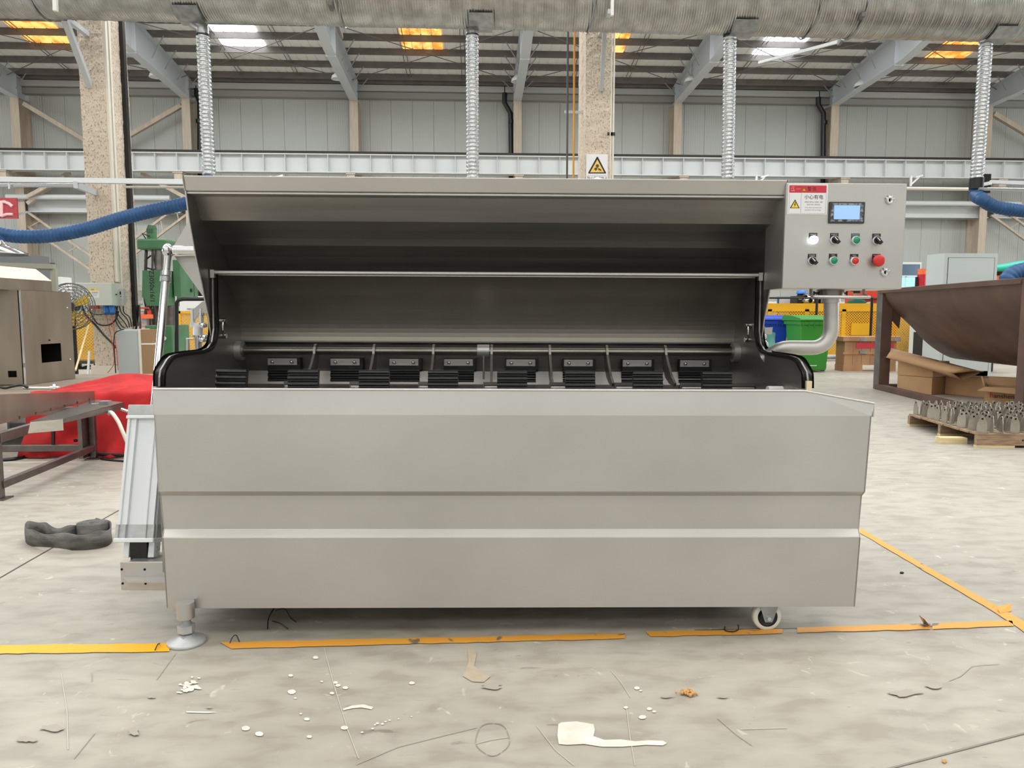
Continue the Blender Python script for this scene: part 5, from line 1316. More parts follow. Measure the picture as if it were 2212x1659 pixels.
# little grey controller beside it
b = B(); a0 = W(258, 624, Y=PY - .05); a1 = W(269, 659, Y=PY - .05); b.box((a0.x, PY - .08, a1.z), (a1.x, PY + .02, a0.z), mat('silver grey casing', (196, 196, 196), .4))
b.box((a0.x + .015, PY - .082, a0.z - .09), (a1.x - .03, PY - .08, a0.z - .04), BLACK); b.box((a0.x + .02, PY - .082, a0.z - .125), (a1.x - .03, PY - .08, a0.z - .11), BLACK); b.box((a0.x + .03, PY - .082, a0.z - .18), (a1.x - .03, PY - .08, a0.z - .165), BLACK)
solo('controller', b, (a0.x, PY, a1.z), 'small upright silver grey controller right of the pale switch box', 'controller', bevel=0.003)
# black cables hanging from the switch box, thin red wires
def cable(pts, r, m, lab, y0=ys_ + .1, grp=None, y1=None):
    P = [W(x, y, Y=y0 + (((y1 - y0) * i / (len(pts) - 1)) if y1 else 0)) for i, (x, y) in enumerate(pts)]
    b = B(); b.tube(spline(P, 5), r, m, 6); return solo('cable', b, P[0], lab, 'cable', grp)
cable([(177, 660), (185, 680), (205, 701), (225, 724), (243, 742), (250, 752)], 0.016, RUB, 'thick black cable slanting from the switch box down to the grey cabinet', ys_ + .1)
cable([(193, 661), (198, 680), (212, 700), (235, 702), (250, 690), (256, 672)], 0.012, RUB, 'black cable looping under the switch box to the right', ys_ + .06)
cable([(185, 661), (196, 676), (214, 680), (226, 677)], 0.007, RUB, 'thin black lead running to the blue sockets', ys_ + .04)
for k, pts in enumerate([[(247, 661), (252, 685), (262, 703), (270, 708)], [(250, 661), (256, 680), (268, 695), (276, 708)], [(258, 661), (262, 675), (275, 690), (280, 707)], [(266, 661), (268, 675), (280, 686), (284, 706)], [(254, 661), (250, 690), (256, 705), (262, 712)]]):
    cable(pts, 0.009, RUB, 'black cable in the tangle between switch box and grey cabinet', ys_ + .2, 'tangle of black cables beside the left pillar')
cable([(229, 680), (236, 710), (244, 750), (246, 785), (232, 806)], 0.005, REDP, 'thin red wire hanging from the blue sockets to the plinth', ys_ + .05)
cable([(242, 680), (246, 710), (252, 760), (255, 800)], 0.005, REDP, 'thin red wire hanging from the blue sockets to the grey cabinet', ys_ + .03)
cable([(250, 806), (247, 760), (246, 735), (250, 718), (268, 711)], 0.008, RUB, 'black cable bending over the top left corner of the grey cabinet', 10.85)
# grey and brown low cabinet right of the pillar
yg = 10.9
q0, q1 = W(251, 712, Y=yg), W(303, 800, Y=yg); q2 = W(327, 712, Y=yg)
t = thing('floor_cabinet', 'low grey cabinet with a tan side standing right of the left concrete pillar', 'cabinet', (q0.x, yg, 0))
b = B(); b.box((q0.x, yg, 0), (W(298, 712, Y=yg).x, yg + .35, q0.z), CABG); part('body', b, t, bevel=0.02)
TAN = mat('tan board', (158, 128, 92), 0.6)
b = B(); x0 = W(304, 712, Y=yg).x; zmid = W(300, 743, Y=yg).z; b.box((x0, yg, 0), (q2.x, yg + .3, zmid - .01), TAN); part('side_panel', b, t)
b = B(); b.box((x0, yg, zmid + .01), (q2.x, yg + .3, q0.z), TAN); part('side_panel', b, t)
b = B(); b.box((W(298.5, 712, Y=yg).x, yg - .01, 0), (x0 - .002, yg + .3, q0.z + .01), PIPEW); b.box((W(298.5, 712, Y=yg).x, yg - .005, zmid - .01), (q2.x, yg + .3, zmid + .01), WHITEP); part('edge_strip', b, t)
b = B(); a0, a1 = W(287, 615, Y=12.9), W(309, 659, Y=12.9); am = W(295, 615, Y=12.9).x; b.box((a0.x, 12.91, a1.z), (a1.x, 13.1, a0.z), CABG)
b.box((am, 12.9, a1.z), (a1.x, 12.91, a0.z), mat('lighter grey panel', (206, 208, 206), .4))
for z_ in (0.15, 0.8): b.box((a1.x - .06, 12.88, a1.z + (a0.z - a1.z) * z_ - .03), (a1.x - .01, 12.9, a1.z + (a0.z - a1.z) * z_ + .02), WHITEP)
b.box((am - .05, 12.95, 0), (am, 13.0, a1.z), BLACK)
solo('junction_box', b, (a0.x, 12.9, 0), 'grey junction box on a post between the left pillar and the green drill', 'electrical box')
cable([(291, 659), (292, 680), (286, 700), (279, 708)], 0.016, RUB, 'thick black cable under the grey junction box, outer of the two', 12.5)
cable([(299, 659), (298, 685), (294, 710), (294, 712)], 0.016, RUB, 'thick black cable under the grey junction box, inner of the two', 12.5)

# green radial drill
yd = 12.0
t = thing('radial_drill', 'green radial drilling machine with motor on top behind the machine lid', 'drilling machine', (W(350, 790, Y=yd).x, yd, 0))
D = lambda px, py, y=yd: W(px, py, Y=y)
c = D(337, 500)
b = B(); b.tube([D(328, 517), D(328, 495)], 0.072, GREEN, 20); b.tube([D(328, 495), D(328, 487)], 0.074, GREEND, 20, rad=[.074, .058]); b.box(D(321, 503) - Vector((0, .08, 0)), D(334, 495) - Vector((0, .07, 0)), GREEND)
part('motor', b, t)
b = B(); a0, a1 = D(306, 518), D(371, 541); b.box((a0.x, yd - .2, a1.z), (a1.x, yd + .3, a0.z), GREEN); part('gear_head', b, t, bevel=0.03)
b = B(); b.tube([D(345, 541), D(345, 584)], 0.105, POLISH, 24); b.tube([D(330, 541), D(330, 584)], 0.02, BLACK, 8); part('column_sleeve', b, t)
b = B(); a0, a1 = D(314, 585), D(377, 661); xm = D(323, 585).x
b.prism([(D(323, 586).x, D(323, 586).z), (D(377, 586).x, D(377, 586).z), (D(377, 661).x, D(377, 661).z), (D(332, 661).x, D(332, 661).z), (D(326, 645).x, D(326, 645).z), (D(322, 643).x, D(322, 643).z)], 'y', yd - .25, yd + .2, GREEN); b.box((D(314, 590).x, yd - .1, D(314, 640).z), (xm, yd + .15, D(314, 590).z), GREEND)
part('arm_housing', b, t, bevel=0.01)
b = B(); b.text('Z3050x16/1', 0.1, (D(343, 620).x, yd - .252, D(343, 620).z), INK, rx=(0, 0, -1), up=(1, 0, 0)); part('lettering', b, t)
b = B(); b.box((D(378, 570).x, yd - .1, D(378, 645).z), (D(394, 560).x, yd + .6, D(378, 562).z), GREEN); part('arm', b, t, bevel=0.01)
b = B(); b.tube([D(358, 661), D(358, 702)], 0.15, STEELD, 24); part('column', b, t)
b = B(); b.box((D(330, 702).x, yd - .3, 0), (D(388, 702).x, yd + .4, D(330, 702).z), GREEN); b.tube([D(354, 731, yd - .32), D(354, 731, yd - .3)], 0.035, WHITEP, 14); part('base', b, t, bevel=0.02)
b = B(); b.tube([D(316, 541, yd - .1), D(314, 600, yd - .2), D(312, 640, yd - .2), D(316, 662, yd - .2), D(322, 655, yd - .2)], 0.024, RUB, 8); b.tube([D(326, 552, yd - .1), D(313, 563, yd - .1), D(315, 578, yd - .1), D(328, 582, yd - .1)], 0.013, RUB, 8)
b.tube([D(322, 620, yd - .2), D(318, 650, yd - .2), D(326, 668, yd - .2), D(330, 650, yd - .2)], 0.02, RUB, 8); b.tube([D(322, 510, yd - .1), D(307, 504, yd - .1), D(316, 517, yd - .1)], 0.012, RUB, 8); part('hoses', b, t)
cw = D(408, 627, yd + .3); b = B(); b.tube([cw + Vector((-.1, 0, 0)), cw + Vector((.05, 0, 0))], 0.03, BLACK, 10); b.tube([cw + Vector((0.02, .09 * math.cos(a), .09 * math.sin(a))) for a in [R(20 * q) for q in range(18)]], 0.014, BLACK, 6, closed=True)
for k in range(5): a = R(72 * k); b.bar(cw + Vector((.02, 0, 0)), cw + Vector((.02, .09 * math.cos(a), .09 * math.sin(a))), .012, .012, BLACK)
part('handwheel', b, t)
b = B(); b.bar(D(380, 640, yd - .2), D(380, 655, yd - .2), .012, .02, WHITEP); b.bar((D(401, 560).x, yd + .3, D(401, 600).z), (D(401, 560).x, yd + .3, D(401, 645).z), 0.012, .012, WIRE); part('feed_rods', b, t)
# black pipe rail frame
b = B(); Pp = [D(381, 805, 11.2), D(381, 655, 11.2), D(386, 648, 11.2), D(396, 646, 11.2), D(470, 646, 11.2)]; Pp[0].z = 0
b.tube(Pp, 0.03, BLACK, 10); e = Pp[-1]; b.tube([e, (e.x, e.y, 0)], 0.03, BLACK, 10); solo('pipe_barrier', b, Pp[0], 'black pipe barrier right of the green drill', 'barrier')

# yellow perforated guard fence panels, far behind
def fence(px0, px1, y, pt_, pb2, lab, npan=1, parent=None, legs=True):
    x0, x1 = W(px0, 700, Y=y).x, W(px1, 700, Y=y).x; zt_, zb3 = W(1106, pt_, Y=y).z, W(1106, pb2, Y=y).z
    t = thing('guard_fence', lab, 'fence', ((x0 + x1) / 2, y, 0)); w = (x1 - x0) / npan
    for k in range(npan):
        xa, xb = x0 + k * w, x0 + (k + 1) * w
        b = B(); b.quad((xa + .05, y, zb3 + .04), (xb - .05, y, zb3 + .04), (xb - .05, y, zt_ - .04), (xa + .05, y, zt_ - .04), YPERF); part('perforated_sheet', b, t)
        b = B(); b.box((xa, y - .02, zb3), (xb, y + .02, zb3 + .05), YFEN); b.box((xa, y - .02, zt_ - .05), (xb, y + .02, zt_), YFEN); b.box((xa, y - .02, zb3), (xa + .05, y + .02, zt_), YFEN); b.box((xb - .05, y - .02, zb3), (xb, y + .02, zt_), YFEN)
        part('frame', b, t)
    for k in range(npan + 1):
        b = B(); xx = x0 + k * w; b.box((xx - .03, y + .02, 0), (xx + .03, y + .06, zt_), YFEN); part('post', b, t)
    return t
fence(-120, 12, 17.0, 675, 779, 'yellow perforated guard panel at the left edge behind the stainless cabinet', 2)
fence(150, 206, 16.0, 675, 777, 'yellow perforated guard panel between the fan and the left pillar', 1)
fence(386, 470, 15.0, 672, 761, 'yellow perforated guard panel between the green drill and the machine', 1)
# racks with small parts
def rack(px0, px1, y, rows, lab):
    x0, x1 = W(px0, 700, Y=y).x, W(px1, 700, Y=y).x
    t = thing('parts_rack', lab, 'rack', ((x0 + x1) / 2, y, 0)); zt_ = W(1106, rows[0][0], Y=y).z
    for xx in (x0, x1):
        b = B(); b.box((xx - .03, y, 0), (xx + .03, y + .06, zt_ + .1), BLACK); b.box((xx - .03, y + .8, 0), (xx + .03, y + .86, zt_ + .1), BLACK); part('post', b, t)
    for (p0, p1, m) in rows:
        b = B(); b.box((x0, y - .01, W(1106, p1, Y=y).z), (x1, y + .85, W(1106, p0, Y=y).z), m); part('shelf', b, t)
    b = B()
    for k in range(26):
        xx = random.uniform(x0 + .05, x1 - .1); r_ = random.choice(rows[1:]); z_ = W(1106, r_[0], Y=y).z
        b.box((xx, y + random.uniform(0, .4), z_), (xx + random.uniform(.04, .12), y + .5, z_ + random.uniform(.05, .22)), random.choice((WHITEP, REDP, BLACK, ZINC, ORANGE, CABG)))
    part('small_parts', b, t, kind='stuff')
    return t
rack(283, 332, 16.0, [(664, 667, REDP), (679, 688, ORANGE), (703, 706, mat('pink rack beam', (206, 110, 110), .5)), (730, 734, CABW), (758, 764, CABG)], 'dark rack with orange beams and small parts between the grey cabinet and the green drill')
b = B(); b.sphere(W(284, 690, Y=17.5), 0.14, YFEN, 14, 10, (0.6, .6, 2.0)); q = W(284, 690, Y=17.5); b.tube([q, (q.x, q.y, 0)], .05, YFEN, 10); solo('yellow_post', b, (q.x, q.y, 0), 'rounded yellow post peeping out right of the left pillar', 'post')
b = B(); q0, q1 = W(386, 640, Y=20), W(470, 672, Y=20); b.box((q0.x, 20, 0), (q1.x, 21, q0.z), mat('white machine casing', (224, 224, 222), .4)); b.box((q0.x + .2, 19.98, q1.z + .05), (q1.x - .1, 20, q1.z + .07), INKG)
solo('white_machine', b, (q0.x, 20.5, 0), 'white machine casing behind the yellow panel right of the green drill', 'machine', bevel=0.02)
# dark bench legs behind the stainless cabinet
b = B(); 
for (p0, p1) in (((163, 800), (195, 790)), ((158, 786), (196, 806))): b.bar(W(*p0, Y=15.2), W(*p1, Y=15.2), 0.05, 0.05, BLACK)
q0, q1 = W(150, 780, Y=15.1), W(200, 786, Y=15.1); b.box((q0.x, 15.1, q1.z), (q1.x, 15.6, q0.z), mat('dark bench top', (70, 60, 50), .7)); b.box((q0.x, 15.3, 0), (q0.x + .08, 15.4, q0.z), BLACK); b.box((q1.x - .08, 15.3, 0), (q1.x, 15.4, q0.z), BLACK)
solo('low_bench', b, (q0.x, 15.3, 0), 'low dark bench under the yellow panel left of the pillar', 'bench')

# ---------------------------------------------------------------- red canvas thrown over a block beside the platform
def zc_(x, y): return 0
zt1 = ZT + 0.012
rows = [  # each row: stations across, from the far edge over the top and down the front to the floor
 [(W(150, 838, Z=ZT + .012)), W(178, 829, Z=ZT + .10), W(230, 822, Z=ZT + .06), W(296, 813, Z=ZT + .03), W(345, 818, Z=ZT + .02), W(420, 822, Z=ZT + .02)],
 [(W(130, 846, Z=ZT + .012)), W(176, 842, Z=ZT + .03), W(240, 836, Z=ZT + .03), W(300, 832, Z=ZT + .03), W(350, 832, Z=ZT + .02), W(420, 834, Z=ZT + .02)],
]
import mathutils
nu, nv = 60, 44; vs = []
xL, xR = W(52, 958, Y=5.85).x, -2.28
for j in range(nv + 1):
    v = j / nv
    for i in range(nu + 1):
        u = i / nu
        fold = mathutils.noise.noise(Vector((u * 6 + v * 3, v * 2.0 - u * 2, 3.1))) * 0.11 + mathutils.noise.noise(Vector((u * 15, v * 4, 7.7))) * 0.02
        xt = -3.52 + (xR + 3.52) * u; xb2 = xL + (xR - xL) * u
        if v < 0.5:                                  # lying on top of the platform
            s = v / 0.5; yy = 7.45 - (7.45 - 5.98) * s + (1 - s) * (0.25 * math.sin(u * 9) ** 2 - 1.1 * max(0, .5 - u))
            x = xt + (1 - s) * 0.12; z_ = ZT + 0.014 + abs(fold) * 0.8 + 0.07 * math.exp(-((u - .16) / .12) ** 2) * math.exp(-((s - .25) / .25) ** 2)
        else:                                        # hanging down to the floor
            s = (v - 0.5) / 0.5; x = xt + (xb2 - xt) * s; yy = 5.98 - 0.12 * s ** 0.5 - 0.10 * s ** 3 + fold * (0.25 + s)
            z_ = (ZT + 0.014) * (1 - s) + 0.012 + abs(fold) * .3 * (1 - s)
        vs.append((x, yy, max(z_, 0.01)))
fs = [(j * (nu + 1) + i, (j + 1) * (nu + 1) + i, (j + 1) * (nu + 1) + i + 1, j * (nu + 1) + i + 1) for j in range(nv) for i in range(nu)]
b = B(); b.add(vs, fs, CLOTH, True)
cl_ = solo('canvas_sheet', b, (-3.5, 6.2, ZT), 'bright red canvas sheet thrown over the right end of the low platform', 'canvas')
md = cl_.modifiers.new('weave', 'SOLIDIFY'); md.thickness = 0.004
b = B(); q = W(162, 952, Y=5.72); b.tube([q, q + Vector((0, 0.02, 0))], 0.012, DARK, 14); part('eyelet', b, cl_)
b = B(); b.bar(W(115, 931, Y=5.72), W(115, 963, Y=5.72), .02, .02, BLACK); part('strap', b, cl_)
cable([(213, 980), (240, 982), (278, 984), (330, 986)], 0.014, RUB, 'thick black cable lying on the floor in front of the red canvas', 5.72)
P = [G(x, y) + Vector((0, 0, .008)) for x, y in ((218, 993), (240, 996), (282, 999), (340, 1000))]; b = B(); b.tube(spline(P, 5), .008, RUB, 6); solo('cable', b, P[0], 'thin black cable lying on the floor right of the tray stand foot', 'cable')
P = [G(x, y) + Vector((0, 0, .012)) for x, y in ((-20, 998), (30, 995), (60, 988), (85, 984), (130, 980), (185, 978))]; b = B(); b.tube(spline(P, 5), .014, RUB, 6); solo('cable', b, P[0], 'black cable lying on the floor under the tray stand', 'cable')

# ---------------------------------------------------------------- stainless tray stand at the left edge
ts_ = thing('tray_stand', 'dull stainless steel stand with a sheet metal tray on top at the left edge', 'stand', (-2.87, 5.0, 0))
zs = 0.45; XA = W(4, 1078, Z=0).x; yn = W(4, 1078, Z=0).y; yfz_ = W(204, 991, Z=0).y; XB = W(204, 991, Z=0).x
ztl = 0.40
for (x, y) in ((XA - .01, yn), (XB, yfz_), (XA - 1.0, yn), (XB - 1.0, yfz_)):
    b = B(); b.box((x - .02, y - .02, 0.008), (x + .02, y + .02, ztl), STEELD); lg = part('leg', b, ts_, bevel=0.004)
    b = B(); b.box((x - .05, y - .05, 0), (x + .05, y + .05, 0.008), STEELD); part('foot_plate', b, lg)
b = B(); b.box((XB - .06, yfz_ - .1, 0.02), (XB - .03, yfz_ + .02, ztl), STEELD); part('leg', b, ts_)
zlr = W(11, 1040, Y=yn).z - 0.02
b = B(); b.bar((XA, yn, zlr), (XB, yfz_, zlr), 0.04, 0.045, STEELD); part('lower_rail', b, ts_, bevel=0.004)
b = B(); b.bar((XA - 1, yfz_, zlr), (XB, yfz_, zlr), 0.04, 0.05, STEELD); part('lower_rail', b, ts_, bevel=0.004)
b = B(); b.bar((XA, yn, ztl - .03), (XB, yfz_, ztl - .03), 0.04, 0.06, STEELD); part('upper_rail', b, ts_, bevel=0.004)
b = B(); b.bar((XA - 1, yn, ztl - .03), (XA, yn, ztl - .03), 0.04, 0.06, STEELD); b.bar((XA - 1, yfz_, ztl - .03), (XB, yfz_, ztl - .03), 0.04, 0.06, STEELD); part('upper_rail', b, ts_, bevel=0.004)
# tray: upright side sheet, polished shelf, front flange
s0 = W(14, 913, Z=zs); s1 = W(205, 863, Z=zs); xsn = s0.x
t0 = W(-30, 838, X=s0.x + (s0.x - s1.x) * .15); t1 = W(205, 845, Y=s1.y)
sm1 = Vector((-2.86, 3.9, zs))
dirn = (s1 - s0).normalized(); sA = s0 - dirn * 0.55
tA = Vector((sA.x, sA.y, W(0, 838, X=s0.x).z + 0.02)); 
tN = W(0, 839, X=s0.x)
b = B(); b.slab([sA, s1, Vector((s1.x, s1.y, t1.z)), Vector((sA.x, sA.y, tN.z + 0.01))], (-1, 0, 0), 0.004, STEELB); part('side_sheet', b, ts_)
o0 = W(135, 904, Z=zs); o1 = W(268, 869, Z=zs); f0_ = W(66, 910, Z=zs)
b = B(); b.slab([f0_, o0, o1, s1], (0, 0, -1), 0.004, mat('polished stainless shelf', (176, 182, 186), 0.18, 0.95)); part('shelf', b, ts_)
b = B(); b.slab([f0_, o0, o0 - Vector((0, 0, .075)), f0_ - Vector((0.02, 0, .075))], (0, 1, 0), 0.004, mat('pale stainless flange', (214, 208, 198), .35, .6)); part('front_flange', b, ts_)
b = B(); b.slab([o1, o0, o0 - Vector((0, 0, .03)), o1 - Vector((0, 0, .05))], (-1, 0, 0), 0.003, STEELD); part('edge_fold', b, ts_)
a = W(14, 905, Z=zs + .02); b = B(); b.slab([W(-20, 889, Y=f0_.y), W(14, 889, Y=f0_.y), W(15, 934, Y=f0_.y), W(-20, 934, Y=f0_.y)], (0, 1, 0), 0.004, mat('pale stainless flange', (214, 208, 198), .35, .6)); part('front_flange', b, ts_)
for k in range(6):
    q = s0.lerp(s1, 0.12 + k * 0.16); b = B(); b.bar(q, q + Vector((0.004, 0, .02)), .006, .006, STEELD); part('weld_tack', b, ts_)
# clamp and cream hose on the shelf's far end
q = W(228, 875, Z=zs + .01); b = B(); b.box(q + Vector((-.03, -.03, 0)), q + Vector((.03, .03, .03)), ZINC); b.tube([q + Vector((-.09, -.01, .01)), q + Vector((-.04, 0, .01)), q + Vector((-.06, .02, .01))], .004, ZINC, 6); b.bar(q + Vector((.0, 0, -.03)), q + Vector((.03, 0, -.07)), .02, .02, ZINC)
solo('welding_clamp', b, q, 'small zinc welding clamp gripping the end of the tray', 'clamp')
P = [q + Vector((.03, -.01, -.05)), W(243, 893, Y=5.25), W(256, 912, Y=5.22), W(266, 935, Y=5.2), W(280, 965, Y=5.2), W(300, 985, Y=5.2)]; b = B(); b.tube(spline(P, 6), 0.013, PIPEW, 10); solo('welding_hose', b, P[0], 'cream hose curving down from the clamp behind the air cylinder', 'hose')
q = W(271, 886, Y=5.45); b = B(); b.tube([W(262, 884, Y=5.45), W(277, 889, Y=5.45)], .012, CHROME, 8); solo('steel_rod', b, q, 'short bright rod end sticking out past the tray', 'rod')
q0_ = W(50, 837.5, Y=5.9); b = B(); b.tube([W(50, 838, Z=ZT + .012), W(112, 838, Z=ZT + .012)], 0.010, WHITEP, 8); b.tube([W(108, 838, Z=ZT + .012), W(128, 838, Z=ZT + .012)], 0.016, PIPEW, 8); b.bar(W(117, 838, Z=ZT + .02), W(117, 832, Y=W(117, 838, Z=ZT).y), .02, .02, WHITEP)
solo('grease_gun', b, W(50, 838, Z=ZT), 'thin white tool lying on the platform edge in front of the stainless cabinet', 'tool')
cable([(-10, 833), (10, 838), (30, 834), (48, 832), (60, 837)], .012, RUB, 'black cable lying on the platform in front of the stainless cabinet', 6.5)

# ---------------------------------------------------------------- coiled flat hose on the floor
FH = mat('grey flat hose fabric', (122, 120, 117), 0.75, 0.0, (76, 74, 72), 10, (1, 1, 3.0), bump=.2, bs=60)
cc = G(196, 1166); cc.z = 0; hh3 = 0.078
path = []
rad = 0.02; a = 0.0
while rad < 0.068 or abs((a % (2 * math.pi)) - math.pi / 2) > 0.12:
    path.append(Vector((cc.x + rad * 1.1 * math.cos(a), cc.y + rad * 0.95 * math.sin(a) + .03, 0))); a -= 0.22; rad += 0.00022
tail = [G(x, y) for x, y in ((199, 1150), (218, 1152), (235, 1158), (242, 1167), (236, 1177), (218, 1184), (190, 1188), (160, 1189), (130, 1188.5), (100, 1187), (78, 1183), (62, 1177), (56, 1169), (64, 1161), (82, 1159), (98, 1163), (112, 1170), (132, 1173), (152, 1171), (166, 1166))]
k0 = None
full = path + spline([path[-1]] + [Vector((p.x, p.y, 0)) for p in tail[1:]], 7)[1:]
vs = []; n = len(full)
for i, p in enumerate(full):
    t_ = (full[min(i + 1, n - 1)] - full[max(i - 1, 0)]).normalized(); nn = Vector((-t_.y, t_.x, 0)) * 0.0017
    w_ = 0.006 * math.sin(i * .35) if i > len(path) else 0; lean = Vector((0, 0.006 * math.sin(i * .2), 0)) if i > len(path) else Vector((0, 0, 0))
    base = max(0.001, 0.012 * math.sin((i - len(path)) * 0.13) if i > len(path) + 30 else 0.001)
    for s in (-1, 1): vs += [p + nn * s + Vector((0, 0, base)), p + nn * s + lean + Vector((0, 0, hh3 * .5)), p + nn * s + Vector((0, 0, hh3 + w_))]
fs = []
for i in range(n - 1):
    a0, b0 = i * 6, (i + 1) * 6
    for (p, q) in ((0, 1), (1, 2), (2, 5), (5, 4), (4, 3), (3, 0)): fs.append((a0 + p, b0 + p, b0 + q, a0 + q))
b = B(); b.add(vs, fs, FH, True); solo('coiled_hose', b, cc, 'loosely coiled grey flat hose lying on the concrete floor left of the machine', 'hose')
# ================================================================ RIGHT SIDE OF THE HALL
# guard fence with black rail above
t = fence(1500, 1980, 17.2, 668, 767, 'long run of yellow perforated guard fence behind the bins and crate', 6)
zt_ = W(1106, 655, Y=17.25).z; zb3 = W(1106, 669, Y=17.25).z; x0, x1 = W(1500, 660, Y=17.25).x, W(1978, 660, Y=17.25).x
b = B(); b.box((x0, 17.2, zb3), (x1, 17.45, zt_), YFEN); part('top_rail', b, t)
b = B(); q0, q1 = W(1838, 698, Y=17.19), W(1882, 724, Y=17.19); b.box((q0.x, 17.15, q1.z), (q1.x, 17.195, q0.z), YFEN); part('plain_plate', b, t)
z_ = W(1106, 773, Y=17.0).z; b = B(); b.tube([(x0, 17.0, z_), (x1 - .3, 17.0, z_)], 0.05, ZINC, 10)
for k in range(5): xx = x0 + (x1 - x0 - .4) * (k + .05) / 4.2; b.box((xx - .04, 16.96, 0), (xx + .04, 17.04, z_), ZINC)
solo('floor_rail', b, (x0, 17, 0), 'grey pipe rail low in front of the long guard fence', 'rail')
z_ = W(1106, 643, Y=16.9).z; b = B(); b.tube([(x0, 16.9, z_), (W(1885, 643, Y=16.9).x, 16.9, z_)], 0.022, BLACK, 8)
for px in (1560, 1765, 1884): q = W(px, 643, Y=16.9); b.tube([q, (q.x, q.y, 0)], 0.03, BLACK, 8)
solo('black_railing', b, (x0, 16.9, 0), 'thin black railing running above the long guard fence', 'railing')

def wheelie(px, py, sc, body, lab, y, name='wheelie_bin', showwheel=True):
    c = W(px, py, Y=y); x = c.x; t = thing(name, lab, 'bin', (x, y, 0)); w = 0.30 * sc; H = 0.97 * sc; d = 0.36 * sc
    b = B(); bw = w * .84; bd = d * .8
    lo = [(x - bw, y - bd, .03), (x + bw, y - bd, .03), (x + bw, y + bd, .06), (x - bw, y + bd, .06)]; hi = [(x - w, y - d, H), (x + w, y - d, H), (x + w, y + d, H), (x - w, y + d, H)]
    b.add(lo + hi, [(0, 3, 2, 1), (4, 5, 6, 7), (0, 1, 5, 4), (1, 2, 6, 5), (2, 3, 7, 6), (3, 0, 4, 7)], body); part('body', b, t, bevel=0.03)
    b = B(); b.box((x - w - .02, y - d - .02, H - .07), (x + w + .02, y + d + .02, H), body)
    for k in range(6): xx = x - w + .03 + k * (2 * w - .06) / 5; b.box((xx - .006, y - d - .03, H - .10), (xx + .006, y - d, H - .0), body)
    part('rim', b, t, bevel=0.01)
    b = B(); b.prism([(y - d - .05, H + .005), (y - d - .03, H + .05), (y, H + .10), (y + d, H + .11), (y + d + .07, H + .06), (y + d + .07, H + .005)], 'x', x - w - .035, x + w + .035, body); part('lid', b, t, bevel=0.015)
    b = B(); b.tube([(x - w, y + d + .08, H), (x + w, y + d + .08, H)], .015, body, 8); part('handle', b, t)
    b = B(); b.box((x - w * .25, y - bd - .006, .12), (x + w * .35, y - bd + .02, .24), BLACK); b.box((x - w * .3, y - bd - .012, .12), (x + w * .2, y - bd, .135), PIPEW); part('foot_recess', b, t)
    for s in (-1, 1):
        b = B(); b.tube([(x + s * (w + .015), y + d * .2, .11), (x + s * (w + .07), y + d * .2, .11)], .115, BLACK, 20); part('wheel', b, t)
    return t
wheelie(1742, 803, 1.0, BING, 'green plastic wheelie bin behind the bent support pipe', 14.0)
wheelie(1654, 803, 1.0, BINB, 'blue plastic wheelie bin left of the green bin', 14.9)
b = B(); q = W(1662, 742, Y=9.5)
vs = []; 
for j in range(9):
    for i in range(9):
        u, v = i / 8, j / 8; p = W(1640 + 34 * u + 6 * v, 722 + 62 * v - 8 * (1 - abs(u - .35)) , Y=9.5); vs.append((p.x, p.y + .08 * math.sin(u * 6) + .05 * math.sin(v * 5), p.z))
b.add(vs, [(j * 9 + i, j * 9 + i + 1, (j + 1) * 9 + i + 1, (j + 1) * 9 + i) for j in range(8) for i in range(8)], mat('sea green cloth', (96, 156, 144), .8), True)
p0 = W(1655, 790, Y=9.6); b.box((p0.x - .25, 9.62, 0), (p0.x + .2, 9.9, W(1655, 765, Y=9.6).z), CARD)
solo('work_cloth', b, (q.x, 9.6, 0), 'sea green cloth draped over a box between the machine and the blue bin', 'cloth')

# plywood transport crate with red band
yk = 13.9; k0, k1 = W(1819, 800, Y=yk), W(1938, 800, Y=yk); zt_ = W(1860, 727, Y=yk).z
t = thing('plywood_crate', 'banded plywood crate with a red stripe standing on runners in front of the yellow fence', 'crate', ((k0.x + k1.x) / 2, yk + .4, 0))
n = 6; w = (k1.x - k0.x) / n
zr1 = 0.12; zmid = W(1860, 763, Y=yk).z
for (za, zb4) in ((zr1, zmid), (zmid + .01, zt_ - .06)):
    for k in range(n):
        b = B(); j_ = random.uniform(-.006, .006); b.box((k0.x + .03 + k * (w - .01), yk + j_, za), (k0.x + .03 + (k + 1) * (w - .01) - .006, yk + .03 + j_, zb4), PLY); part('plank', b, t)
b = B(); b.box((k0.x + .03, yk + .03, zr1), (k1.x - .03, yk + .34, zt_ - .06), PLY); part('body', b, t)
b = B(); b.box((k0.x - .02, yk - .04, zt_ - .09), (k1.x + .02, yk + .4, zt_), PLY); part('lid', b, t, bevel=.008)
b = B(); b.box((k0.x + .25, yk - .012, zt_ - .22), (k1.x - .1, yk - .006, zt_ - .12), REDS); part('stripe', b, t, label='red stripe')
for z_ in (zt_ - .06, zmid + .02):
    for xx in (k0.x + .38, k1.x - .05): b = B(); b.box((xx - .07, yk - .05, z_ - .025), (xx + .07, yk - .01, z_ + .025), ZINC); part('metal_strap', b, t)
b = B(); b.box((k0.x, yk - .015, zmid - .02), (k1.x, yk + .0, zmid + .02), PLY); part('band', b, t)
for (xa_, xb_) in ((k0.x + .02, k0.x + .4), (k1.x - .15, k1.x - .03)): b = B(); b.box((xa_, yk, 0), (xb_, yk + .34, zr1), PLY); part('runner', b, t)

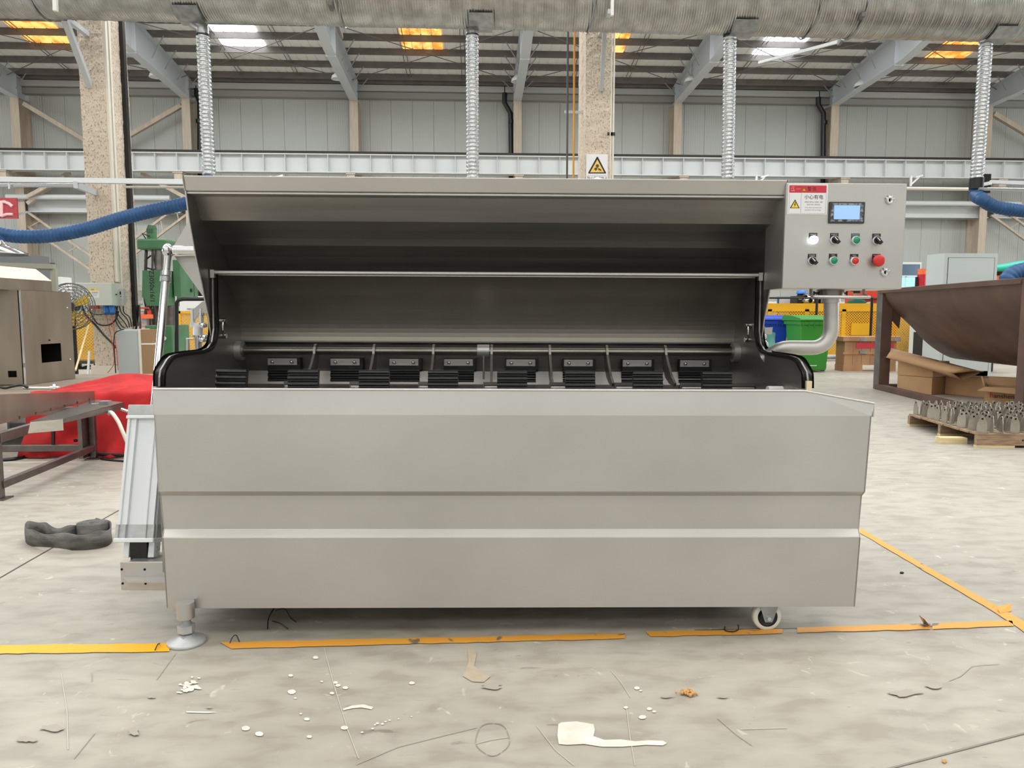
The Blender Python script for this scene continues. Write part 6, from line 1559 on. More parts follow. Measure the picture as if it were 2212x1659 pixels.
# people behind the fence
def person(px, y, lab, hat, bend=0.0, face=0.0, hatm=None, lookdown=0.0):
    """one continuous skinned body in work clothes, head with face, hands with fingers; stands with the feet on the floor"""
    x = W(px, 650, Y=y).x; t = thing('person', lab, 'person', (x, y, 0), rz=0.0)
    ca, sa = math.cos(face), math.sin(face)
    def tr(p):                                        # local: facing -Y
        return Vector((x + p[0] * ca - p[1] * sa, y + p[0] * sa + p[1] * ca, p[2]))
    def up(p):                                        # bend forward at the hip
        z0 = 0.92; dz_ = p[2] - z0; return (p[0], p[1] - dz_ * math.sin(bend), z0 + dz_ * math.cos(bend)) if dz_ > 0 else p
    J = {'pel': (0, 0, .94), 'sp': (0, 0.01, 1.15), 'ch': (0, .01, 1.36), 'nk': (0, .01, 1.47), 'nk2': (0, -.01, 1.55)}
    V = []; E = []; Rr = []
    def add(p, r, par=None):
        V.append(tr(up(p))); Rr.append(r)
        if par is not None: E.append((par, len(V) - 1))
        return len(V) - 1
    pel = add((0, 0, .95), .145); sp = add((0, .01, 1.15), .135, pel); ch = add((0, .01, 1.34), .15, sp); nk = add((0, .0, 1.47), .062, ch); add((0, -.01, 1.55), .055, nk)
    hands = []
    for s in (-1, 1):
        sh = add((s * .17, .01, 1.40), .07, ch); el = add((s * .25, .03 - .02, 1.12), .052, sh); wr = add((s * .24, -.12, .93), .035, el); hands.append((V[wr], (V[wr] - V[el]).normalized()))
        hp = add((s * .09, 0, .86), .095, pel); kn = add((s * .10, -.02, .48), .065, hp); an = add((s * .10, .01, .09), .045, kn); add((s * .11, -.14, .045), .04, an)
    me = bpy.data.meshes.new('body'); org = Vector((x, y, 0)); me.from_pydata([tuple(v - org) for v in V], E, [])
    o = bpy.data.objects.new('body', me); C.objects.link(o); o.parent = t
    sk = o.modifiers.new('skin', 'SKIN')
    for i, r in enumerate(Rr): me.skin_vertices[0].data[i].radius = (r, r * (.72 if i in (0, 1, 2) else 1))
    me.skin_vertices[0].data[0].use_root = True
    ss = o.modifiers.new('smooth', 'SUBSURF'); ss.levels = 1; ss.render_levels = 2
    me.materials.append(TEAL)
    hc = tr(up((0, -.02, 1.64))); hc = Vector(hc)
    b = B(); b.sphere(hc, .1, SKIN, 18, 14, (.78, .95, 1.15)); fwd = Vector((sa, -ca, 0)) * 1.0
    rt = Vector((ca, sa, 0))
    fwd = Vector((sa * 1.0, -ca, 0)); b.sphere(hc + fwd * .095 + Vector((0, 0, -.005)), .018, SKIN, 8, 6, (.7, .9, 1.2)); 
    for s in (-1, 1):
        b.sphere(hc + rt * s * .078 + Vector((0, 0, -.01)), .024, SKIN, 8, 6, (.5, .8, 1.3)); b.sphere(hc + fwd * .082 + rt * s * .032 + Vector((0, 0, .018)), .012, BLACK, 8, 6)
    b.sphere(hc + fwd * .088 + Vector((0, 0, -.05)), .018, REDS, 8, 6, (1.2, .4, .35))
    part('head', b, t)
    b = B(); b.sphere(hc + Vector((0, 0, .01)) - fwd * .012, .104, HAIR, 16, 10, (.82, .98, 1.12), 0, 1.75); part('hair', b, t)
    b = B(); b.sphere(hc + Vector((0, 0, .045)), .125, hatm, 20, 8, (.95, 1.1, .85), 0, math.pi / 2); b.lathe([(.118, 0), (.15, -.006), (.15, 0.004), (.118, .01)], hc + Vector((0, 0, .045)) + fwd * .02, hatm, 20); b.bar(hc + Vector((0, 0, .15)) + fwd * .06, hc + Vector((0, 0, .15)) - fwd * .06, .02, .012, hatm); part(hat, b, t)
    for (w_, d_) in hands:                            # palms with five separate bent fingers
        b = B(); side = d_.cross(Vector((0, 0, 1))); side = side.normalized() if side.length > .01 else Vector((1, 0, 0)); nrm_ = side.cross(d_).normalized()
        b.tube([w_, w_ + d_ * .04, w_ + d_ * .09], .03, SKIN, 8, rad=[.026, .036, .03])
        for k, l in enumerate((.062, .075, .08, .07)):
            o_ = w_ + d_ * .085 + side * (-.027 + .018 * k); b.tube([o_, o_ + d_ * l * .55, o_ + d_ * l * .85 - nrm_ * l * .3], .0085, SKIN, 6, rad=[.0085, .008, .006])
        o_ = w_ + d_ * .03 - side * .03; b.tube([o_, o_ + d_ * .03 - side * .025, o_ + d_ * .06 - side * .03], .01, SKIN, 6, rad=[.011, .01, .007]); part('hand', b, t)
    return t
person(1700, 18.6, 'person in green work clothes and a blue hard hat stooping behind the yellow fence', 'hard_hat', bend=0.45, face=R(70), hatm=HATB)
person(1850, 18.6, 'person in green work clothes and a dark cap seen from behind beyond the yellow fence', 'cap', bend=0.0, face=R(172), hatm=BLACK)
# things beyond the fence
yb5 = 18.35
b = B(); q0, q1 = W(1680, 641, Y=yb5), W(1724, 668, Y=yb5); FRB = mat('blue board frame', (36, 110, 150), .5)
b.box((q0.x, yb5, 0.0), (q0.x + .04, yb5 + .04, q0.z), FRB); b.box((q1.x - .04, yb5, 0.0), (q1.x, yb5 + .04, q0.z), FRB); b.box((q0.x + .04, yb5 + .01, q1.z - .3), (q1.x - .04, yb5 + .03, q0.z - .02), mat('pale lilac board', (222, 214, 226), .5)); b.box((q0.x, yb5, q0.z - .03), (q1.x, yb5 + .04, q0.z), FRB)
solo('notice_board', b, (q0.x, yb5, 0), 'pale lilac board in a blue frame behind the yellow fence', 'board')
b = B(); c = W(1746, 650, Y=17.8); t = thing('engine_block', 'dark engine like machine part standing left of the bent support pipe behind the fence', 'machine part', (c.x, 17.8, 0))
b.box((c.x - .28, 17.8, 1.0), (c.x + .3, 18.2, c.z + .12), mat('dark cast metal', (52, 54, 52), .45, .5)); b.lathe([(.05, -.05), (.12, -.04), (.15, 0)], (c.x + .02, 17.78, c.z), CHROME, 16, 'y')
for k in range(14): u = random.uniform(-.28, .25); v = random.uniform(-.12, .12); b.box((c.x + u, 17.74, c.z + v), (c.x + u + .05, 17.82, c.z + v + .05), random.choice((ZINC, BLACK, ALUC)))
part('block', b, t); b = B(); b.box((c.x + .27, 17.7, .0), (c.x + .34, 18.0, c.z + .17), BLACK); b.box((c.x - .25, 17.85, 0), (c.x + .27, 18.15, 1.0), BLACK); part('stand', b, t)
b = B(); q0, q1 = W(1856, 621, Y=20.5), W(1895, 668, Y=20.5); b.box((q0.x, 20.5, 0), (q1.x + .6, 21.3, q0.z), REDP); b.box((q0.x - .02, 20.4, W(1, 645, Y=20.5).z), (q1.x, 20.5, W(1, 642, Y=20.5).z), BLACK)
solo('red_machine', b, (q0.x, 20.8, 0), 'red machine casing beyond the person in the dark cap', 'machine', bevel=.03)
b = B(); q0, q1 = W(1560, 662, Y=22), W(1895, 640, Y=22); zq = W(1, 650, Y=22).z
b.box((q0.x, 22, 0), (q1.x, 22.6, zq), mat('white low wall cladding', (214, 214, 208), .5)); solo('low_cladding', b, (q0.x, 22.3, 0), 'low white cladding panel between fence and far wall', 'panel')
b = B(); q0 = W(1868, 664, Y=17.9); b.slab([W(1855, 668, Y=17.9), W(1884, 652, Y=17.9), W(1890, 668, Y=17.9)], (0, 1, 0), .2, mat('sea green cloth', (96, 156, 144), .8)); b.box((q0.x, 17.95, 0), (q0.x + .25, 18.1, q0.z - .02), WIRE); solo('work_cloth', b, (q0.x, 18, 0), 'small green cloth heap behind the fence left of the hopper post', 'cloth')
# window and red pieces by the far wall
yw = 26.85; q0, q1 = W(1935, 571, Y=yw), W(1984, 622, Y=yw)
b = B(); b.box((q0.x, yw, q1.z), (q1.x, yw + .05, q0.z), GLASSY); wn = solo('window_1', b, (q0.x, yw, q1.z), 'window', None, kind='structure'); del wn['label']
b = B(); fw = .05
b.box((q0.x - fw, yw - .04, q0.z), (q1.x + fw, yw, q0.z + .08), WHITEP); b.box((q0.x - fw, yw - .04, q1.z), (q0.x, yw, q0.z), WHITEP); b.box((q1.x, yw - .04, q1.z), (q1.x + fw, yw, q0.z), WHITEP); zz = W(1, 592, Y=yw).z; b.box((q0.x, yw - .03, zz - .03), (q1.x, yw, zz + .03), WHITEP); b.box((W(1955, 600, Y=yw).x, yw - .03, q1.z), (W(1957, 600, Y=yw).x, yw, zz), WHITEP); part('window_frame', b, wn)
b = B(); b.box((q0.x, yw - .02, zz + .03), (q1.x, yw - .005, q0.z), mat('blue grey upper glass', (84, 108, 132), .15)); part('pane', b, wn)
c = W(1991, 600, Y=15.3); b = B(); b.tube([(c.x, 15.3, 0), (c.x, 15.3, W(1, 586, Y=15).z)], .085, mat('crimson cylinder paint', (190, 26, 44), .35), 18, rad=[.085, .085]); b.tube([(c.x, 15.3, W(1, 586, Y=15).z), (c.x, 15.3, W(1, 573, Y=15).z)], .08, ORANGE, 16); b.box((c.x - .14, 15.26, .8), (c.x - .1, 15.3, W(1, 592, Y=15).z), BLACK)
b.tube([(c.x - .12, 15.28, 1.5), (c.x, 15.3, 1.5)], .02, BLACK, 8)
solo('gas_cylinder', b, (c.x, 15.3, 0), 'crimson gas cylinder with an orange cap left of the pale grey cabinet', 'cylinder')

# pale grey switch cabinet behind the hopper
yk = 12.6; q0 = W(2041, 547, Y=yk); q1 = W(2156, 547, Y=yk); qL = W(2003, 551, Y=yk + .75)
t = thing('switch_cabinet', 'large pale grey switch cabinet with round vent holes behind the rusty hopper', 'cabinet', (q0.x, yk, 0))
xl = q0.x; b = B()
b.add([(xl, yk, 0), (q1.x, yk, 0), (q1.x, yk, q0.z), (xl, yk, q0.z), (qL.x, yk + .75, 0), (qL.x, yk + .75, qL.z), (q1.x, yk + .75, 0), (q1.x, yk + .75, q0.z)], [(0, 1, 2, 3), (4, 0, 3, 5), (3, 2, 7, 5), (1, 6, 7, 2), (6, 4, 5, 7)], mat('pale grey sheet casing', (196, 204, 204), .4)); part('body', b, t)
b = B(); b.box((xl + .07, yk - .008, .1), (q1.x - .06, yk - .001, q0.z - .08), mat('pale grey sheet casing', (196, 204, 204), .4)); part('door', b, t, bevel=.003)
b = B()
for (u0, u1, z0, z1) in ((xl + .062, q1.x - .052, q0.z - .08, q0.z - .074), (xl + .062, xl + .068, .1, q0.z - .08), (q1.x - .058, q1.x - .052, .1, q0.z - .08)): b.box((u0, yk - .004, z0), (u1, yk, z1), BLACK)
part('door_gap', b, t)
cx_ = (q0 + (qL - q0) * .62); b = B(); hz = W(1, 572, Y=yk + .4).z; dirv = Vector((qL.x - xl, .75, 0)).normalized(); nv_ = Vector((-dirv.y, dirv.x, 0))
if nv_.y > 0: nv_ = -nv_
for k in range(8): a = R(22 + 45 * k); p = Vector((cx_.x, cx_.y, hz)) + dirv * .05 * math.cos(a) + Vector((0, 0, .05 * math.sin(a))) + nv_ * .003; b.add([p + dirv * .012 * math.cos(R(60 * q)) + Vector((0, 0, .016 * math.sin(R(60 * q)))) for q in range(6)], [(0, 1, 2, 3, 4, 5)], DARK)
part('vent_holes', b, t)

# pallets under a turquoise tarpaulin, orange boards between
yp_ = 16.5; x0 = W(2120, 600, Y=yp_).x; x1 = W(2208, 600, Y=yp_).x + .0
def pallet_stack():
    lv = [(0.0, .14), (.16, .14), (.32, .14), (.48, .14), (.64, .14), (.80, .14), (.96, .14), (1.12, .14), (1.28, .14), (1.44, .14), (1.60, .14)]
    out = []
    for k, (z_, h_) in enumerate(lv):
        t = thing('pallet', '', 'pallet', (x0 + .6, yp_, z_), group='stacked pallets under the turquoise tarpaulin'); t['label'] = 'weathered wooden pallet in the stack under the turquoise tarpaulin'
        for q in range(2):
            b = B(); zz_ = z_ + (.02 if q == 0 else h_); b.box((x0, yp_, zz_ - .02), (x0 + 1.25, yp_ + 1.0, zz_), WOOD if k % 3 else WOODL); part('deck_board', b, t)
        for q in range(3): b = B(); b.box((x0 + .02 + q * .56, yp_ + .02, z_ + .02), (x0 + .12 + q * .56, yp_ + .98, z_ + h_ - .02), WOOD if k % 3 else WOODL); part('block', b, t)
        out.append(t)
    return out
st = pallet_stack()
zo = 1.745
b = B(); b.box((x0 - .05, yp_ - .05, zo), (x0 + 1.3, yp_ + 1.0, zo + .20), ORANGE); solo('orange_boards', b, (x0, yp_, zo), 'bright orange board bundle lying on the pallet stack', 'boards', bevel=.01)
zo += .205
t = thing('pallet', 'pale new pallet between the orange boards and the tarpaulin', 'pallet', (x0 + .6, yp_, zo))
for q in range(2): b = B(); zz_ = zo + (.02 if q == 0 else .14); b.box((x0, yp_, zz_ - .02), (x0 + 1.25, yp_ + 1.0, zz_), WOODL); part('deck_board', b, t)
for q in range(3): b = B(); b.box((x0 + .02 + q * .56, yp_ + .02, zo + .02), (x0 + .12 + q * .56, yp_ + .98, zo + .12), WOODL); part('block', b, t)
zo += .145; b = B(); vs = []
for j in range(13):
    for i in range(25):
        u, v = i / 24, j / 12; x = x0 - .55 + 1.95 * u; hgt = .02 + .22 * max(0, min(1, (u - .1) * 1.4)) * (1 - .6 * v); vs.append((x, yp_ - .07 + 1.1 * v if v > .15 else yp_ - .09, zo + (hgt if v > .15 else (-.02 if v < .05 else hgt * .6)) + .012 * math.sin(9 * u + 4 * v)))
b.add(vs, [(j * 25 + i, j * 25 + i + 1, (j + 1) * 25 + i + 1, (j + 1) * 25 + i) for j in range(12) for i in range(24)], TARP, True); tp = solo('tarpaulin', b, (x0, yp_, zo), 'turquoise tarpaulin draped over the pallet stack', 'tarpaulin')
md = tp.modifiers.new('sheet', 'SOLIDIFY'); md.thickness = .01

# ---------------------------------------------------------------- rusty hopper trough on its frame
fa = W(1897, 842, Z=0); fb_ = Vector((fa.x - 0.44, fa.y - 3.45, 0)); fb_ = G(2188, 915)
ax2 = (fb_ - fa); Lh = ax2.length; ax2.normalize(); rt2 = Vector((-ax2.y, ax2.x, 0));
if rt2.x < 0: rt2 = -rt2
zrim = W(1920, 626, Y=fa.y).z
t = thing('hopper_trough', 'brown oxidised steel trough hopper hanging in a heavy open frame', 'hopper', fa.lerp(fb_, .5))
def Hh(u, v, z_): q = fa + ax2 * u + rt2 * v; return Vector((q.x, q.y, z_))
RR = 1.13; vc = RR + .02; zcn = zrim - 0.16
def post(u, v, w_, d_, zt5, m1, m2):
    b = B(); P = [Hh(u, v, 0), Hh(u + d_, v, 0), Hh(u + d_, v + w_, 0), Hh(u, v + w_, 0)]
    T_ = [Vector((p.x, p.y, zt5)) for p in P]
    b.add(P + T_, [(4, 5, 6, 7), (3, 2, 1, 0), (0, 1, 5, 4), (2, 3, 7, 6), (1, 2, 6, 5), (3, 0, 4, 7)], m1); k2 = b.mi(m2); b.m[2] = k2; b.m[3] = k2; return b
part('post', post(-.2, 0, .15, .2, zrim + .0, RUST, RUSTG), t, bevel=.006)
part('post', post(Lh, 0, .5, .14, W(2190, 605, Y=fb_.y).z + .0, RUST, RUST), t, bevel=.006)
part('post', post(-.2, 2 * RR, .15, .2, zrim, RUST, RUSTG), t, bevel=.006); part('post', post(Lh, 2 * RR, .15, .14, zrim, RUST, RUST), t, bevel=.006)
for v in (0.03, 2 * RR + .05): b = B(); b.bar(Hh(-.1, v, zrim - .02), Hh(Lh, v, zrim - .02), .09, .06, RUST); part('top_rail', b, t, bevel=.006)
for v in (0.03, 2 * RR + .05): b = B(); b.bar(Hh(-.1, v, .04), Hh(Lh, v, .04), .09, .08, RUST); part('bottom_rail', b, t, bevel=.006)
for u in (-.1, Lh + .05):
    b = B(); b.bar(Hh(u, 0, .04), Hh(u, 2 * RR, .04), .09, .08, RUST); part('bottom_rail', b, t, bevel=.006)
HP = [(.02, .04), (.07, .17), (.19, .32), (.34, .46), (.46, .58), (.60, .73), (.78, .87), (.97, .97), (1.15, 1.0)]
HP = [(q.x, q.y) for q in spline([(p[0], p[1], 0) for p in HP], 3)]; HP = HP + [(2.3 - p[0], p[1]) for p in HP[::-1][1:]]
b = B(); vs = []
for (u, d_) in ((0.02, 0), (Lh - .02, 0), (0.02, .008), (Lh - .02, .008)):
    for (v_, z_) in HP: vs.append(Hh(u, v_ + (d_ if v_ < 1.15 else -d_), zrim - z_ + d_))
m_ = len(HP)
b.add(vs, [(k, k + 1, m_ + k + 1, m_ + k) for k in range(m_ - 1)] + [(2 * m_ + k + 1, 2 * m_ + k, 3 * m_ + k, 3 * m_ + k + 1) for k in range(m_ - 1)], RUST, True); part('trough_shell', b, t)
for u in (0.03, Lh - .03):
    b = B(); b.slab([Hh(u, v_, zrim - z_) for (v_, z_) in HP], ax2, .008, RUST); part('end_plate', b, t)
b = B(); P = [Hh(-.02, .02, zrim - .06), Hh(-.02, .02, zrim - .44), Hh(-.02, .16, zrim - .44), Hh(-.02, .26, zrim - .56), Hh(-.02, .3, zrim - .06)]; b.slab(P, -ax2, .01, RUST); part('gusset_plate', b, t)
b = B(); q = Hh(Lh - .01, -.002, 1.0); 
b.box((0, 0, 0), (0.0001, 0.0001, 0.0001), DARK)
b = B(); p = Hh(Lh + .12, .26, .86); P = [Hh(Lh + .143, .22, .8), Hh(Lh + .143, .32, .8), Hh(Lh + .143, .32, .98), Hh(Lh + .143, .22, .98)]; b.add(P, [(0, 1, 2, 3)], DARK); part('slot', b, t)

# cartons under the trough
def carton(c, w_, d_, h_, z0, rz, lab, y=None):
    t = thing('carton', lab, 'carton', Vector((c[0], c[1], z0))); M_ = Matrix.Rotation(rz, 3, 'Z'); o = Vector((c[0], c[1], z0))
    b = B(); b.box((-w_ / 2, -d_ / 2, 0.001), (w_ / 2, d_ / 2, h_), CARD); b.v = [M_ @ v + o for v in b.v]; part('body', b, t, bevel=.006)
    b = B(); b.box((-w_ / 2 + .001, -.025, h_ - .0005), (w_ / 2 - .001, .025, h_ + .001), mat('carton tape', (206, 176, 136), .4)); b.box((-w_ / 2 - .001, -.02, h_ * .7), (-w_ / 2, .02, h_), mat('carton tape', (206, 176, 136), .4)); b.v = [M_ @ v + o for v in b.v]; part('tape', b, t)
    return t
g0, g1 = G(1937, 846), G(2012, 853); wd = (g1 - g0).length; mid = g0.lerp(g1, .5); ee = (g1 - g0).normalized(); nn_ = Vector((-ee.y, ee.x, 0)); ang = math.atan2(ee.y, ee.x)
h2 = W(1975, 780, Y=mid.y).z; cq = mid + nn_ * .2
carton((cq.x, cq.y), wd, .4, h2 * .52, 0.0, ang, 'brown cardboard carton on the floor under the trough, lower of the two')
carton((cq.x, cq.y), wd * 1.02, .4, h2 * .48, h2 * .52 + .002, ang, 'brown cardboard carton under the trough, upper of the two')
g2, g3 = G(2046, 851.6), G(2126, 860); m2_ = g2.lerp(g3, .5); e2 = (g3 - g2).normalized(); n2_ = Vector((-e2.y, e2.x, 0)); c2 = m2_ + n2_ * .17
carton((c2.x, c2.y), (g3 - g2).length * 1.15, .34, .26, 0.0, math.atan2(e2.y, e2.x), 'long dark brown carton lying further back under the trough')
# open carton with lettering
yo = 8.75; f0 = W(2127, 836, Y=yo); zt6 = f0.z; e3 = Vector((math.cos(R(-40)), math.sin(R(-40)), 0)); n3 = Vector((-e3.y, e3.x, 0)); base = Vector((f0.x, f0.y, 0))
def OC(u, v, z_): q = base + e3 * u + n3 * v; return Vector((q.x, q.y, z_))
t = thing('carton', 'open brown carton with printed lettering and a hanging flap beside the right hopper post', 'carton', base)
b = B()
for (u0, v0, u1, v1) in ((0, 0, .6, 0), (0, .4, .6, .4), (0, 0, 0, .4), (.6, 0, .6, .4)):
    off = n3 if v0 == v1 else e3
    b.slab([OC(u0, v0, 0), OC(u1, v1, 0), OC(u1, v1, zt6), OC(u0, v0, zt6)], off, .005, CARD)
b.slab([OC(0, 0, 0), OC(.6, 0, 0), OC(.6, .4, 0), OC(0, .4, 0)], (0, 0, 1), .005, CARD); part('body', b, t)
b = B(); b.slab([OC(.01, -.002, zt6), OC(.6, -.002, zt6), OC(.63, -.15, zt6 - .07), OC(-.06, -.15, zt6 - .035)], (0, 0, 1), .005, CARD); part('flap', b, t)
b = B(); b.slab([OC(0, .4, zt6), OC(.6, .4, zt6), OC(.6, .5, zt6 + .1), OC(0, .5, zt6 + .1)], n3, .005, CARD); part('flap', b, t)
b = B(); b.slab([OC(0.0, 0, zt6), OC(0, .4, zt6), OC(-.08, .42, zt6 + .1), OC(-.03, .02, zt6 + .13)], -e3, .004, CARD); part('flap', b, t)
DKP = mat('dark print', (60, 46, 38), .7); RDP = mat('red print', (190, 60, 50), .7); zl = W(2137, 855, Y=yo - .05).z
b = B(); o_ = OC(.07, -.004, zl); b.text('anshen', .075, OC(.10, -.004, zl), DKP, rx=e3, align='LEFT'); b.text('h', .09, OC(.055, -.004, zl + .006), RDP, rx=e3, align='LEFT'); b.text('汉', .08, OC(.385, -.004, zl), DKP, rx=e3, align='LEFT')
b.slab([OC(.055, -.004, zl + .05), OC(.11, -.004, zl + .05), OC(.11, -.004, zl + .058), OC(.055, -.004, zl + .058)], -n3, .0004, RDP); part('print', b, t)
# folded cardboard sheet lying slantwise on the cartons
b = B(); A0, A1, A2, A3 = W(1916, 748, Y=10.6), W(1914, 771, Y=10.2), W(2060, 812, Y=8.9), W(2125, 802, Y=9.1)
A0 = W(1917, 750, Y=10.7); A3 = W(2125, 803, Y=9.6); A2 = W(2058, 806, Y=9.25); A1 = W(1914, 772, Y=10.3)
vs = []; n = 12
for k, (P0_, P1_) in enumerate(((A0, A3), (A1, A2))): pass
for i in range(n + 1):
    u = i / n; top_ = A0.lerp(A3, u); bot_ = A1.lerp(A2, u); mid_ = top_.lerp(bot_, .5) + Vector((0, -.1, .03)); low_ = top_.lerp(bot_, .6) + Vector((0, .05, -.06 - .05 * u))
    vs += [top_, mid_, bot_, low_]
b.add(vs, [(4 * i + k, 4 * i + (k + 1) % 4, 4 * i + 4 + (k + 1) % 4, 4 * i + 4 + k) for i in range(n) for k in range(4)], CARD, True)
cs = solo('cardboard_sheet', b, A1, 'long folded cardboard sheet lying slantwise on top of the cartons', 'cardboard'); md = cs.modifiers.new('board', 'SOLIDIFY'); md.thickness = .005
# white and black machine bases seen under the trough
b = B(); q0, q1 = W(1995, 730, Y=14.5), W(2040, 790, Y=14.5); b.box((q0.x, 14.5, 0), (q1.x, 15, W(1, 700, Y=14.5).z), CABW); b.box((q0.x, 14.49, W(1, 761, Y=14.5).z), (q1.x, 14.5, W(1, 760, Y=14.5).z), BLACK); solo('white_box', b, (q0.x, 14.7, 0), 'white machine base seen under the left part of the trough', 'machine base', bevel=.01)
b = B(); q0, q1 = W(1979, 700, Y=16.5), W(1986, 790, Y=16.5); b.box((q0.x, 16.5, 0), (q1.x, 16.7, W(1, 715, Y=16.5).z), BLACK); b.box((q1.x, 16.6, .1), (q1.x + .45, 16.9, W(1, 700, Y=16.5).z), BINB); b.box((q1.x, 16.55, .1), (q1.x + .45, 16.6, .25), WHITEP); solo('blue_machine', b, (q0.x, 16.7, 0), 'blue and black machine end right of the yellow fence', 'machine', bevel=.01)
b = B(); q0, q1 = W(2085, 780, Y=12.6), W(2135, 800, Y=12.6); b.box((q0.x, 12.6, 0), (q1.x, 13.4, W(1, 779, Y=12.6).z), WHITEP); solo('white_slab', b, (q0.x, 13, 0), 'low white slab on the floor behind the trough', 'slab', bevel=.01)
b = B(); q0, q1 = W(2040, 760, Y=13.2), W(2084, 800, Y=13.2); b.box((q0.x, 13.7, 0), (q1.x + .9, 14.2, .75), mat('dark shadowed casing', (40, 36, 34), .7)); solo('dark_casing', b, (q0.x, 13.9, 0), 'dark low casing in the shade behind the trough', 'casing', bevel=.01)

# ---------------------------------------------------------------- pallet of clevis brackets
pL, pF = G(1960, 919), G(2110, 967)
x0, y1_, y0_2 = pF.x, pL.y, pF.y
x0 = (pL.x + pF.x) / 2 - .02; hp_ = .118; Wp = 1.25
sh = (pL.x - pF.x) / (pL.y - pF.y)                     # the pallet stands a touch turned
def PP(u, v, z_): return Vector((pF.x + u - (0) + sh * (v), pF.y + v - u * sh * -1 * 0, z_)) if False else Vector((pF.x + u + sh * v, pF.y + v - sh * u, z_))
D_ = pL.y - pF.y
pt_ = thing('pallet', 'weathered wooden pallet loaded with rows of steel clevis brackets', 'pallet', PP(Wp / 2, D_ / 2, 0))
def pbox(b, u0, u1, v0, v1, z0, z1, m):
    P = [PP(u0, v0, z0), PP(u1, v0, z0), PP(u1, v1, z0), PP(u0, v1, z0)]; Q_ = [Vector((p.x, p.y, z1)) for p in P]
    b.add(P + Q_, [(0, 3, 2, 1), (4, 5, 6, 7), (0, 1, 5, 4), (1, 2, 6, 5), (2, 3, 7, 6), (3, 0, 4, 7)], m)
n = 9; w_ = D_ / n
for k in range(n):
    b = B(); j_ = random.uniform(-.01, .01); pbox(b, j_, Wp + j_, k * w_ + .004, (k + 1) * w_ - .004, hp_ - .016, hp_, WOOD); part('deck_board', b, pt_)
for v in (0.0, D_ / 2 - .02, D_ - .045):
    b = B(); pbox(b, 0, Wp, v, v + .045, .02, hp_ - .017, WOOD); st_ = part('stringer', b, pt_)
    for u in ((0, .3), (.5, .8), (Wp - .3, Wp)): b = B(); pbox(b, u[0], u[1], v, v + .05, 0.0, .019, WOODL); part('bottom_board', b, pt_)
b = B(); pbox(b, -.2, .02, .18, .27, 0, .05, WOODL); solo('wood_offcut', b, PP(-.1, .2, 0), 'pale new wood offcut lying under the corner of the bracket pallet', 'offcut')
q = PP(.36, -.002, .065); b = B(); b.tube([q, q + Vector((0, .004, 0))], .007, DARK, 10); part('nail_hole', b, pt_)
# bracket prototype
def make_bracket(loc, rz):
    t = thing('clevis_bracket', 'U shaped steel clevis bracket with drilled ears standing on the wooden pallet', 'bracket', loc, group='steel clevis brackets in rows on the pallet'); o = Vector(loc)
    b = B(); b.tube([o, o + Vector((0, 0, .006))], .05, BRACK, 16); part('base_plate', b, t, bevel=.0)
    for s in (-1, 1):
        b = B(); pts = [(-.036, .006), (.036, .006), (.038, .03), (.034, .085)] + [(.021 * math.cos(R(a)), .118 + .021 * math.sin(R(a))) for a in range(0, 181, 30)] + [(-.034, .085), (-.038, .03)]
        b.prism([(u, z_) for u, z_ in pts], 'x', s * .034 - .003, s * .034 + .003, BRACK); b.v = [v + o for v in b.v]; e = part('ear', b, t)
        b = B(); cc_ = [(s * .034 - .0036, .0085 * math.cos(R(30 * q)), .118 + .0085 * math.sin(R(30 * q))) for q in range(12)]; dd = [(s * .034 + .0036, v[1], v[2]) for v in cc_]
        b.add(cc_ + dd, [tuple(range(12))[::-1], tuple(range(12, 24))], DARK); b.v = [v + o for v in b.v]; part('hole', b, e)
    return t
pr0 = None; rnd = random.Random(4); nu_, nv_ = 10, 9
for j in range(nv_):
    for i in range(nu_):
        u = .065 + i * .122 + rnd.uniform(-.008, .008); v = .065 + j * (D_ - .13) / (nv_ - 1) + rnd.uniform(-.008, .008)
        loc = PP(u, v, hp_ + .001); rz = rnd.choice((R(90), R(80), R(20), R(60), R(-30), 0)) + rnd.uniform(-.25, .25)
        if pr0 is None: pr0 = make_bracket(loc, 0); pr0.rotation_euler = (0, 0, rz); kids = None
        else: c_ = copy_tree(pr0); c_.location = loc; c_.rotation_euler = (0, 0, rz)
b = B(); q = PP(.95, .75, hp_ + .16); b.tube([q + Vector((.12 * math.cos(a), .09 * math.sin(a), .01 * math.sin(2 * a))) for a in [R(15 * k) for k in range(24)]], .005, PIPEW, 6, closed=True); solo('wire_ring', b, q, 'pale wire ring lying on top of the brackets at the right edge', 'ring')

# ---------------------------------------------------------------- sign and white dome on the central pillar
ysn = PY - .035; s0_, s1_ = W(1267, 333, Y=ysn), W(1312.5, 391, Y=ysn)
t = thing('warning_sign', 'white paper sign with a yellow black triangle on the central concrete pillar', 'sign', ((s0_.x + s1_.x) / 2, ysn, s1_.z))
b = B(); b.box((s0_.x, ysn - .004, s1_.z - .1), (s1_.x, ysn + .03, s0_.z), PAPER); part('panel', b, t)
def T3(b, pts, d, m): b.add([Vector((W(px, py, Y=ysn).x, ysn - d, W(px, py, Y=ysn).z)) for px, py in pts], [tuple(range(len(pts)))], m)
b = B(); T3(b, [(1271, 375), (1309, 375), (1309, 373), (1291.5, 339), (1289, 339), (1270.5, 373)][::1], .005, INK); T3(b, [(1274.5, 372.5), (1305, 372.5), (1290.3, 344.5)], .006, mat('amber sign ink', (240, 200, 96), .5))
GI = mat('grey green ink', (72, 78, 62), .6)
def disc(b, px, py, r, d, m, n=14): T3(b, [(px + r * math.cos(2 * math.pi * k / n), py + r * math.sin(2 * math.pi * k / n)) for k in range(n)], d, m)
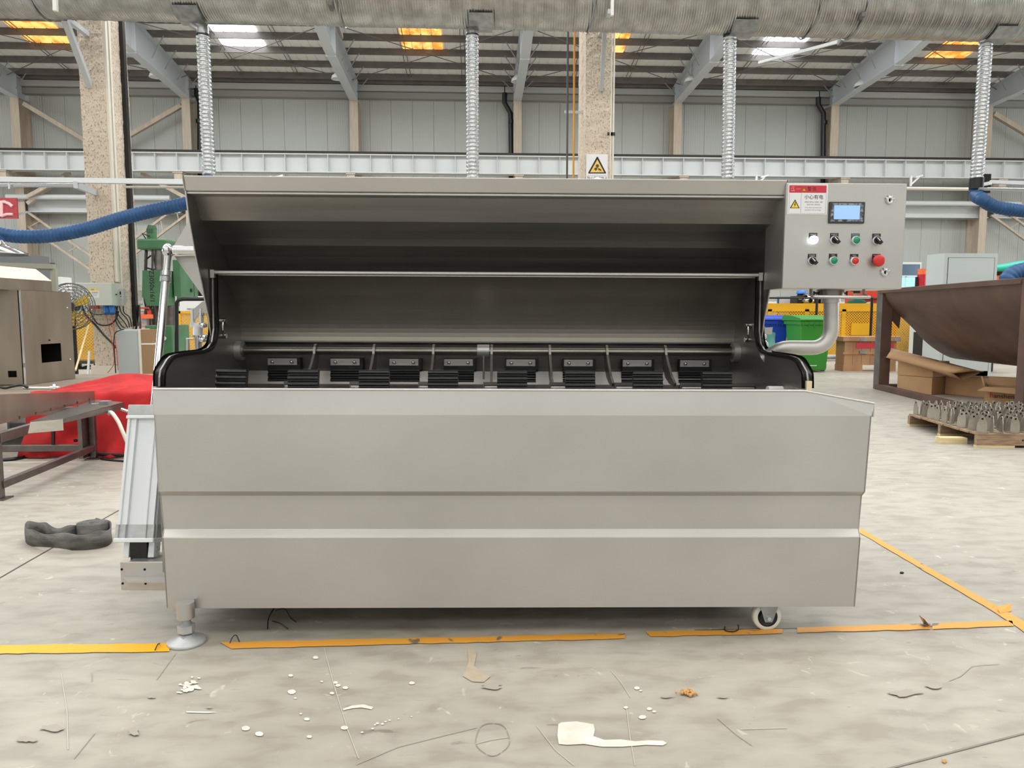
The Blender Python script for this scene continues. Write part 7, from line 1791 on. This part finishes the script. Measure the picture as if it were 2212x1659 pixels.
disc(b, 1290.2, 358.5, 3.6, .007, GI); disc(b, 1286.8, 365.4, 3.3, .007, GI); T3(b, [(1291, 363), (1295, 364), (1298.5, 366.5), (1299.3, 370), (1296, 368.5), (1293, 368)], .007, GI); T3(b, [(1289.5, 361), (1291.5, 362), (1289, 364), (1288.5, 362)], .0072, GI)
q = W(1290, 384.5, Y=ysn); b.text('当心机械伤人', .056, (q.x, ysn - .005, q.z - .005), INKG)
for (p0, p1) in (((1269.5, 379), (1309, 379.4)), ((1269.5, 379), (1269.9, 391)), ((1308.7, 379), (1309, 391))): T3(b, [p0, (p1[0], p0[1]), p1, (p0[0], p1[1])], .005, INKG)
part('print', b, t)
cdm = W(1290.5, 397, Y=PY - .25); b = B(); b.sphere(cdm, .10, WHITEP, 20, 10, (1, 1, 1.0), 0, math.pi / 2); b.tube([cdm, cdm - Vector((0, 0, .08))], .1, WHITEP, 20); b.bar(cdm - Vector((0, 0, .05)), cdm + Vector((0, .24, -.05)), .05, .05, WHITEP)
b.tube([cdm + Vector((.07, 0, .05)), cdm + Vector((.1, 0, .03)), cdm + Vector((.13, 0, .045)), cdm + Vector((.15, 0, 0.0)), cdm + Vector((.09, 0, -.05))], .012, BLACK, 6)
solo('dome_fixture', b, cdm, 'white dome fixture with a black lead just below the pillar warning sign', 'fixture')  # plain white dome of unknown use

# ---------------------------------------------------------------- small litter on the floor
def curl(pts, r, lab, m=BLACK, z=.006, name='wire_scrap'):
    P = [G(x, y) + Vector((0, 0, z + (dz_ if len(q) > 2 else 0))) for q in pts for (x, y) in [q[:2]] for dz_ in [q[2] if len(q) > 2 else 0]]
    b = B(); b.tube(spline(P, 5), r, m, 6); solo(name, b, P[0], lab, 'scrap')
curl([(590, 1318), (598, 1330, .03), (590, 1345, .04), (580, 1352, .02), (578, 1362)], .0025, 'thin black strap scrap curling up under the machine, left one')
curl([(588, 1345), (605, 1350), (622, 1362)], .002, 'short black strap scrap lying under the machine')
curl([(596, 1334, .02), (615, 1336, .03), (628, 1344, .01), (640, 1347)], .002, 'black strap scrap curling up under the machine, right one')
curl([(497, 1392), (503, 1387, .012), (511, 1386, .016), (517, 1390)], .002, 'tiny black wire on the orange line right of the levelling foot')
curl([(335, 1408), (341, 1401, .008), (345, 1394)], .002, 'tiny black wire on the yellow line left of the levelling foot')
curl([(1566, 1357), (1566, 1365), (1580, 1368), (1594, 1364), (1594, 1359, .01)], .002, 'black wire loop on the floor line left of the castor')
b = B(); rr = random.Random(2); c = G(1487, 1501)
for k in range(26): p = c + Vector((rr.gauss(0, .010), rr.gauss(0, .008), .004 + rr.random() * .008)); b.sphere(p, rr.uniform(.003, .006), mat('orange crumbs', (206, 158, 100), .8), 6, 4)
solo('food_crumb', b, c, 'clump of orange brown crumbs on the floor in front of the machine', 'crumb', kind='stuff')
b = B(); c = G(2038, 1648)
for k in range(8): p = c + Vector((rr.gauss(0, .004), rr.gauss(0, .004), .003)); b.sphere(p, .003, mat('orange crumbs', (206, 158, 100), .8), 6, 4)
solo('food_crumb', b, c, 'tiny orange brown crumb on the floor near the bottom right corner', 'crumb', kind='stuff')
b = B(); p0, p1 = G(1995, 1350), G(2012, 1358); b.slab([p0 + Vector((0, 0, .004)), p1 + Vector((0, 0, .004)), p1 + Vector((-.02, .01, .03)), p0 + Vector((-.015, .005, .035))], (0, 1, 0), .001, TAPEO); part('tape_flap', b, floor)
b = B(); p0, p1 = G(2160, 1327), G(2185, 1322); b.slab([p0 + Vector((0, 0, .003)), p1 + Vector((0, 0, .003)), p1 + Vector((.02, .03, .02)), p0 + Vector((.01, .03, .015))], (0, 0, 1), .001, TAPEO); part('tape_flap', b, floor)
b = B(); c = G(1948, 1239); b.sphere(c + Vector((0, 0, .004)), .006, BLACK, 8, 6, (1.6, 1, .8)); solo('debris', b, c, 'small black crumb of debris on the floor right of the machine', 'debris')
